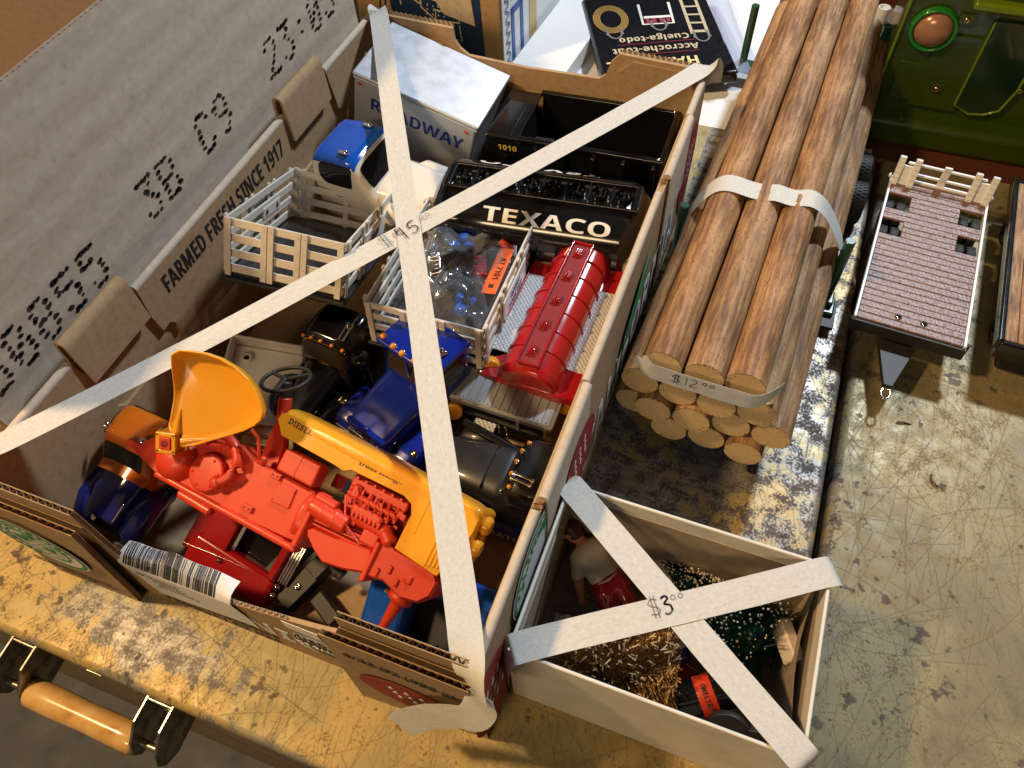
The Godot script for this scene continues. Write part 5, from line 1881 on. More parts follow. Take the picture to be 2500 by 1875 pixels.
func orange_cab() -> void:
	var o := thing("toy_orange_cab", "orange toy truck cab with dark blue hood and fenders in the near left corner", "toy truck part", at(Vector3(0.0455, 0.040, -0.121), -5, 5, 0))
	round_cab(o, M.orange_enamel, null, M.navy_enamel, M.dark_glass, 0.97)
	put("cowl_panel", patch([[0.036, 0.0275, 0.006, 0.0545, 3.2], [0.056, 0.0268, 0.006, 0.0525, 3.2]], 25, 155, 0.02, 0.98, 0.0006, 16, 5, 0.03), M.orange_enamel, o)
	for x in [-0.020, 0.020]:
		var b := MB.new()
		b.dome(Vector3(x, 0.0728, 0.026), 0.0038, Vector3(0, 0.9, 0.3), 0.9)
		put("roof_lamp", b, M.chrome, o)
	for x in [-0.0235, 0.0235]: headlamp(o, Vector3(x, 0.0185, 0.103), 0.0072, Vector3(0, 0.25, 1))
	put("bumper_bar", MB.new().rbox(Vector3(0, 0.0175, 0.1035), Vector3(0.036, 0.0024, 0.0022), 0.001), M.chrome, o)
	put("hood_badge", MB.new().dome(Vector3(0, 0.0395, 0.0925), 0.0028, Vector3(0, 0.6, 0.8), 0.8), M.chrome, o)
	var tr := MB.new()
	tr.x = at(Vector3(0.0195, 0.0425, 0.082), -10, 18, 0)
	tr.rbox(Vector3.ZERO, Vector3(0.0022, 0.0022, 0.017), 0.001)
	put("hood_trim", tr, M.chrome, o)
	var va := MB.new()
	vtube(va, [Vector3(-0.030, 0.0, 0.098), Vector3(-0.016, -0.002, 0.106), Vector3(0.0, -0.003, 0.108), Vector3(0.018, -0.002, 0.106), Vector3(0.034, 0.002, 0.094)], [0.001, 0.0035, 0.0038, 0.0035, 0.001], 10)
	put("lower_valance", va, M.orange_enamel, o)
	var blk := MB.new()
	blk.rbox(Vector3(0, 0.006, 0.07), Vector3(0.044, 0.010, 0.05), 0.002)
	put("under_frame", blk, M.black_plastic, o)


func red_cab() -> void:
	var o := thing("toy_red_cab", "dark red toy truck cab numbered 610 lying under the tractor", "toy truck part", at(Vector3(0.142, 0.026, -0.058), -12, 26, -6))
	var m: Material = M.red_enamel
	# an open shell: roof strip, posts and lower side around a window opening
	put("lower_side", MB.new().rbox(Vector3(0.006, 0.002, 0.020), Vector3(0.088, 0.020, 0.030), 0.006, 3), m, o)
	put("left_post", MB.new().rbox(Vector3(-0.016, 0.009, -0.018), Vector3(0.026, 0.010, 0.052), 0.002), m, o)
	put("right_post", MB.new().rbox(Vector3(0.045, 0.008, -0.014), Vector3(0.008, 0.014, 0.046), 0.003), m, o)
	put("upper_bar", MB.new().rbox(Vector3(0.012, 0.009, -0.042), Vector3(0.076, 0.010, 0.010), 0.003), m, o)
	put("side_wing", MB.new().rbox(Vector3(-0.036, 0.003, -0.006), Vector3(0.020, 0.008, 0.062), 0.002), m, o)
	for k in 3: put("louvre", MB.new().box(Vector3(-0.036, 0.0075, -0.026 + k * 0.020), Vector3(0.018, 0.001, 0.015), 0.0004), m, o)
	put("inside_panel", MB.new().box(Vector3(0.02, -0.006, -0.014), Vector3(0.05, 0.003, 0.05), 0.0005), M.black_enamel, o)
	put("crease_line", MB.new().tube([Vector3(-0.042, 0.0125, 0.020), Vector3(0.006, 0.0128, 0.012), Vector3(0.044, 0.0125, 0.008)], 0.0009, 6), m, o)
	put("door_knob", MB.new().dome(Vector3(-0.004, 0.0125, 0.016), 0.0028, Vector3(0, 1, 0.2), 1.2), M.chrome, o)
	letters("610", 0.0052, M.gold_print, o, Transform3D(Basis(Vector3(1, 0, 0), Vector3(0, 0.35, -0.94), Vector3(0, 0.94, 0.35)), Vector3(0.036, 0.0105, 0.0305)), true, 1.4)
	for k in 4:
		put("chrome_stack", MB.new().rod(Vector3(0.052 + k * 0.0026, 0.012, -0.030), Vector3(0.051 + k * 0.0026, 0.010, 0.006), 0.0012, 8, 0.0003), M.chrome, o)
	for z in [0.010, 0.018]: put("stack_clamp", MB.new().dome(Vector3(0.053, 0.011, z), 0.0032, Vector3(0, 1, 0), 0.9), M.chrome, o)
	var a := thing("toy_chassis", "black toy truck chassis rails with steel screws under the tractor", "toy truck part", at(Vector3(0.203, 0.024, -0.056), -28, 18, 0))
	for x in [-0.015, 0.012]:
		var n := put("frame_rail", MB.new().rbox(Vector3(x, 0, 0), Vector3(0.017, 0.012, 0.056), 0.001), M.black_plastic, a)
		put("rail_step", MB.new().box(Vector3(x, 0.0055, -0.016), Vector3(0.0155, 0.004, 0.018), 0.0006), M.black_plastic, n)
		put("screw_head", MB.new().lathe([Vector2(0.003, 0.0), Vector2(0.003, 0.0015), Vector2(0.0018, 0.002), Vector2(0.0012, 0.0012), Vector2(0, 0.0012)], 12, Vector3(x, 0.006, 0.008)), M.chrome, n)
		put("rail_foot", MB.new().rbox(Vector3(x + 0.001, -0.002, 0.032), Vector3(0.010, 0.009, 0.010), 0.001), M.black_plastic, n)
	put("cross_plate", MB.new().rbox(Vector3(0.004, 0.004, -0.026), Vector3(0.060, 0.004, 0.010), 0.001), M.black_plastic, a)
	put("steel_screw", MB.new().dome(Vector3(0.030, 0.006, -0.020), 0.0035, Vector3.UP, 0.8), M.chrome, a)
	put("rear_block", MB.new().rbox(Vector3(0.040, -0.006, 0.004), Vector3(0.030, 0.010, 0.014), 0.002), M.black_plastic, a)


func blue_cab() -> void:
	var o := thing("toy_blue_cab", "bright blue toy cab shell with open window in the near right corner", "toy truck part", at(Vector3(0.320, 0.040, -0.052), 4, 22, 4))
	var m: Material = M.bright_blue
	# lying on its back: frame around a window opening, rounded shoulder at the left
	put("left_shoulder", loft(MB.new(), [[-0.028, 0.014, -0.022, 0.008, 3.0], [-0.022, 0.019, -0.026, 0.0105, 3.2], [0.020, 0.019, -0.028, 0.0105, 3.2], [0.029, 0.016, -0.026, 0.006, 3.0], [0.032, 0.011, -0.022, 0.0, 3.0]], 4, 40), m, o, at(Vector3(-0.030, 0, 0)))
	put("top_bar", MB.new().rbox(Vector3(0.018, 0.004, -0.026), Vector3(0.084, 0.012, 0.020), 0.004, 3), m, o)
	put("right_post", MB.new().rbox(Vector3(0.042, 0.002, 0.0), Vector3(0.024, 0.014, 0.062), 0.003, 3), m, o)
	put("lower_bar", MB.new().rbox(Vector3(0.016, -0.002, 0.029), Vector3(0.074, 0.012, 0.010), 0.003, 3), m, o)
	put("rear_panel", MB.new().rbox(Vector3(0.01, -0.026, 0.0), Vector3(0.085, 0.003, 0.058), 0.001), M.black_plastic, o)
	var g := put("grille", MB.new().rbox(Vector3(0.004, -0.001, 0.022), Vector3(0.030, 0.010, 0.008), 0.001), M.black_enamel, o)
	for k in 11: put("grille_bar", MB.new().box(Vector3(-0.008 + k * 0.0024, 0.0048, 0.022), Vector3(0.0008, 0.0012, 0.008), 0.0002), M.grey_cast, g)
	put("mount_hole", MB.new().lathe([Vector2(0, 0), Vector2(0.002, 0), Vector2(0.002, 0.0004), Vector2(0, 0.0004)], 12, Vector3(-0.030, 0.0106, -0.012)), M.tan_plastic, o)


# ---------------------------------------------------------------- tractor
func mm(P: Array) -> Array:
	return P.map(func(p): return Vector2(p[0], p[1]) * 0.001)


func tractor() -> void:
	# lies on its side: local x forward, y towards the tractor's top, z towards the side that faces up
	var F := Vector3(0.991, -0.057, 0.123).normalized()
	var N := Vector3(0.0, 0.906, 0.423)
	var V := N.cross(F).normalized()
	N = F.cross(V).normalized()
	var o := thing("toy_tractor", "red and yellow toy tractor lying on its side across the near end of the box", "toy tractor", Transform3D(Basis(F, V, N), Vector3(0.2, 0.115, -0.09)))
	var red: Material = M.red_vinyl
	var yel: Material = M.yellow_vinyl
	# rear housing
	var b := MB.new()
	b.extrude(mm([[-139, -27], [-140, -32], [-127, -36], [-110, -40.5], [-47, -41.5], [-14, -38], [20, -36], [30, -34], [34, -26], [32, -6], [21, 5], [-38, 6], [-51, 12], [-100, 1], [-118, -4]]), -0.040, 0.0, 0.003)
	put("rear_housing", b, red, o)
	put("side_rail", MB.new().rbox(Vector3(-0.040, -0.0395, -0.003), Vector3(0.14, 0.006, 0.012), 0.0028, 3), red, o)
	put("rail_end", MB.new().rod(Vector3(-0.085, -0.045, -0.004), Vector3(-0.050, -0.046, -0.003), 0.0042, 12, 0.002), red, o)
	put("rear_hitch", MB.new().rbox(Vector3(-0.139, -0.028, -0.006), Vector3(0.016, 0.006, 0.014), 0.0015), red, o)
	# axle dome and hub cap
	put("axle_dome", MB.new().lathe([Vector2(0.0185, -0.001), Vector2(0.0175, 0.003), Vector2(0.0145, 0.007), Vector2(0.0105, 0.0098), Vector2(0.006, 0.0112), Vector2(0, 0.0112)], 36, Vector3(-0.098, -0.0215, 0), Vector3(0, 0, 1)), red, o)
	var hc := put("hub_cap", MB.new().lathe([Vector2(0.0155, -0.001), Vector2(0.0155, 0.0045), Vector2(0.0145, 0.0062), Vector2(0.013, 0.0068), Vector2(0, 0.0068)], 40, Vector3(-0.0655, -0.0195, 0.0), Vector3(0, 0, 1)), red, o)
	for k in 6:
		var a := TAU * k / 6 + 0.3
		put("bolt_head", MB.new().dome(Vector3(-0.0655 + cos(a) * 0.0115, -0.0195 + sin(a) * 0.0115, 0.0066), 0.0015, Vector3(0, 0, 1), 0.7, 8, 2), red, hc)
	# curved seat arm round the cap
	var arm := []
	for k in 11:
		var g := lerpf(-0.9, 1.7, k / 10.0)
		arm.append(Vector3(-0.068 + cos(g) * 0.0255, -0.006 + sin(g) * 0.020, 0.008))
	var ab := MB.new()
	vtube(ab, arm, [0.0042, 0.0042, 0.0044, 0.0046, 0.0046, 0.0046, 0.0044, 0.0042, 0.004, 0.0038, 0.0036], 12)
	ab.dome(arm[0], 0.006, Vector3(0, 0, 1), 0.8)
	put("seat_arm", ab, red, o)
	var br := MB.new()
	br.rod(Vector3(-0.090, -0.004, 0.010), Vector3(-0.060, 0.004, 0.012), 0.0028, 10)
	br.rod(Vector3(-0.074, 0.000, 0.011), Vector3(-0.076, 0.016, 0.016), 0.0028, 10)
	put("seat_brace", br, red, o)
	put("seat_post", MB.new().rbox(Vector3(-0.074, 0.020, 0.014), Vector3(0.012, 0.028, 0.014), 0.002), red, o)
	# plates and pads on the housing
	var pl := MB.new()
	pl.x = Transform3D(Basis(Vector3(0, 0, 1), 0.08), Vector3(0.0005, -0.0075, 0.0))
	pl.rbox(Vector3(0, 0, 0.0006), Vector3(0.0165, 0.0160, 0.0022), 0.0008)
	var pn := put("cover_plate", pl, red, o)
	for q in [[-0.0065, -0.0135], [0.007, -0.0145], [0.0075, -0.0015], [-0.006, -0.0005]]:
		put("bolt_head", MB.new().dome(Vector3(q[0], q[1], 0.0016), 0.0009, Vector3(0, 0, 1), 0.7, 8, 2), red, pn)
	for q in [[-0.0125, 0.003], [-0.022, -0.029], [0.022, -0.0265], [0.033, 0.006]]:
		var pd := put("mount_pad", MB.new().rbox(Vector3(q[0], q[1], 0.001), Vector3(0.0095, 0.0052, 0.004), 0.0008), red, o)
		for s in [-1.0, 1.0]:
			put("pad_hole", MB.new().lathe([Vector2(0, 0), Vector2(0.0009, 0), Vector2(0.0009, 0.0002), Vector2(0, 0.0002)], 10, Vector3(q[0] + s * 0.0022, q[1], 0.003), Vector3(0, 0, 1)), M.red_rough, pd)
	# bell flange, starter, sump
	put("bell_flange", MB.new().rbox(Vector3(0.0285, -0.020, -0.012), Vector3(0.005, 0.036, 0.040), 0.002), red, o)
	put("bell_housing", loft(MB.new(), [[-0.004, 0.016, -0.018, 0.018, 2.6], [0.004, 0.015, -0.017, 0.017, 2.6], [0.010, 0.010, -0.012, 0.012, 2.4]], 3, 32), red, o, Transform3D(Basis(Vector3(0, 0, -1), Vector3(0, 1, 0), Vector3(1, 0, 0)), Vector3(0.024, -0.014, -0.008)))
	var stm := MB.new()
	stm.lathe([Vector2(0, -0.001), Vector2(0.0066, 0.0), Vector2(0.0076, 0.002), Vector2(0.0076, 0.011), Vector2(0.0079, 0.0113), Vector2(0.0079, 0.0125), Vector2(0.0076, 0.0128), Vector2(0.0076, 0.022), Vector2(0.0079, 0.0223), Vector2(0.0079, 0.0235), Vector2(0.0074, 0.024), Vector2(0.0072, 0.032), Vector2(0.0062, 0.034), Vector2(0, 0.034)], 28, Vector3(0.0255, -0.0035, 0.002), Vector3(1, -0.06, 0))
	put("starter_motor", stm, red, o)
	put("solenoid", MB.new().rod(Vector3(0.027, 0.004, 0.003), Vector3(0.046, 0.0035, 0.003), 0.0042, 16, 0.001), red, o)
	var sp := MB.new()
	sp.extrude(mm([[31, -21], [34, -26], [44, -33], [54, -38], [72, -35], [88, -30], [90, -18], [86, -11], [60, -15], [36, -17]]), -0.034, 0.006, 0.004)
	put("oil_sump", sp, red, o)
	for k in 3:
		put("sump_rib", MB.new().rod(Vector3(0.034, -0.0155 + k * 0.003, 0.003), Vector3(0.084, -0.0135 + k * 0.0032, 0.003), 0.0011, 8), red, o)
	# engine block: cast details
	var eb := MB.new()
	eb.extrude(mm([[42, -10], [42, 31], [99, 29], [101, -4], [92, -10]]), -0.040, -0.009, 0.002)
	put("engine_block", eb, red, o)
	var r := RandomNumberGenerator.new()
	r.seed = 77
	var ed := MB.new()
	ed.rbox(Vector3(0.070, 0.026, -0.006), Vector3(0.050, 0.008, 0.010), 0.002)
	for k in 6: ed.rod(Vector3(0.050 + k * 0.0078, 0.0235, -0.002), Vector3(0.050 + k * 0.0078, 0.0195, 0.0), 0.0019, 10, 0.0006)
	for k in 6: ed.rod(Vector3(0.049 + k * 0.0078, 0.030, 0.0), Vector3(0.049 + k * 0.0078, 0.030, 0.001), 0.0011, 8)
	ed.rod(Vector3(0.046, 0.0175, -0.002), Vector3(0.092, 0.0165, -0.002), 0.0030, 12, 0.001)
	ed.rbox(Vector3(0.053, 0.020, -0.003), Vector3(0.009, 0.012, 0.010), 0.003)
	put("cylinder_head", ed, red, o)
	var inj := MB.new()
	inj.rod(Vector3(0.058, 0.004, -0.002), Vector3(0.092, 0.003, -0.001), 0.0062, 18, 0.002)
	inj.rbox(Vector3(0.070, 0.0085, 0.001), Vector3(0.026, 0.008, 0.010), 0.002)
	for k in 7:
		inj.rod(Vector3(0.060 + k * 0.0038, 0.008, 0.004), Vector3(0.060 + k * 0.0038, 0.0115, 0.0045), 0.0008, 8)
		inj.rbox(Vector3(0.060 + k * 0.0038, 0.0055, 0.0055), Vector3(0.0022, 0.005, 0.003), 0.0008, 1)
	for k in 18:
		inj.rbox(Vector3(r.randf_range(0.050, 0.096), r.randf_range(-0.004, 0.026), r.randf_range(-0.008, 0.0)), Vector3(r.randf_range(0.002, 0.006), r.randf_range(0.002, 0.006), 0.006), 0.0008, 1)
	put("injection_pump", inj, red, o)
	for k in 6:
		var x0 := 0.056 + k * 0.006
		put("fuel_pipe", MB.new().tube([Vector3(x0, 0.012, 0.005), Vector3(x0 + 0.001, 0.016, 0.0075), Vector3(x0 - 0.002, 0.020, 0.006), Vector3(x0 - 0.003, 0.024, 0.003)], 0.0006, 6), red, o)
	put("oil_filter", MB.new().rod(Vector3(0.088, 0.004, 0.003), Vector3(0.097, -0.002, 0.004), 0.0058, 18, 0.0015), red, o)
	put("side_cover", MB.new().rbox(Vector3(0.080, -0.0055, -0.001), Vector3(0.014, 0.010, 0.014), 0.0015), red, o)
	put("dipstick_tube", MB.new().tube([Vector3(0.046, 0.014, 0.0), Vector3(0.052, 0.006, 0.004), Vector3(0.058, -0.004, 0.006), Vector3(0.074, -0.012, 0.005), Vector3(0.088, -0.008, 0.003), Vector3(0.092, 0.0, 0.0)], 0.0009, 6), red, o)
	# front frame and steering gear
	var ff := MB.new()
	ff.extrude(mm([[87, -32], [103, -29], [120, -34], [134, -31], [141, -23], [142, -11], [136, -4], [102, -3], [92, 2], [86, -8]]), -0.040, 0.004, 0.004)
	put("front_frame", ff, red, o)
	put("frame_flange", MB.new().rbox(Vector3(0.0885, -0.020, -0.014), Vector3(0.0045, 0.032, 0.042), 0.002), red, o)
	for k in 4:
		put("frame_boss", MB.new().rbox(Vector3(0.0965 + k * 0.0085, -0.0245 + 0.006 * (k % 2), 0.004), Vector3(0.0032, 0.0065, 0.004), 0.0012), red, o)
	var fx := MB.new()
	fx.lathe([Vector2(0.011, 0.0), Vector2(0.0105, 0.006), Vector2(0.0085, 0.009), Vector2(0.0085, 0.015), Vector2(0.0098, 0.016), Vector2(0.0098, 0.0195), Vector2(0.006, 0.0205), Vector2(0.0052, 0.024), Vector2(0.0028, 0.048), Vector2(0.0, 0.0485)], 24, Vector3(0.1205, -0.018, -0.006), Vector3(-0.16, -1.0, -0.18))
	put("front_spindle", fx, red, o)
	# tool box and steering support on the far side
	put("battery_box", MB.new().rbox(Vector3(0.0015, 0.0165, -0.007), Vector3(0.034, 0.0185, 0.018), 0.002), red, o)
	put("box_seam", MB.new().rbox(Vector3(0.001, 0.0165, 0.0018), Vector3(0.0008, 0.0185, 0.0012), 0.0003), red, o)
	var sc := MB.new()
	sc.extrude(mm([[-38, 4], [-20, 4], [-24, 26], [-30, 36], [-31, 52], [-38, 54], [-41, 36], [-40, 18]]), -0.020, -0.010, 0.002)
	put("steering_support", sc, red, o)
	var colm := MB.new()
	colm.rod(Vector3(-0.034, 0.040, -0.012), Vector3(-0.040, 0.060, -0.006), 0.0058, 16, 0.001)
	put("steering_column", colm, red, o)
	var wh := put("steering_wheel", MB.new().rod(Vector3(-0.0405, 0.061, -0.0055), Vector3(-0.044, 0.072, -0.002), 0.0058, 16, 0.001), M.black_plastic, o)
	var c := Vector3(-0.0445, 0.0735, -0.002)
	var ax := Vector3(-0.28, 0.70, 0.66).normalized()
	var e := ax.cross(Vector3(0, 0, 1)).normalized()
	var f := ax.cross(e)
	var ringp := []
	for k in 33: ringp.append(c + (e * cos(TAU * k / 32) + f * sin(TAU * k / 32)) * 0.0195)
	put("wheel_rim", MB.new().tube(ringp, 0.0017, 10, false), M.black_plastic, wh)
	for k in 3:
		var d := e * cos(TAU * k / 3 + 0.5) + f * sin(TAU * k / 3 + 0.5)
		put("wheel_spoke", MB.new().rod(c, c + d * 0.019, 0.0016, 8), M.black_plastic, wh)
	put("gear_lever", MB.new().tube([Vector3(-0.029, 0.009, 0.006), Vector3(-0.030, 0.014, 0.010), Vector3(-0.034, 0.024, 0.014), Vector3(-0.041, 0.028, 0.017)], 0.0015, 8), red, o)
	put("lever_knob", MB.new().rbox(Vector3(-0.043, 0.029, 0.0175), Vector3(0.006, 0.006, 0.006), 0.003, 3), M.black_plastic, o)
	put("lever_foot", MB.new().dome(Vector3(-0.029, 0.0085, 0.0), 0.004, Vector3(0, 0.3, 1), 1.0), red, o)
	put("steel_bracket", MB.new().rbox(Vector3(0.030, 0.017, -0.030), Vector3(0.022, 0.012, 0.004), 0.001), M.chrome, o)
	# hood: side plate with the engine bay cut away, rounded top, nose
	var hs := MB.new()
	hs.extrude(mm([[-31, 43], [-30, 48], [-26, 51], [146, 48], [150, 42], [150, 32], [146, 10], [139, -7], [101, -3], [101.5, 24], [98, 31], [90, 34], [44, 33.5], [38, 30], [30, 31], [-22, 33]]), 0.0030, 0.0062, 0.001)
	var hood_n := put("hood", hs, yel, o)
	var tp := MB.new()
	var S := [[-0.0285, 0.024, 0.040, 0.0525, 3.0], [-0.026, 0.0275, 0.037, 0.0560, 3.4], [0.06, 0.0285, 0.036, 0.0555, 3.4], [0.135, 0.028, 0.034, 0.0525, 3.4], [0.146, 0.0265, 0.034, 0.0505, 3.2], [0.149, 0.023, 0.036, 0.048, 3.0]]
	loft(tp, S, 4, 40)
	put("hood_top", tp, yel, hood_n, Transform3D(Basis(Vector3(0, 0, -1), Vector3(0, 1, 0), Vector3(1, 0, 0)), Vector3(0, 0, -0.0215)))
	put("hood_far_side", MB.new().rbox(Vector3(0.06, 0.040, -0.048), Vector3(0.172, 0.020, 0.0025), 0.001), yel, hood_n)
	put("hood_nose", MB.new().rbox(Vector3(0.1445, 0.022, -0.022), Vector3(0.011, 0.058, 0.052), 0.005, 3), yel, hood_n)
	for k in 6:
		put("grille_rib", MB.new().rbox(Vector3(0.1275 + k * 0.0032, 0.008 + k * 0.0012, 0.0064), Vector3(0.0016, 0.024 + k * 0.001, 0.0022), 0.0007, 1), yel, hood_n)
	for y in [0.040, 0.022]:
		put("nose_lug", MB.new().rod(Vector3(0.150, y, -0.012), Vector3(0.157, y, -0.012), 0.0075, 16, 0.002), yel, hood_n)
	put("hood_step", MB.new().rbox(Vector3(0.11, 0.030, 0.0063), Vector3(0.0012, 0.034, 0.0008), 0.0003), yel, hood_n)
	letters("DIESEL", 0.0042, M.ink, hood_n, Transform3D(Basis(Vector3(0, 0, 1), -0.06), Vector3(-0.010, 0.0455, 0.0063)), true, 1.05, "Droid Serif")
	letters("Dual-Range", 0.0046, M.ink, hood_n, Transform3D(Basis(Vector3(0, 0, 1), 0.02) * Basis(Vector3(1, 0, 0), Vector3(0.22, 1, 0), Vector3(0, 0, 1)), Vector3(0.0665, 0.0425, 0.0063)), true, 1.05, "Droid Serif")
	# seat: a shallow pan on a square socket
	var su := Vector3(0.959, -0.259, 0.115).normalized()
	var sn := Vector3(0.113, 0.722, 0.682).normalized()
	var sv := sn.cross(su).normalized()
	su = sv.cross(sn).normalized()
	var sx := o.transform.affine_inverse() * Transform3D(Basis(su, sv, sn), Vector3(0.106, 0.138, -0.087))
	var pts := [Vector2(-6.5, 10), Vector2(-8, 18), Vector2(-11, 30), Vector2(-14.5, 42), Vector2(-19, 56), Vector2(-22, 65), Vector2(-18, 71.5), Vector2(-9.6, 75.5), Vector2(1, 79.5), Vector2(13, 82), Vector2(26, 82), Vector2(38, 79.5), Vector2(47, 75), Vector2(54, 69.5), Vector2(59.5, 63), Vector2(60.5, 57), Vector2(57, 49), Vector2(50, 39.5), Vector2(40, 28.5), Vector2(29, 17.5), Vector2(19, 7), Vector2(10, 0.5), Vector2(2, 0)]
	var fine := []
	for k in pts.size():
		for j in 3: fine.append(pts[k].lerp(pts[(k + 1) % pts.size()], j / 3.0) * 0.001)
	var cen := Vector2(0.016, 0.045)
	var rows := []
	for q in [[0.0, -0.0015, 0.0], [0.6, -0.0015, 0.0], [0.92, -0.001, 0.0], [1.0, 0.0015, 0.55], [1.02, 0.003, 1.0], [0.995, 0.0038, 1.0], [0.965, 0.003, 0.9], [0.90, 0.0018, 0.30], [0.80, 0.0012, 0.04], [0.4, 0.001, 0.0], [0.0, 0.001, 0.0]]:
		var row := PackedVector3Array()
		for p in fine:
			var d: Vector2 = p - cen
			var lip := 0.010 * smoothstep(0.035, 0.075, p.y + 0.25 * absf(p.x - 0.01))
			var z: float = q[1] + lip * q[2]
			row.append(Vector3(cen.x + d.x * q[0], cen.y + d.y * q[0], z))
		rows.append(row)
	rows.reverse()
	var seat := put("seat", MB.new().grid(rows, true), yel, o, sx)
	var so := MB.new()
	so.x = Transform3D(Basis(Vector3(0, 0, 1), 0.42), Vector3(-0.001, -0.002, 0.0))
	for s in [-1.0, 1.0]:
		so.rbox(Vector3(s * 0.0066, 0, -0.002), Vector3(0.0042, 0.017, 0.020), 0.0014)
		so.rbox(Vector3(0, s * 0.0066, -0.002), Vector3(0.0174, 0.0042, 0.020), 0.0014)
	put("seat_socket", so, yel, seat)
	var pg := MB.new()
	pg.x = so.x
	pg.rbox(Vector3(0, 0, -0.001), Vector3(0.0095, 0.0095, 0.020), 0.0006)
	put("seat_peg", pg, red, seat)
	put("peg_hole", MB.new().lathe([Vector2(0, 0), Vector2(0.0028, 0), Vector2(0.0028, 0.0003), Vector2(0, 0.0003)], 16, Vector3(-0.001, -0.002, 0.0091), Vector3(0, 0, 1)), M.red_rough, seat)
	for q in [[Vector3(0.0005, 0.008, 0.001), Vector3(-0.004, 0.026, 0.001)], [Vector3(0.008, 0.004, 0.001), Vector3(0.026, 0.017, 0.001)]]:
		put("seat_gusset", MB.new().rod(q[0], q[1], 0.0042, 12, 0.0, 0.0008), yel, seat)


# ---------------------------------------------------------------- log trailer
func log_load() -> void:
	var t := thing("log_trailer", "dark green toy log trailer with four stake posts under the wooden dowels", "toy trailer")
	var spine := MB.new()
	for x in [0.478, 0.520]: spine.rbox(Vector3(x, 0.012, -0.66), Vector3(0.010, 0.012, 0.62), 0.002)
	put("frame_rail", spine, M.black_plastic, t)
	for z in [-0.512, -0.908]:
		var b := MB.new()
		b.rbox(Vector3(0.498, 0.016, z), Vector3(0.176, 0.012, 0.018), 0.002)
		b.rbox(Vector3(0.583, 0.010, z + 0.004), Vector3(0.012, 0.010, 0.026), 0.002)
		put("bolster", b, M.green_metal, t)
		for x in [0.4145, 0.5775]:
			put("stake_post", MB.new().rod(Vector3(x, 0.008, z), Vector3(x, 0.102, z), 0.0052, 14, 0.0008), M.green_metal, t)
	put("front_step", MB.new().rbox(Vector3(0.575, 0.008, -0.50), Vector3(0.034, 0.004, 0.040), 0.001), M.black_plastic, t)
	put("mud_flap", MB.new().rbox(Vector3(0.590, 0.028, -0.74), Vector3(0.010, 0.030, 0.004), 0.001), M.grey_cast, t)
	var proto: Node3D = null
	for q in [[0.588, -0.665], [0.588, -0.715], [0.445, -0.665], [0.445, -0.715]]:
		var w := tyre(0.024, 0.020, t) if proto == null else proto.duplicate()
		if proto == null: proto = w
		else:
			w.name = "wheel"
			t.add_child(w, true)
		w.transform = at(Vector3(q[0], 0.024, q[1]), 90, 0, 0)
	# dowels, bottom layer first: [x, y, end z, label]
	var lay := [["bottom", 0.040, [0.462, 0.496, 0.530]], ["third", 0.0685, [0.4445, 0.479, 0.5125, 0.547]], ["second", 0.0970, [0.4285, 0.462, 0.4955, 0.529]], ["top", 0.1255, [0.4445, 0.4795, 0.5125]]]
	var ord := ["leftmost", "second from the left", "third from the left", "rightmost"]
	var k := 0
	var r := RandomNumberGenerator.new()
	r.seed = 3
	for L in lay:
		var xs: Array = L[2]
		for j in xs.size():
			var place: String = ord[j] if j < xs.size() - 1 else "rightmost"
			if xs.size() == 3 and j == 1: place = "middle"
			dowel(Vector3(xs[j], L[1], -0.286 + r.randf_range(-0.004, 0.004)), k, "%s stained wooden dowel of the %s layer of the taped bundle" % [place, L[0]], r.randf_range(0.605, 0.635), 2.5 + r.randf_range(-0.15, 0.15))
			k += 1
	dowel(Vector3(0.4235, 0.0445, -0.302), k, "loose stained wooden dowel tucked behind the left of the bottom layer", 0.6, 2.5)
	# tape band over the bundle
	var path := [Vector3(0.4165, 0.070, -0.512), Vector3(0.4210, 0.098, -0.508), Vector3(0.4270, 0.115, -0.507), Vector3(0.4360, 0.132, -0.507), Vector3(0.4455, 0.1416, -0.507), Vector3(0.4565, 0.1432, -0.508), Vector3(0.4705, 0.1412, -0.508), Vector3(0.4865, 0.1405, -0.508), Vector3(0.4975, 0.1434, -0.508), Vector3(0.5135, 0.1405, -0.509), Vector3(0.5285, 0.1434, -0.510), Vector3(0.5415, 0.137, -0.511), Vector3(0.5535, 0.122, -0.513), Vector3(0.5665, 0.100, -0.517), Vector3(0.5750, 0.078, -0.520), Vector3(0.5775, 0.058, -0.522)]
	strip("tape_band", "masking tape band round the middle of the wooden dowels", path, Vector3(0.02, 0, 1), 0.0235, 3)
	# price tape across the sawn ends
	var lp := [Vector3(0.4255, 0.137, -0.2835), Vector3(0.436, 0.129, -0.2790), Vector3(0.452, 0.1265, -0.2788), Vector3(0.470, 0.1255, -0.2788), Vector3(0.488, 0.1245, -0.2785), Vector3(0.506, 0.1238, -0.2785), Vector3(0.522, 0.1235, -0.2790), Vector3(0.532, 0.126, -0.2850), Vector3(0.540, 0.128, -0.2960)]
	var s := strip("price_tape", "masking tape price label reading $12.00 on the sawn dowel ends", lp, Vector3(0.05, 1, 0.10), 0.0225, 3)
	scribble(s, Vector3(0.455, 0.1225, -0.2780), Vector3(1, -0.035, 0), Vector3(0.03, 1, 0.08), 0.0115, "$12oo", M.ink, 0.0007)


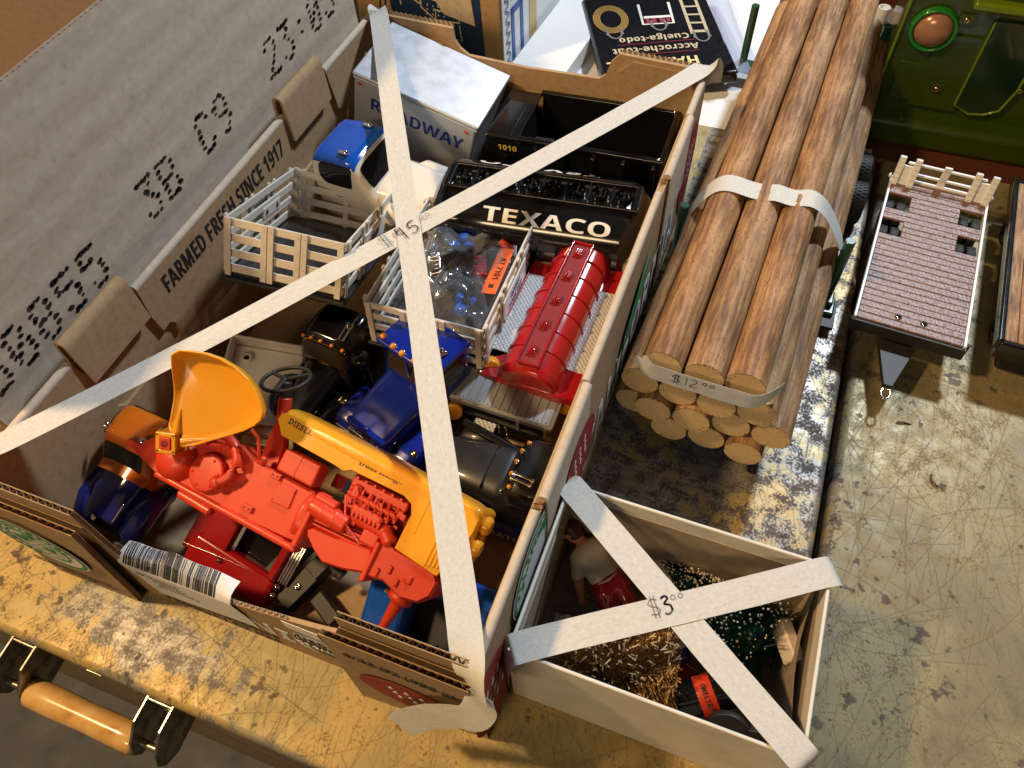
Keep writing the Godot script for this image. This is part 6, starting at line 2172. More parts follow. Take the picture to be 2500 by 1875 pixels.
func tyre(r: float, w: float, parent: Node3D) -> Node3D:
	var n := put("wheel", MB.new().lathe([Vector2(r * 0.55, -w / 2), Vector2(r * 0.9, -w / 2), Vector2(r * 0.98, -w * 0.42), Vector2(r, -w * 0.3), Vector2(r, w * 0.3), Vector2(r * 0.98, w * 0.42), Vector2(r * 0.9, w / 2), Vector2(r * 0.55, w / 2)], 40, Vector3.ZERO, Vector3(0, 0, 1)), M.rubber, parent)
	var t := MB.new()
	for k in 36:
		for s in 3:
			t.x = Transform3D(Basis(Vector3(0, 0, 1), TAU * (k + 0.5 * (s % 2)) / 36), Vector3.ZERO)
			t.box(Vector3(r, 0, (s - 1) * w * 0.27), Vector3(r * 0.05, r * 0.10, w * 0.21))
	var tn := put("tread", t, M.rubber, n)
	tn.set_meta("kind", "stuff")
	put("rim", MB.new().lathe([Vector2(0, w * 0.3), Vector2(r * 0.2, w * 0.3), Vector2(r * 0.22, w * 0.2), Vector2(r * 0.56, w * 0.15), Vector2(r * 0.57, w * 0.48)], 24, Vector3.ZERO, Vector3(0, 0, 1)), M.grey_cast, n)
	return n


func dowel(e: Vector3, k: int, label: String, l: float, yaw: float) -> void:
	var o := thing("wooden_dowel", label, "dowel", at(e, yaw * -1.0, 0, 0), "dowels of the log bundle")
	var r := 0.0166
	var P := []
	for i in 9:
		var row := PackedVector3Array()
		for j in 40:
			var g := TAU * j / 40 + k * 0.8
			row.append(Vector3(cos(g) * r, sin(g) * r, -l * i / 8.0))
		P.append(row)
	P.reverse()
	put("stained_side", MB.new().grid(P, true), M["dowel_%d" % (k % 6)], o)
	var c := MB.new()
	var b := c.v.size()
	c.vert(Vector3(0, 0, 0.0004), Vector3(0, 0, 1), Vector2(0.5, 0.5))
	for j in 41:
		var g := TAU * j / 40
		c.vert(Vector3(cos(g) * r * 0.985, sin(g) * r * 0.985, 0.0002), Vector3(0, 0, 1), Vector2(0.5 + 0.49 * cos(g + k), 0.5 + 0.49 * sin(g + k)))
	for j in 40: c.ix.append_array([b, b + 2 + j, b + 1 + j])
	put("sawn_end", c, M["sawn_%d" % (k % 3)], o)
	var f := MB.new()
	f.lathe([Vector2(r, 0.0), Vector2(r - 0.001, 0.0015), Vector2(0, 0.0015)], 32, Vector3(0, 0, -l), Vector3(0, 0, -1))
	put("far_end", f, M["dowel_%d" % (k % 6)], o)


# ---------------------------------------------------------------- tapes
func strip(called: String, label: String, path: Array, across: Vector3, w: float, sub := 6, torn := true) -> MeshInstance3D:
	# a thin two-sided band along a path; across lies in its width
	var pts := []
	for k in path.size() - 1:
		for j in sub:
			var t := j / float(sub)
			var p0: Vector3 = path[maxi(k - 1, 0)]
			var p3: Vector3 = path[mini(k + 2, path.size() - 1)]
			pts.append(path[k].cubic_interpolate(path[k + 1], p0, p3, t) if path.size() > 3 else path[k].lerp(path[k + 1], t))
	pts.append(path[-1])
	var n := FastNoiseLite.new()
	n.seed = path.size() * 7 + int(w * 1e4)
	n.frequency = 9.0
	var top := []
	var bot := []
	var len := 0.0
	var uvs := []
	for i in pts.size():
		if i: len += pts[i].distance_to(pts[i - 1])
		var d: Vector3 = (pts[mini(i + 1, pts.size() - 1)] - pts[maxi(i - 1, 0)]).normalized()
		var a := (across - d * across.dot(d)).normalized()
		var nn := a.cross(d).normalized()
		var row := PackedVector3Array()
		var low := PackedVector3Array()
		for j in 7:
			var u := j / 6.0 * 2 - 1
			var z := 0.0
			if torn and (i == 0 or i == pts.size() - 1): z = 0.0016 * sin(j * 2.1) + 0.001 * (j % 2)
			var p: Vector3 = pts[i] + a * u * w / 2 * (1.0 + 0.006 * n.get_noise_2d(len * 6, 3)) + nn * 0.0005 * n.get_noise_2d(len * 3, u * 0.2) + d * z
			row.append(p + nn * 0.00012)
			low.append(p - nn * 0.00012)
		top.append(row)
		bot.append(low)
	var b := MB.new()
	b.grid(top, false, Vector2(w / 0.06, len / 0.06))
	var rb := bot.map(func(r):
		var q := PackedVector3Array(r)
		q.reverse()
		return q)
	b.grid(rb, false, Vector2(w / 0.06, len / 0.06))
	for s in [0, 6]:
		b.grid(range(top.size()).map(func(i): return PackedVector3Array([top[i][s], bot[i][s]])))
	return single(called, b, M.tape, label, "tape")


const STROKES := {
	"$": [[[0.55, 0.85], [0.25, 0.95], [0.02, 0.78], [0.12, 0.58], [0.45, 0.45], [0.55, 0.25], [0.35, 0.08], [0.0, 0.16]], [[0.22, 1.12], [0.20, -0.12]], [[0.40, 1.10], [0.42, -0.14]]],
	"1": [[[0.2, 0.95], [0.24, 0.1]]],
	"2": [[[0.0, 0.85], [0.22, 0.98], [0.42, 0.85], [0.38, 0.62], [0.0, 0.05], [0.55, 0.10]]],
	"3": [[[0.05, 0.9], [0.3, 1.0], [0.42, 0.82], [0.15, 0.58], [0.45, 0.45], [0.5, 0.15], [0.25, -0.05], [0.05, 0.06]], [[0.06, 0.92], [0.31, 1.02], [0.44, 0.83], [0.17, 0.57], [0.47, 0.43], [0.51, 0.13]]],
	"4": [[[0.1, 1.0], [0.0, 0.5], [0.5, 0.42]], [[0.13, 0.98], [0.05, 0.52], [0.35, 0.9], [0.38, -0.05]], [[0.4, 0.95], [0.42, -0.15]]],
	"5": [[[0.55, 1.05], [0.15, 0.95], [0.05, 0.55], [0.35, 0.62], [0.5, 0.35], [0.3, 0.02], [0.0, 0.1]], [[0.54, 1.02], [0.17, 0.93], [0.07, 0.54], [0.37, 0.63], [0.52, 0.33], [0.31, 0.0]]],
	"o": [[[0.3, 0.95], [0.12, 0.98], [0.02, 0.8], [0.14, 0.66], [0.3, 0.74], [0.3, 0.95]]],
}


func scribble(parent: Node3D, p: Vector3, dx: Vector3, dy: Vector3, h: float, s: String, m: Material, w: float) -> void:
	dx = dx.normalized()
	var nn := dx.cross(dy).normalized()
	dy = nn.cross(dx)
	var b := MB.new()
	var x := 0.0
	for k in s.length():
		for st in STROKES[s[k]]:
			var P := []
			var src: Array = st
			for i in src.size() - 1:
				for j in 5:
					var a := Vector2(src[i][0], src[i][1])
					var c := Vector2(src[i + 1][0], src[i + 1][1])
					var q := a.cubic_interpolate(c, Vector2(src[maxi(i - 1, 0)][0], src[maxi(i - 1, 0)][1]), Vector2(src[mini(i + 2, src.size() - 1)][0], src[mini(i + 2, src.size() - 1)][1]), j / 5.0)
					P.append(p + (dx * (x + q.x) + dy * q.y) * h)
			P.append(p + (dx * (x + src[-1][0]) + dy * src[-1][1]) * h)
			b.ribbon(P, nn, w * (1.0 if s[k] in "$1" else 1.0))
		x += 0.52 if s[k] in "1o" else 0.80
	put("handwriting", b, m, parent, Transform3D.IDENTITY, "handwritten price")


func tapes() -> void:
	var a := strip("masking_tape", "masking tape from the far left corner of the strawberry box to its near right corner", [Vector3(0.013, 0.150, -0.6475), Vector3(0.0145, 0.168, -0.6460), Vector3(0.0155, 0.1745, -0.640), Vector3(0.030, 0.173, -0.618), Vector3(0.110, 0.1705, -0.482), Vector3(0.200, 0.1698, -0.330), Vector3(0.300, 0.1700, -0.161), Vector3(0.372, 0.1705, -0.040), Vector3(0.388, 0.1710, -0.012), Vector3(0.3975, 0.166, 0.004), Vector3(0.4030, 0.152, 0.010)], Vector3(1, 0, 0.55), 0.0215, 5)
	var b := strip("masking_tape", "masking tape priced $45.00, from the far right corner to the near left rim", [Vector3(0.4035, 0.150, -0.650), Vector3(0.4025, 0.168, -0.6485), Vector3(0.396, 0.1735, -0.642), Vector3(0.375, 0.1718, -0.608), Vector3(0.300, 0.1692, -0.488), Vector3(0.200, 0.1686, -0.327), Vector3(0.100, 0.1690, -0.166), Vector3(0.020, 0.1712, -0.042), Vector3(0.004, 0.1714, -0.020), Vector3(-0.006, 0.166, -0.004), Vector3(-0.009, 0.150, 0.002)], Vector3(1, 0, -0.62), 0.0215, 5)
	var dx := (Vector3(0.2290, 0.0, -0.3400) - Vector3(0.1985, 0.0, -0.2970)).normalized()
	scribble(b, Vector3(0.1915, 0.1712, -0.3005), dx, Vector3(-0.7, 0, -0.7), 0.0145, "$", M.pencil, 0.0006)
	scribble(b, Vector3(0.2005, 0.1712, -0.3135), dx, Vector3(-0.7, 0, -0.7), 0.0150, "45", M.ink_violet, 0.0008)
	scribble(b, Vector3(0.2125, 0.1712, -0.3375), dx, Vector3(-0.7, 0, -0.7), 0.0115, "oo", M.pencil, 0.0006)
	# the loose end at the near right corner, folded outwards
	var tl := strip("tape_tail", "crumpled loose tape end hanging at the near right corner of the strawberry box", [Vector3(0.402, 0.158, 0.0085), Vector3(0.4045, 0.140, 0.0125), Vector3(0.399, 0.126, 0.0185), Vector3(0.385, 0.118, 0.0205), Vector3(0.366, 0.096, 0.0235), Vector3(0.350, 0.070, 0.0275), Vector3(0.3445, 0.056, 0.0300)], Vector3(0.75, -0.55, 0.25), 0.0235, 5)
	# small white box
	strip("box_tape", "masking tape over the white box from its far left to its near right corner", [Vector3(0.3985, 0.108, -0.166), Vector3(0.4045, 0.1196, -0.162), Vector3(0.414, 0.1204, -0.156), Vector3(0.46, 0.1196, -0.125), Vector3(0.505, 0.1194, -0.0945), Vector3(0.55, 0.1198, -0.064), Vector3(0.590, 0.1203, -0.0372), Vector3(0.6005, 0.1180, -0.0305), Vector3(0.603, 0.108, -0.029)], Vector3(0.55, 0, -0.83), 0.0215, 5)
	var d := strip("box_tape", "masking tape priced $3.00 over the white box from near left to far right corner", [Vector3(0.4025, 0.072, -0.0290), Vector3(0.4035, 0.100, -0.0285), Vector3(0.4070, 0.1180, -0.0305), Vector3(0.416, 0.1206, -0.0375), Vector3(0.46, 0.1202, -0.0670), Vector3(0.505, 0.1201, -0.0965), Vector3(0.55, 0.1202, -0.1260), Vector3(0.590, 0.1207, -0.1530), Vector3(0.6012, 0.1185, -0.1600), Vector3(0.604, 0.106, -0.163)], Vector3(0.55, 0, 0.83), 0.0215, 5)
	var e := Vector3(0.83, 0, -0.55).normalized()
	scribble(d, Vector3(0.490, 0.1207, -0.0845), e, Vector3(-0.55, 0, -0.83), 0.0125, "$", M.pencil, 0.0006)
	scribble(d, Vector3(0.4975, 0.1207, -0.0895), e, Vector3(-0.55, 0, -0.83), 0.0120, "3", M.ink_violet, 0.0012)
	scribble(d, Vector3(0.503, 0.1207, -0.0945), e, Vector3(-0.55, 0, -0.83), 0.0105, "oo", M.pencil, 0.0005)


# ---------------------------------------------------------------- plank trailer
func flat_trailer() -> void:
	var o := thing("plank_trailer", "toy flat trailer with brown plank deck, white loading ramps and hitch", "toy trailer", at(Vector3(0.6625, 0.045, -0.578), -4.0, 0, 0))
	var W := 0.104
	var L := 0.222
	var n := 26
	var p := L / n
	var full := MB.new().box(Vector3.ZERO, Vector3(W - 0.005, 0.003, p - 0.0007), 0.0005)
	for k in n:
		var z := -L / 2 + p * (k + 0.5)
		var notch := k in [3, 4, 5, 8, 9, 10]
		var wn := W - 0.005 - 0.024 * 2 + (0.0 if k < 7 else 0.004)
		var off := 0.0
		var b := MB.new()
		b.box(Vector3.ZERO, Vector3(wn if notch else W - 0.005, 0.003, p - 0.0007), 0.0005)
		for j in b.v.size(): b.t[j] = Vector2((b.v[j].x + 0.05) * 9 + k * 0.13, b.v[j].z * 60 + k * 0.31)
		var pl := put("plank", b, M.deck_board, o, at(Vector3(off, rng.randf_range(-0.0002, 0.0002), z)))
		for x in [-1.0, 1.0]:
			put("nail_head", MB.new().dome(Vector3(x * ((wn if notch else W - 0.005) / 2 - 0.004), 0.0015, 0), 0.0007, Vector3.UP, 0.5, 6, 2), M.black_plastic, pl)
	for s in [-1.0, 1.0]:
		put("side_rail", MB.new().rbox(Vector3(s * (W / 2 - 0.001), -0.001, 0), Vector3(0.0026, 0.006, L), 0.0006), M.white_plastic, o)
	var ch := MB.new()
	ch.box(Vector3(0, -0.010, 0.0), Vector3(0.046, 0.010, L - 0.01), 0.002)
	put("chassis", ch, M.black_plastic, o)
	put("front_beam", MB.new().rbox(Vector3(0, -0.008, L / 2 + 0.0012), Vector3(W + 0.004, 0.014, 0.004), 0.001), M.black_plastic, o)
	for s in [-1.0, 1.0]:
		put("side_lamp", MB.new().dome(Vector3(s * (W / 2 + 0.002), -0.004, L / 2 - 0.004), 0.0028, Vector3(s, 0, 0.4), 0.8), M.black_enamel, o)
	# wheels show through the deck
	var proto: Node3D = null
	for z in [-L / 2 + p * 4.5, -L / 2 + p * 9.5]:
		for s in [-1.0, 1.0]:
			for q in [0.0330, 0.0450]:
				var w := tyre(0.0175, 0.0098, o) if proto == null else proto.duplicate()
				if proto == null: proto = w
				else:
					w.name = "wheel"
					o.add_child(w, true)
				w.transform = at(Vector3(s * q, -0.0215, z), 90, 0, 0)
		put("axle", MB.new().rod(Vector3(-0.048, -0.0215, z), Vector3(0.048, -0.0215, z), 0.002, 8), M.chrome, o)
	for x in [-0.0125, 0.0115]:
		put("pearl_stud", MB.new().dome(Vector3(x, 0.0016, L / 2 - 0.0135), 0.0038, Vector3.UP, 0.8, 16, 5), M.chrome, o)
	# ramps folded up at the rear
	var rx := MB.new()
	for y in [0.010, 0.023]: rx.rbox(Vector3(0, y, -L / 2 - 0.003), Vector3(0.082, 0.003, 0.003), 0.001)
	rx.rbox(Vector3(0, 0.015, -L / 2 - 0.003), Vector3(0.008, 0.026, 0.003), 0.001)
	rx.rbox(Vector3(0, 0.0015, -L / 2 - 0.001), Vector3(W, 0.004, 0.004), 0.001)
	put("ramp_frame", rx, M.white_plastic, o)
	for s in [-1.0, 1.0]:
		var rm := MB.new()
		rm.x = at(Vector3(s * 0.0395, 0.014, -L / 2 + 0.003), 0, -20, 0)
		for x in [-0.0085, 0.0085]: rm.rbox(Vector3(x, 0, 0), Vector3(0.0068, 0.034, 0.006), 0.0008)
		rm.rbox(Vector3(0, -0.003, -0.001), Vector3(0.012, 0.022, 0.003), 0.0008)
		for y in 5:
			for x in [-0.0085, 0.0085]: rm.rbox(Vector3(x, -0.012 + y * 0.006, 0.003), Vector3(0.0066, 0.0012, 0.0016), 0.0004, 1)
		put("loading_ramp", rm, M.white_plastic, o)
		put("ramp_pin", MB.new().dome(Vector3(s * 0.053, 0.004, -L / 2), 0.003, Vector3(s, 0, 0), 0.8), M.white_plastic, o)
	# drawbar
	var db := MB.new()
	db.x = Transform3D(Basis(Vector3(1, 0, 0), Vector3(0, 0, -1), Vector3(0, 1, 0)), Vector3(-0.004, -0.021, L / 2 + 0.002))
	db.extrude([Vector2(-0.018, 0.0), Vector2(0.018, 0.0), Vector2(0.004, -0.055), Vector2(-0.004, -0.055)], -0.003, 0.003, 0.0008)
	put("drawbar", db, M.black_plastic, o)
	var ey := []
	for k in 17: ey.append(Vector3(-0.004 + sin(TAU * k / 16) * 0.0042, -0.022, L / 2 + 0.064 - cos(TAU * k / 16) * 0.0065))
	put("hitch_eye", MB.new().tube(ey, 0.0011, 8, false), M.chrome, o)


func edge_trailer() -> void:
	# a second trailer, mostly outside the picture at the right
	var o := thing("wood_deck_trailer", "black framed toy trailer with wooden deck at the right edge", "toy trailer", at(Vector3(0.800, 0.045, -0.600), -3, 0, 0))
	var fr := MB.new()
	fr.rbox(Vector3(-0.058, 0, 0), Vector3(0.006, 0.014, 0.25), 0.002)
	fr.rbox(Vector3(0.058, 0, 0), Vector3(0.006, 0.014, 0.25), 0.002)
	fr.rbox(Vector3(0, -0.006, 0.124), Vector3(0.116, 0.022, 0.006), 0.002)
	fr.rbox(Vector3(0, -0.003, -0.124), Vector3(0.116, 0.014, 0.006), 0.002)
	put("deck_frame", fr, M.black_enamel, o)
	for s in [-1.0, 1.0]: put("bright_edge", MB.new().rbox(Vector3(s * 0.0605, 0.004, 0), Vector3(0.0016, 0.003, 0.24), 0.0006), M.chrome, o)
	for k in 9:
		var b := MB.new()
		b.box(Vector3(-0.0495 + k * 0.0124, 0.002, 0), Vector3(0.0118, 0.004, 0.24), 0.0006)
		for j in b.v.size(): b.t[j] = Vector2(b.v[j].x * 12 + k * 0.2, b.v[j].z * 2.5 + k * 0.17)
		put("plank", b, M["dowel_%d" % (k % 6)], o)
	put("under_frame", MB.new().rbox(Vector3(0, -0.018, 0.03), Vector3(0.10, 0.018, 0.17), 0.003), M.black_plastic, o)
	put("front_leg", MB.new().rbox(Vector3(-0.02, -0.026, 0.105), Vector3(0.05, 0.034, 0.02), 0.003), M.black_plastic, o)
	var proto: Node3D = null
	for z in [-0.08, 0.07]:
		for s in [-1.0, 1.0]:
			var w := tyre(0.02, 0.014, o) if proto == null else proto.duplicate()
			if proto == null: proto = w
			else:
				w.name = "wheel"
				o.add_child(w, true)
			w.transform = at(Vector3(s * 0.045, -0.025, z), 90, 0, 0)


# ---------------------------------------------------------------- behind
func lantern() -> void:
	var o := thing("green_toy_case", "dark lime green plastic toy case with round copper lens and screws", "toy", at(Vector3(0.70, -0.005, -0.852), 1.0, 0, 0))
	var W := 0.235
	put("case_shell", MB.new().rbox(Vector3(0.0, 0.12, -0.05), Vector3(W, 0.235, 0.10), 0.006, 3), M.lime_plastic, o)
	put("base_band", MB.new().rbox(Vector3(0.0, 0.018, -0.036), Vector3(W + 0.018, 0.036, 0.128), 0.008, 3), M.lime_plastic, o)
	put("left_edge", MB.new().rbox(Vector3(-W / 2 + 0.003, 0.125, 0.001), Vector3(0.0035, 0.20, 0.004), 0.0015), M.lime_edge, o)
	put("upper_ledge", MB.new().rbox(Vector3(0.03, 0.178, 0.006), Vector3(W - 0.07, 0.010, 0.016), 0.004), M.lime_edge, o)
	put("raised_panel", MB.new().rbox(Vector3(-0.045, 0.092, 0.001), Vector3(0.055, 0.095, 0.006), 0.002), M.lime_plastic, o)
	put("recess_step", MB.new().rbox(Vector3(-0.085, 0.075, 0.001), Vector3(0.030, 0.050, 0.004), 0.0015), M.lime_plastic, o)
	var wn := MB.new()
	wn.x = Transform3D(Basis.IDENTITY, Vector3(0.0, 0.0, 0.0))
	wn.extrude([Vector2(-0.020, 0.055), Vector2(-0.004, 0.048), Vector2(0.012, 0.050), Vector2(0.026, 0.058), Vector2(0.033, 0.085), Vector2(0.033, 0.162), Vector2(-0.020, 0.162)], 0.002, 0.0045, 0.0008)
	put("dark_window", wn, M.dark_green, o)
	put("window_border", MB.new().tube([Vector3(-0.022, 0.160, 0.004), Vector3(-0.022, 0.056, 0.004), Vector3(-0.004, 0.046, 0.004), Vector3(0.013, 0.048, 0.004), Vector3(0.0275, 0.056, 0.004), Vector3(0.035, 0.085, 0.004), Vector3(0.035, 0.160, 0.004)], 0.0016, 8), M.lime_edge, o)
	var c := Vector3(-0.0805, 0.142, 0.001)
	put("lens_ring", MB.new().lathe([Vector2(0.026, 0.0), Vector2(0.0255, 0.006), Vector2(0.0235, 0.008), Vector2(0.021, 0.006), Vector2(0.0205, 0.001)], 40, c, Vector3(0, 0, 1)), M.green_ring, o)
	put("lens_dome", MB.new().dome(c + Vector3(0, 0, 0.002), 0.0205, Vector3(0, 0, 1), 0.62, 36, 8), M.lens_copper, o)
	for p in [Vector3(-0.051, 0.158, 0.004), Vector3(-0.0495, 0.072, 0.0045), Vector3(0.038, 0.084, 0.001), Vector3(0.064, 0.074, 0.001)]:
		put("screw_pad", MB.new().rbox(p - Vector3(0, 0, 0.001), Vector3(0.016, 0.012, 0.003), 0.001), M.lime_plastic, o)
		var s := put("screw_head", MB.new().lathe([Vector2(0.0036, 0.0), Vector2(0.0036, 0.001), Vector2(0.0028, 0.0022), Vector2(0.0012, 0.0014), Vector2(0, 0.0008)], 16, p + Vector3(0, 0, 0.0008), Vector3(0, 0, 1)), M.brass, o)
		put("screw_slot", MB.new().box(p + Vector3(0, 0, 0.0022), Vector3(0.003, 0.0007, 0.0006)), M.black_plastic, s)
	for q in [[Vector3(0.672, 0.0012, -0.392), 10.0, "straight dark wood splinter lying on the pale right trunk lid"], [Vector3(0.701, 0.0012, -0.335), 120.0, "curled dark splinter on the right trunk lid near its shadowed edge"]]:
		var b := MB.new()
		var P := []
		for k in 7: P.append(Vector3((k - 3) * 0.0022, 0.0006 * sin(k * 0.9), 0.0012 * (k - 3) * (k - 3) * (0.05 if q[1] < 50 else 0.28)))
		b.tube(P, 0.0009, 6)
		single("wood_splinter", b, M.wood_red, q[2], "splinter", at(q[0], q[1], 0, 0), "splinters on the right lid")
	# a jar-like bit beside it
	var j := thing("small_green_bottle", "small green glass bottle with white neck behind the far dowel ends", "bottle", at(Vector3(0.573, -0.004, -0.99)))
	put("bottle_body", MB.new().lathe([Vector2(0, 0), Vector2(0.018, 0), Vector2(0.020, 0.004), Vector2(0.020, 0.05), Vector2(0.016, 0.060), Vector2(0.009, 0.066)], 24), mat("bottle_green", lin(0.05, 0.10, 0.02), 0.15), j)
	put("bottle_neck", MB.new().lathe([Vector2(0.008, 0.064), Vector2(0.0085, 0.085), Vector2(0.0055, 0.085), Vector2(0.0045, 0.070)], 20), M.sign_white, j)


func backdrop_things() -> void:
	# snack carton with blue print
	var o := thing("blue_print_carton", "tan carton with dark blue cartoon print and white side behind the strawberry box", "box", at(Vector3(0.0, -0.003, -0.80), -3, 0, 0))
	put("front_face", MB.new().box(Vector3(-0.02, 0.14, -0.002), Vector3(0.25, 0.28, 0.004)), M.kraft, o)
	put("side_face", MB.new().box(Vector3(0.1035, 0.14, -0.13), Vector3(0.003, 0.28, 0.26)), M.paper_white, o)
	put("box_body", MB.new().box(Vector3(-0.022, 0.139, -0.134), Vector3(0.244, 0.276, 0.256)), M.kraft_dark, o)
	var navy: Material = mat("print_navy", lin(0.008, 0.03, 0.10), 0.55)
	var pr := MB.new()
	pr.extrude([Vector2(-0.060, 0.028), Vector2(0.078, 0.028), Vector2(0.070, 0.27), Vector2(-0.075, 0.27)], 0.0003, 0.0007)
	var pn := put("navy_print", pr, navy, o)
	var fg := MB.new()
	fg.extrude([Vector2(0.020, 0.088), Vector2(0.066, 0.080), Vector2(0.058, 0.16), Vector2(0.060, 0.25), Vector2(0.030, 0.25), Vector2(0.024, 0.16), Vector2(0.004, 0.112)], 0.0009, 0.0012)
	fg.extrude([Vector2(-0.030, 0.135), Vector2(-0.008, 0.105), Vector2(0.002, 0.115), Vector2(-0.016, 0.150)], 0.0009, 0.0012)
	put("tan_figure_print", fg, M.kraft_pale, pn)
	var ln := MB.new()
	for s in [[[-0.014, 0.108], [0.022, 0.104], [0.046, 0.092], [0.042, 0.080], [0.006, 0.078], [-0.014, 0.092], [-0.014, 0.108]], [[-0.046, 0.104], [-0.040, 0.108], [-0.014, 0.096]], [[-0.046, 0.104], [-0.046, 0.090]], [[0.006, 0.078], [0.008, 0.092], [0.046, 0.092]], [[0.026, 0.106], [0.034, 0.14], [0.036, 0.20]], [[0.046, 0.106], [0.050, 0.14], [0.051, 0.20]], [[0.030, 0.074], [0.034, 0.055], [0.044, 0.055], [0.042, 0.076]]]:
		var P := []
		for q in s: P.append(Vector3(q[0], q[1], 0.0015))
		ln.ribbon(P, Vector3(0, 0, 1), 0.0022)
	for k in 16:
		var c := Vector3(-0.004 + (k % 6) * 0.008, 0.096 - (k / 6) * 0.006, 0.0016)
		ln.ribbon([c, c + Vector3(rng.randf_range(-0.004, 0.006), rng.randf_range(0.001, 0.005), 0)], Vector3(0, 0, 1), 0.0018)
	put("line_drawing", ln, M.kraft_pale, pn)
	var ar := MB.new()
	for q in [[0.022, 0.0], [0.012, 0.3]]:
		var P := []
		for k in 13: P.append(Vector3(-0.090 + cos(-0.9 + k * 0.15) * q[0], 0.115 + sin(-0.9 + k * 0.15) * 0.05, 0.0006))
		ar.ribbon(P, Vector3(0, 0, 1), 0.002)
	put("curved_print", ar, navy, o)
	# letters down the white side
	var sb := Basis(Vector3(0, 0, -1), Vector3(0, 1, 0), Vector3(1, 0, 0))
	var blue: Material = mat("print_blue", lin(0.03, 0.11, 0.38), 0.5)
	var rd: Material = mat("print_red", lin(0.30, 0.02, 0.05), 0.5)
	var bars := MB.new()
	bars.x = Transform3D(sb, Vector3(0.1054, 0, 0))
	for q in [[0.030, 0.020, 0.010, 0.075], [0.030, 0.085, 0.040, 0.010], [0.060, 0.020, 0.010, 0.075], [0.030, 0.145, 0.010, 0.06], [0.060, 0.145, 0.010, 0.06]]:
		var one := MB.new()
		one.x = bars.x
		put("blue_letter_bar", one.box(Vector3(q[0] + q[2] / 2, q[1] + q[3] / 2, 0), Vector3(q[2], q[3], 0.0006)), blue, o)
	var rb := MB.new()
	rb.x = bars.x
	rb.box(Vector3(0.050, 0.118, 0), Vector3(0.034, 0.024, 0.0006))
	put("red_lettering", rb, rd, o)
	var gd := MB.new()
	gd.x = bars.x
	gd.box(Vector3(0.105, 0.10, 0), Vector3(0.026, 0.16, 0.0006))
	put("gold_print", gd, M.gold_print, o)
	var sq := MB.new()
	sq.x = bars.x
	var Q := []
	for k in 60: Q.append(Vector3(0.018 + 0.006 * sin(k * 1.05) + 0.002 * sin(k * 2.3), 0.018 + k * 0.0024, 0.0005))
	sq.ribbon(Q, Vector3(0, 0, 1), 0.0026)
	put("script_print", sq, blue, o)
	# navy carton further left
	var nb := thing("navy_carton", "dark navy carton with red and white print at the far left behind the tray", "box", at(Vector3(-0.225, -0.003, -0.86), 4, 0, 0))
	put("box_body", MB.new().box(Vector3(0, 0.13, -0.1), Vector3(0.16, 0.26, 0.2), 0.001), navy, nb)
	var rp := MB.new()
	for k in 7:
		rp.x = at(Vector3(0.02 + rng.randf_range(-0.02, 0.05), 0.05 + k * 0.018, 0.0004), 0, 0, -30)
		rp.box(Vector3.ZERO, Vector3(0.016, 0.004, 0.0005))
	put("red_print", rp, rd, nb)
	# white carton lid lying behind
	var wl := thing("white_carton", "plain white carton lying behind the strawberry box next to the black package", "box", at(Vector3(0.158, 0.011, -0.905), -4, 0, 0))
	put("box_top", MB.new().rbox(Vector3.ZERO, Vector3(0.080, 0.028, 0.22), 0.002), M.paper_white, wl)
	# black hanger package, upside down to the viewer, in a clear wrap
	var n := thing("black_package", "black hanger package with upside-down lettering Accroche-tout and Cuelga-todo", "package", at(Vector3(0.2855, 0.020, -0.931), 25.5, 0, 0))
	put("package_body", MB.new().rbox(Vector3(0, 0, 0), Vector3(0.184, 0.018, 0.215), 0.004, 3), gloss("package_black", lin(0.006, 0.006, 0.009), 0.25), n)
	var up := Basis(Vector3(-1, 0, 0), Vector3(0, 0, 1), Vector3(0, 1, 0))  # letters seen upside down from the near side
	var gold: Material = mat("package_beige", lin(0.50, 0.43, 0.30), 0.5)
	letters("Cuelga-todo", 0.0130, gold, n, Transform3D(up, Vector3(-0.005, 0.0092, 0.012)), true, 0.95)
	letters("Accroche-tout", 0.0135, gold, n, Transform3D(up, Vector3(-0.008, 0.0092, 0.038)), true, 0.95)
	letters("HANG ALL", 0.020, mat("package_yellow", lin(0.72, 0.62, 0.30), 0.5), n, Transform3D(up, Vector3(-0.018, 0.0092, 0.072)), true, 0.95)
	letters("SUPPORT", 0.0065, mat("package_pink", lin(0.72, 0.05, 0.18), 0.5), n, Transform3D(up, Vector3(-0.060, 0.0092, 0.0875)), true, 1.1)
	var rl := MB.new()
	for z in [0.0235, 0.0500]: rl.box(Vector3(-0.004, 0.0092, z), Vector3(0.110, 0.0004, 0.0008))
	put("red_rule", rl, rd, n)
	var hose := MB.new()
	for k in 5:
		var P := []
		for j in 33: P.append(Vector3(-0.058 + cos(TAU * j / 32) * (0.016 + 0.0022 * k), 0.0096, -0.045 + sin(TAU * j / 32) * (0.024 + 0.003 * k)))
		hose.ribbon(P, Vector3.UP, 0.0016)
	put("hose_picture", hose, mat("print_ochre", lin(0.42, 0.24, 0.05), 0.5), n)
	var chair := MB.new()
	chair.ribbon([Vector3(-0.012, 0.0096, -0.078), Vector3(-0.014, 0.0096, -0.024), Vector3(0.030, 0.0096, -0.022), Vector3(0.033, 0.0096, -0.078)], Vector3.UP, 0.004)
	chair.ribbon([Vector3(-0.010, 0.0096, -0.042), Vector3(0.030, 0.0096, -0.040)], Vector3.UP, 0.006)
	put("chair_picture", chair, M.sign_white, n)
	var cr := MB.new()
	for k in 4: cr.box(Vector3(-0.006 + k * 0.010, 0.0094, -0.032), Vector3(0.005, 0.0004, 0.012))
	put("chair_stripe", cr, rd, n)
	var lad := MB.new()
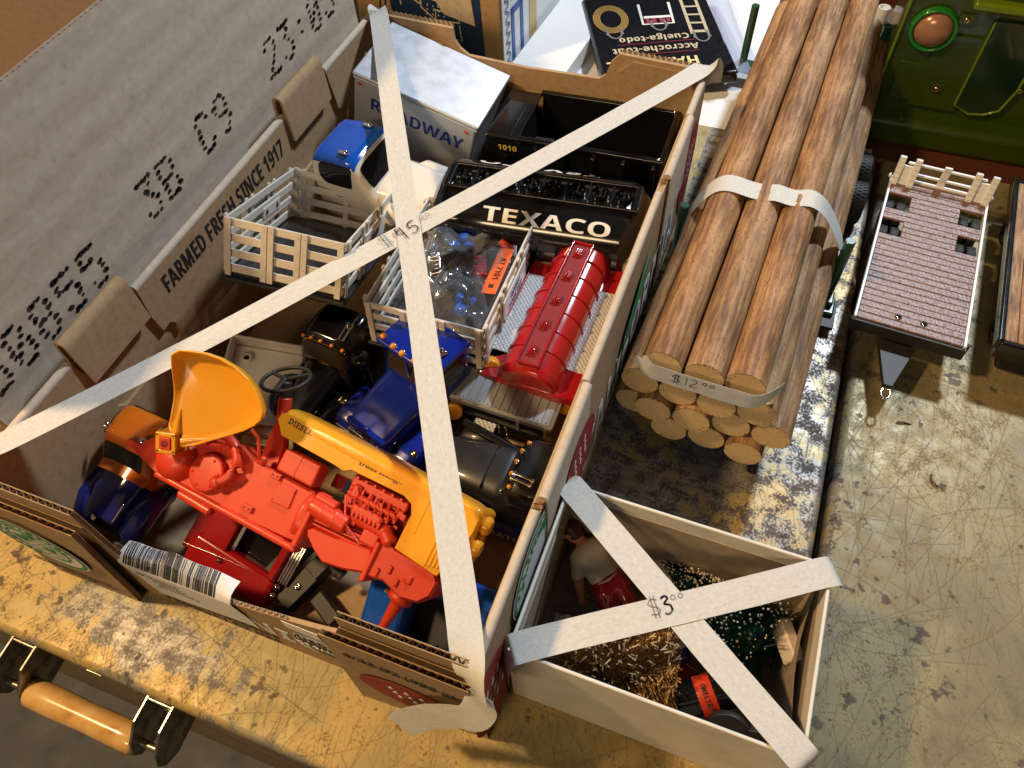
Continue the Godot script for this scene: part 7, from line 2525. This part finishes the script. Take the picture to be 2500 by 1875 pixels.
	for x in [0.050, 0.072]: lad.ribbon([Vector3(x, 0.0096, 0.010), Vector3(x + 0.003, 0.0096, -0.118)], Vector3.UP, 0.0045)
	for k in 6: lad.ribbon([Vector3(0.050, 0.0098, 0.004 - k * 0.022), Vector3(0.073, 0.0098, 0.006 - k * 0.022)], Vector3.UP, 0.0060 if k == 0 else 0.004)
	put("ladder_picture", lad, gold, n)
	var hk := MB.new()
	for c in [Vector2(-0.058, -0.006), Vector2(0.008, -0.018), Vector2(0.062, 0.018)]:
		var P := []
		for j in 13: P.append(Vector3(c.x + cos(PI * j / 12) * 0.0095, 0.0102, c.y + sin(PI * j / 12) * 0.013 - (0.004 if j in [0, 12] else 0.0)))
		hk.ribbon(P, Vector3.UP, 0.0026)
		for s in [-1.0, 1.0]: hk.ribbon([Vector3(c.x + s * 0.011, 0.0104, c.y + 0.004), Vector3(c.x + s * 0.009, 0.0104, c.y - 0.014)], Vector3.UP, 0.0034)
	put("hook_picture", hk, M.grey_cast, n)
	var wr := MB.new()
	var P := []
	for i in 9:
		var row := PackedVector3Array()
		for j in 5: row.append(Vector3(0.088 + j * 0.011, 0.010 - 0.004 * j + 0.004 * sin(j * 2.2 + i * 0.6), -0.118 + i * 0.029))
		P.append(row)
	P.reverse()
	wr.grid(P)
	put("clear_wrap", wr, M.blister, n)


# ---------------------------------------------------------------- the small box's contents
func white_box_contents() -> void:
	doll()
	brush_tree("frosted_tree", "green bottle brush tree with frosted tips and white base block", Vector3(0.487, 0.040, -0.1615), Vector3(0.574, 0.060, -0.1120), 0.037, lin(0.008, 0.085, 0.058), lin(0.64, 0.57, 0.47), 8000, 3)
	brush_tree("straw_tree", "tan straw bottle brush tree near the front wall of the white box", Vector3(0.422, 0.040, -0.056), Vector3(0.512, 0.040, -0.076), 0.030, lin(0.46, 0.27, 0.10), lin(0.62, 0.43, 0.21), 9000, 4)
	var bl := MB.new()
	bl.x = at(Vector3(0.5865, 0.074, -0.1170), 30, 0, 0) * at(Vector3.ZERO, 0, 0, -25)
	bl.rbox(Vector3.ZERO, Vector3(0.010, 0.014, 0.030), 0.0015)
	# the base block belongs to the frosted tree
	var tree: Node3D = get_node("frosted_tree")
	put("base_block", bl, mat("pale_wood", lin(0.70, 0.60, 0.50), 0.55), tree)
	put("base_wire", MB.new().tube([Vector3(0.5735, 0.060, -0.112), Vector3(0.579, 0.066, -0.114), Vector3(0.584, 0.072, -0.1165)], 0.0008, 6), M.grey_cast, tree)
	# spool, wheels and scraps
	var sp := thing("black_spool", "black plastic spool with a red label band in the white box", "spool", pose(Vector3(0.5395, 0.036, -0.0670), Vector3(0.80, 0.25, -0.55), Vector3(0.1, 1, 0.2)))
	put("spool_body", MB.new().lathe([Vector2(0, -0.016), Vector2(0.0135, -0.016), Vector2(0.0148, -0.0145), Vector2(0.0150, 0.024), Vector2(0.0138, 0.0255), Vector2(0, 0.0255)], 32, Vector3.ZERO, Vector3.RIGHT), M.black_enamel, sp)
	put("red_band", MB.new().lathe([Vector2(0.0151, 0.0), Vector2(0.0155, 0.0006), Vector2(0.0155, 0.0118), Vector2(0.0151, 0.0124)], 32, Vector3.ZERO, Vector3.RIGHT), M.red_vinyl, sp)
	letters("SHELTER", 0.0034, M.ink, sp, Transform3D(Basis(Vector3(0, 0, 1), Vector3(-1, 0, 0), Vector3(0, -1, 0)) * Basis(Vector3(1, 0, 0), PI), Vector3(0.006, 0.0157, 0.0)), true)
	for q in [[Vector3(0.5620, 0.050, -0.0500), "round black disc wheel standing by the near wall of the white box"], [Vector3(0.5830, 0.046, -0.0470), "round black disc wheel in the near right corner of the white box"]]:
		var d := MB.new()
		d.lathe([Vector2(0, -0.003), Vector2(0.0135, -0.003), Vector2(0.0148, -0.002), Vector2(0.015, 0.002), Vector2(0.0142, 0.003), Vector2(0, 0.003)], 32, Vector3.ZERO, Vector3(-0.05, 0.55, 0.85))
		single("black_disc", d, M.black_plastic, q[1], "wheel", at(q[0]), "black disc wheels")
	var scraps := [["yellow_fence", "yellow toy fence piece beside the doll legs", Vector3(0.4735, 0.014, -0.118)], ["yellow_scrap", "yellow plastic scrap by the tip of the green tree", Vector3(0.482, 0.014, -0.150)], ["red_scrap", "thin red plastic hook near the right wall of the white box", Vector3(0.582, 0.010, -0.086)], ["wine_scrap", "wine red clear plastic scrap behind the spool", Vector3(0.523, 0.022, -0.085)], ["navy_scrap", "navy blue plastic scrap with white dots under the tape crossing", Vector3(0.515, 0.030, -0.096)], ["wood_scrap", "light wooden stick on the floor of the white box", Vector3(0.557, 0.010, -0.088)], ["white_fluff", "white tissue scrap at the left end of the white box", Vector3(0.428, 0.016, -0.088)]]
	for k in scraps.size():
		var b := MB.new()
		var mt: Material = M.yellow_vinyl
		match k:
			0:
				for s in [-1.0, 1.0]: b.rod(Vector3(-0.018, 0, s * 0.007), Vector3(0.018, 0, s * 0.007), 0.0014, 8)
				for j in 6: b.rbox(Vector3(-0.015 + j * 0.006, 0.001, 0), Vector3(0.0028, 0.0018, 0.018), 0.0006, 1)
				b.rod(Vector3(-0.018, 0, 0.007), Vector3(-0.006, 0.004, 0.013), 0.0014, 8)
			1: b.rbox(Vector3.ZERO, Vector3(0.016, 0.012, 0.012), 0.003)
			2:
				b.tube([Vector3(-0.008, 0, -0.010), Vector3(-0.005, 0.004, -0.002), Vector3(0.002, 0.004, 0.003), Vector3(0.006, 0.002, 0.012)], 0.0024, 8)
				mt = M.red_vinyl
			3:
				b.rbox(Vector3(0, 0, 0), Vector3(0.026, 0.010, 0.016), 0.004)
				b.rod(Vector3(-0.010, 0.003, 0.006), Vector3(0.014, 0.008, 0.010), 0.004, 12, 0.001)
				mt = M.red_enamel
			4:
				b.rbox(Vector3.ZERO, Vector3(0.024, 0.014, 0.020), 0.005)
				mt = M.navy_enamel
			5:
				b.rbox(Vector3.ZERO, Vector3(0.012, 0.006, 0.036), 0.001)
				mt = M.tan_plastic
			6:
				var n := FastNoiseLite.new()
				n.frequency = 60
				var P := []
				for i in 9:
					var row := PackedVector3Array()
					for j in 9: row.append(Vector3(j * 0.0028 - 0.011, 0.010 * n.get_noise_2d(i * 0.004, j * 0.005) + 0.004 * (1 - absf(j - 4) / 4.0), 0.012 - i * 0.0028))
					P.append(row)
				b.grid(P)
				mt = M.paper_white
		var node := single(scraps[k][0], b, mt, scraps[k][1], "plastic scrap" if k < 5 else "scrap", at(scraps[k][2], [38, 10, 20, -20, 30, 60, 0][k], 8, 12))
		if k == 4:
			for j in 2: put("white_dot", MB.new().dome(Vector3(-0.004 + j * 0.010, 0.0068, 0.004 - j * 0.007), 0.0032, Vector3.UP, 0.3), M.sign_white, node)


func brush_tree(called: String, label: String, tip: Vector3, foot: Vector3, rad: float, c0: Color, c1: Color, n: int, sd: int) -> void:
	var o := thing(called, label, "bottle brush tree")
	var ax := foot - tip
	var l := ax.length()
	ax /= l
	var e := ax.cross(Vector3.UP).normalized()
	var f := ax.cross(e)
	var r := RandomNumberGenerator.new()
	r.seed = sd
	var dark := mat(called + "_bristle", c0, 0.6)
	var pale := mat(called + "_frost", c1, 0.75)
	var b := MB.new()
	var w := MB.new()
	var b2 := MB.new()
	for k in n:
		var t := pow(r.randf(), 0.62)
		var g := r.randf() * TAU
		var d := (e * cos(g) + f * sin(g))
		var len := (0.0025 + rad * t) * r.randf_range(0.80, 1.04)
		var a := tip + ax * t * l * r.randf_range(0.97, 1.0)
		var q := a + d * len + ax * len * r.randf_range(-0.02, 0.32)
		if q.y < 0.006: q.y = 0.006
		if q.x < 0.409: q.x = 0.409
		if q.z > -0.036: q.z = -0.036
		if q.z < -0.160: q.z = -0.160
		var s := d.cross(ax).normalized() * (0.00038 if sd == 3 else 0.0008)
		var m := a.lerp(q, 0.35)
		(b if sd == 3 or k % 3 else b2).face([m - s, m + s, q + s * 0.6, q - s * 0.6])
		if r.randf() < (0.17 * (1.0 if t < 0.8 else 0.5) if sd == 3 else 0.04):
			var z := r.randf_range(0.0007, 0.0018)
			w.x = Transform3D(Basis.from_euler(Vector3(r.randf() * 6, r.randf() * 6, 0)), q)
			if sd == 3: w.lathe([Vector2(0, -z * 0.7), Vector2(z * 0.62, -z * 0.1), Vector2(z * 0.4, z * 0.5), Vector2(0, z * 0.8)], 6)
			else: w.box(Vector3.ZERO, Vector3(0.0009, r.randf_range(0.003, 0.008), 0.0006))
	var bn := put("bristles", b, dark, o)
	bn.set_meta("kind", "stuff")
	var wn := put("frosting" if sd == 3 else "frayed_straw", w, pale, o)
	wn.set_meta("kind", "stuff")
	if sd == 4: put("pale_straw", b2, pale, o).set_meta("kind", "stuff")
	var core := MB.new()
	core.lathe([Vector2(0, 0), Vector2(0.001, 0.001), Vector2(rad * 0.52, l * 0.96), Vector2(0, l * 0.97)], 16, tip, ax)
	put("twisted_core", core, dark, o)
	if sd == 4:
		var rim := []
		for k in 25: rim.append(foot - ax * 0.002 + (e * cos(TAU * k / 24) + f * sin(TAU * k / 24)) * rad * 0.86)
		var rb := MB.new()
		for k in 120:
			var g := r.randf() * TAU
			var p := foot + (e * cos(g) + f * sin(g)) * rad * r.randf_range(0.35, 0.98)
			if p.y < 0.008 or p.z > -0.038: continue
			rb.x = Transform3D(Basis(ax, r.randf() * 6) * Basis.from_euler(Vector3(r.randf(), r.randf() * 6, r.randf())), p)
			rb.box(Vector3.ZERO, Vector3(0.0013, r.randf_range(0.006, 0.017), 0.0006))
		put("straw_skirt", rb, pale, o).set_meta("kind", "stuff")


func doll() -> void:
	# small plastic figure lying face down; its head is in the far left corner
	var o := thing("toy_figure", "small plastic person figure in white shirt and red trousers lying face down", "toy figure")
	var hd := Vector3(0.4125, 0.060, -0.1520)
	var nk := Vector3(0.4205, 0.0535, -0.1495)
	var ch := Vector3(0.4315, 0.049, -0.1430)
	var wa := Vector3(0.4480, 0.043, -0.1300)
	var hp := Vector3(0.4550, 0.040, -0.1245)
	var side := Vector3(0.62, 0.1, -0.78).normalized()
	var legs := [[hp - side * 0.0066, Vector3(0.4605, 0.034, -0.1090), Vector3(0.4690, 0.022, -0.0910), Vector3(0.4730, 0.016, -0.0850)], [hp + side * 0.0066, Vector3(0.4715, 0.036, -0.1195), Vector3(0.4845, 0.026, -0.1090), Vector3(0.4900, 0.018, -0.1040)]]
	var sh := [ch - side * 0.0125 + Vector3(0, 0, -0.002), ch + side * 0.0125 + Vector3(-0.001, 0, 0)]
	var el := [Vector3(0.4265, 0.038, -0.1260), Vector3(0.4530, 0.041, -0.1440)]
	var wr := [Vector3(0.4330, 0.027, -0.1165), Vector3(0.4625, 0.031, -0.1370)]
	var body := []  # capsules: a, b, ra, rb
	body.append([nk, ch, 0.0042, 0.0085])
	body.append([ch - side * 0.006, ch + side * 0.006, 0.0088, 0.0088])
	body.append([ch - side * 0.003, wa - side * 0.0035, 0.0090, 0.0072])
	body.append([ch + side * 0.003, wa + side * 0.0035, 0.0090, 0.0072])
	body.append([sh[1], el[1], 0.0052, 0.0044])
	body.append([el[1], wr[1], 0.0044, 0.0036])
	body.append([sh[0], el[0], 0.0052, 0.0042])
	body.append([el[0], wr[0], 0.0042, 0.0034])
	for c in body:
		c[2] *= 1.15
		c[3] *= 1.15
	var low := []
	low.append([wa - side * 0.0035, hp - side * 0.005, 0.0074, 0.0092])
	low.append([wa + side * 0.0035, hp + side * 0.005, 0.0074, 0.0092])
	for g in legs:
		low.append([g[0], g[1], 0.0084, 0.0062])
		low.append([g[1], g[2], 0.0062, 0.0044])
		low.append([g[2], g[3], 0.0044, 0.0040])
	var all := body + low
	put("body", nets(all, 0.0013, 0.0022), M.skin_plastic, o)
	var shirt := [body[1], body[2], body[3], body[4], body[6]].map(func(c): return [c[0], c[1], c[2] + 0.0006, c[3] + 0.0006])
	put("shirt", nets(shirt, 0.0013, 0.0026), mat("shirt_white", lin(0.62, 0.55, 0.42), 0.4), o)
	var tro := low.map(func(c): return [c[0], c[1], c[2] + 0.0006, c[3] + 0.0006])
	put("trousers", nets(tro, 0.0013, 0.0022), M.red_enamel, o)
	var belt := MB.new()
	var ring_p := []
	var axis := (hp - wa).normalized()
	var e := side
	var f := axis.cross(e).normalized()
	for k in 25: ring_p.append(wa + axis * 0.0005 + e * cos(TAU * k / 24) * 0.0122 + f * sin(TAU * k / 24) * 0.0086)
	put("waistband", belt.tube(ring_p, 0.0012, 8, false), M.red_enamel, o)
	var head := [[hd, hd + (nk - hd) * 0.35, 0.0078, 0.0068], [hd + Vector3(0, -0.004, 0), hd + (nk - hd) * 0.5 + Vector3(0, -0.004, 0), 0.0062, 0.005], [hd + side * 0.0078, hd + side * 0.0080 + Vector3(0, -0.002, 0), 0.0016, 0.0014], [hd - side * 0.0078, hd - side * 0.0080 + Vector3(0, -0.002, 0), 0.0016, 0.0014], [hd + Vector3(0, -0.0105, 0.0012), hd + Vector3(0, -0.0095, -0.0012), 0.0012, 0.0008]]
	put("head", nets(head, 0.0008, 0.0012), M.skin_plastic, o)
	put("hair", nets([[hd + Vector3(-0.001, 0.0022, -0.0008), hd + (nk - hd) * 0.25 + Vector3(0, 0.0025, 0), 0.0076, 0.0068]], 0.0009, 0.001), mat("hair_brown", lin(0.07, 0.02, 0.012), 0.4), o)
	for s in [-1.0, 1.0]:
		put("eye", MB.new().dome(hd + side * 0.003 * s + Vector3(-0.001, -0.0092, 0), 0.0009, Vector3(0, -1, 0), 0.5, 8, 2), M.ink, o)
	put("mouth", MB.new().tube([hd + (nk - hd) * 0.38 - side * 0.002 + Vector3(0, -0.0088, 0), hd + (nk - hd) * 0.40 + Vector3(0, -0.0092, 0), hd + (nk - hd) * 0.38 + side * 0.002 + Vector3(0, -0.0088, 0)], 0.0004, 5), M.red_enamel, o)
	for q in [[wr[1], wr[1] - el[1]], [wr[0], wr[0] - el[0]]]:
		var d: Vector3 = q[1].normalized()
		var u := d.cross(Vector3.UP).normalized()
		var p: Vector3 = q[0]
		var H := [[p, p + d * 0.0045, 0.0032, 0.0030]]
		for j in 4:
			var b0 := p + d * 0.0045 + u * (j - 1.5) * 0.0016
			var l: float = [0.0036, 0.0044, 0.0042, 0.0032][j]
			H.append([b0, b0 + d * l * 0.55, 0.00095, 0.0009])
			H.append([b0 + d * l * 0.55, b0 + d * l - Vector3(0, 0.0008, 0), 0.0009, 0.0008])
		H.append([p + d * 0.001 - u * 0.0025, p + d * 0.004 - u * 0.0050, 0.0011, 0.0009])
		put("hand", nets(H, 0.0005, 0.0004), M.skin_plastic, o)


func nets(caps: Array, cell: float, k: float) -> MB:
	# surface nets over a smooth union of tapered capsules
	var lo := Vector3(1e9, 1e9, 1e9)
	var hi := -lo
	for c in caps:
		var r: float = maxf(c[2], c[3]) + cell * 2
		lo = lo.min(c[0] - Vector3(r, r, r)).min(c[1] - Vector3(r, r, r))
		hi = hi.max(c[0] + Vector3(r, r, r)).max(c[1] + Vector3(r, r, r))
	var n := Vector3i(((hi - lo) / cell).ceil()) + Vector3i(1, 1, 1)
	var D := PackedFloat32Array()
	D.resize(n.x * n.y * n.z)
	D.fill(1.0)
	for c in caps:
		var a: Vector3 = c[0]
		var ab: Vector3 = c[1] - a
		var ll := maxf(ab.length_squared(), 1e-12)
		var r: float = maxf(c[2], c[3]) + cell * 3 + k
		var i0 := Vector3i(((a.min(c[1]) - Vector3(r, r, r) - lo) / cell).floor()).clamp(Vector3i.ZERO, n - Vector3i.ONE)
		var i1 := Vector3i(((a.max(c[1]) + Vector3(r, r, r) - lo) / cell).ceil()).clamp(Vector3i.ZERO, n - Vector3i.ONE)
		for z in range(i0.z, i1.z + 1):
			for y in range(i0.y, i1.y + 1):
				for x in range(i0.x, i1.x + 1):
					var p := lo + Vector3(x, y, z) * cell - a
					var t := clampf(p.dot(ab) / ll, 0, 1)
					var d: float = (p - ab * t).length() - lerpf(c[2], c[3], t)
					var i := (z * n.y + y) * n.x + x
					var o := D[i]
					var h := maxf(k - absf(o - d), 0.0) / k
					D[i] = minf(o, d) - h * h * k * 0.25
	var idx := PackedInt32Array()
	idx.resize(D.size())
	idx.fill(-1)
	var b := MB.new()
	var off := [0, 1, n.x, n.x + 1, n.x * n.y, n.x * n.y + 1, n.x * n.y + n.x, n.x * n.y + n.x + 1]
	for z in n.z - 1:
		for y in n.y - 1:
			for x in n.x - 1:
				var i := (z * n.y + y) * n.x + x
				var m := 0
				for q in 8:
					if D[i + off[q]] < 0: m |= 1 << q
				if m == 0 or m == 255: continue
				var s := Vector3.ZERO
				var cnt := 0
				for q in 8:
					for ax in 3:
						if q & (1 << ax): continue
						var q2: int = q | (1 << ax)
						var da := D[i + off[q]]
						var db := D[i + off[q2]]
						if (da < 0) == (db < 0): continue
						var p := Vector3(q & 1, (q >> 1) & 1, (q >> 2) & 1)
						p[ax] += da / (da - db)
						s += p
						cnt += 1
				var g := Vector3(D[i + off[1]] - D[i], D[i + off[2]] - D[i], D[i + off[4]] - D[i]) + Vector3(D[i + off[7]] - D[i + off[6]], D[i + off[7]] - D[i + off[5]], D[i + off[7]] - D[i + off[3]])
				idx[i] = b.vert(lo + (Vector3(x, y, z) + s / cnt) * cell, g)
	var st := [1, n.x, n.x * n.y]
	for z in range(1, n.z - 1):
		for y in range(1, n.y - 1):
			for x in range(1, n.x - 1):
				var i := (z * n.y + y) * n.x + x
				for ax in 3:
					var inside := D[i] < 0
					if inside == (D[i + st[ax]] < 0): continue
					var u: int = st[(ax + 1) % 3]
					var w: int = st[(ax + 2) % 3]
					var q := [idx[i], idx[i - u], idx[i - u - w], idx[i - w]]
					if q.min() < 0: continue
					if inside: b.ix.append_array([q[0], q[2], q[1], q[0], q[3], q[2]])
					else: b.ix.append_array([q[0], q[1], q[2], q[0], q[2], q[3]])
	return b
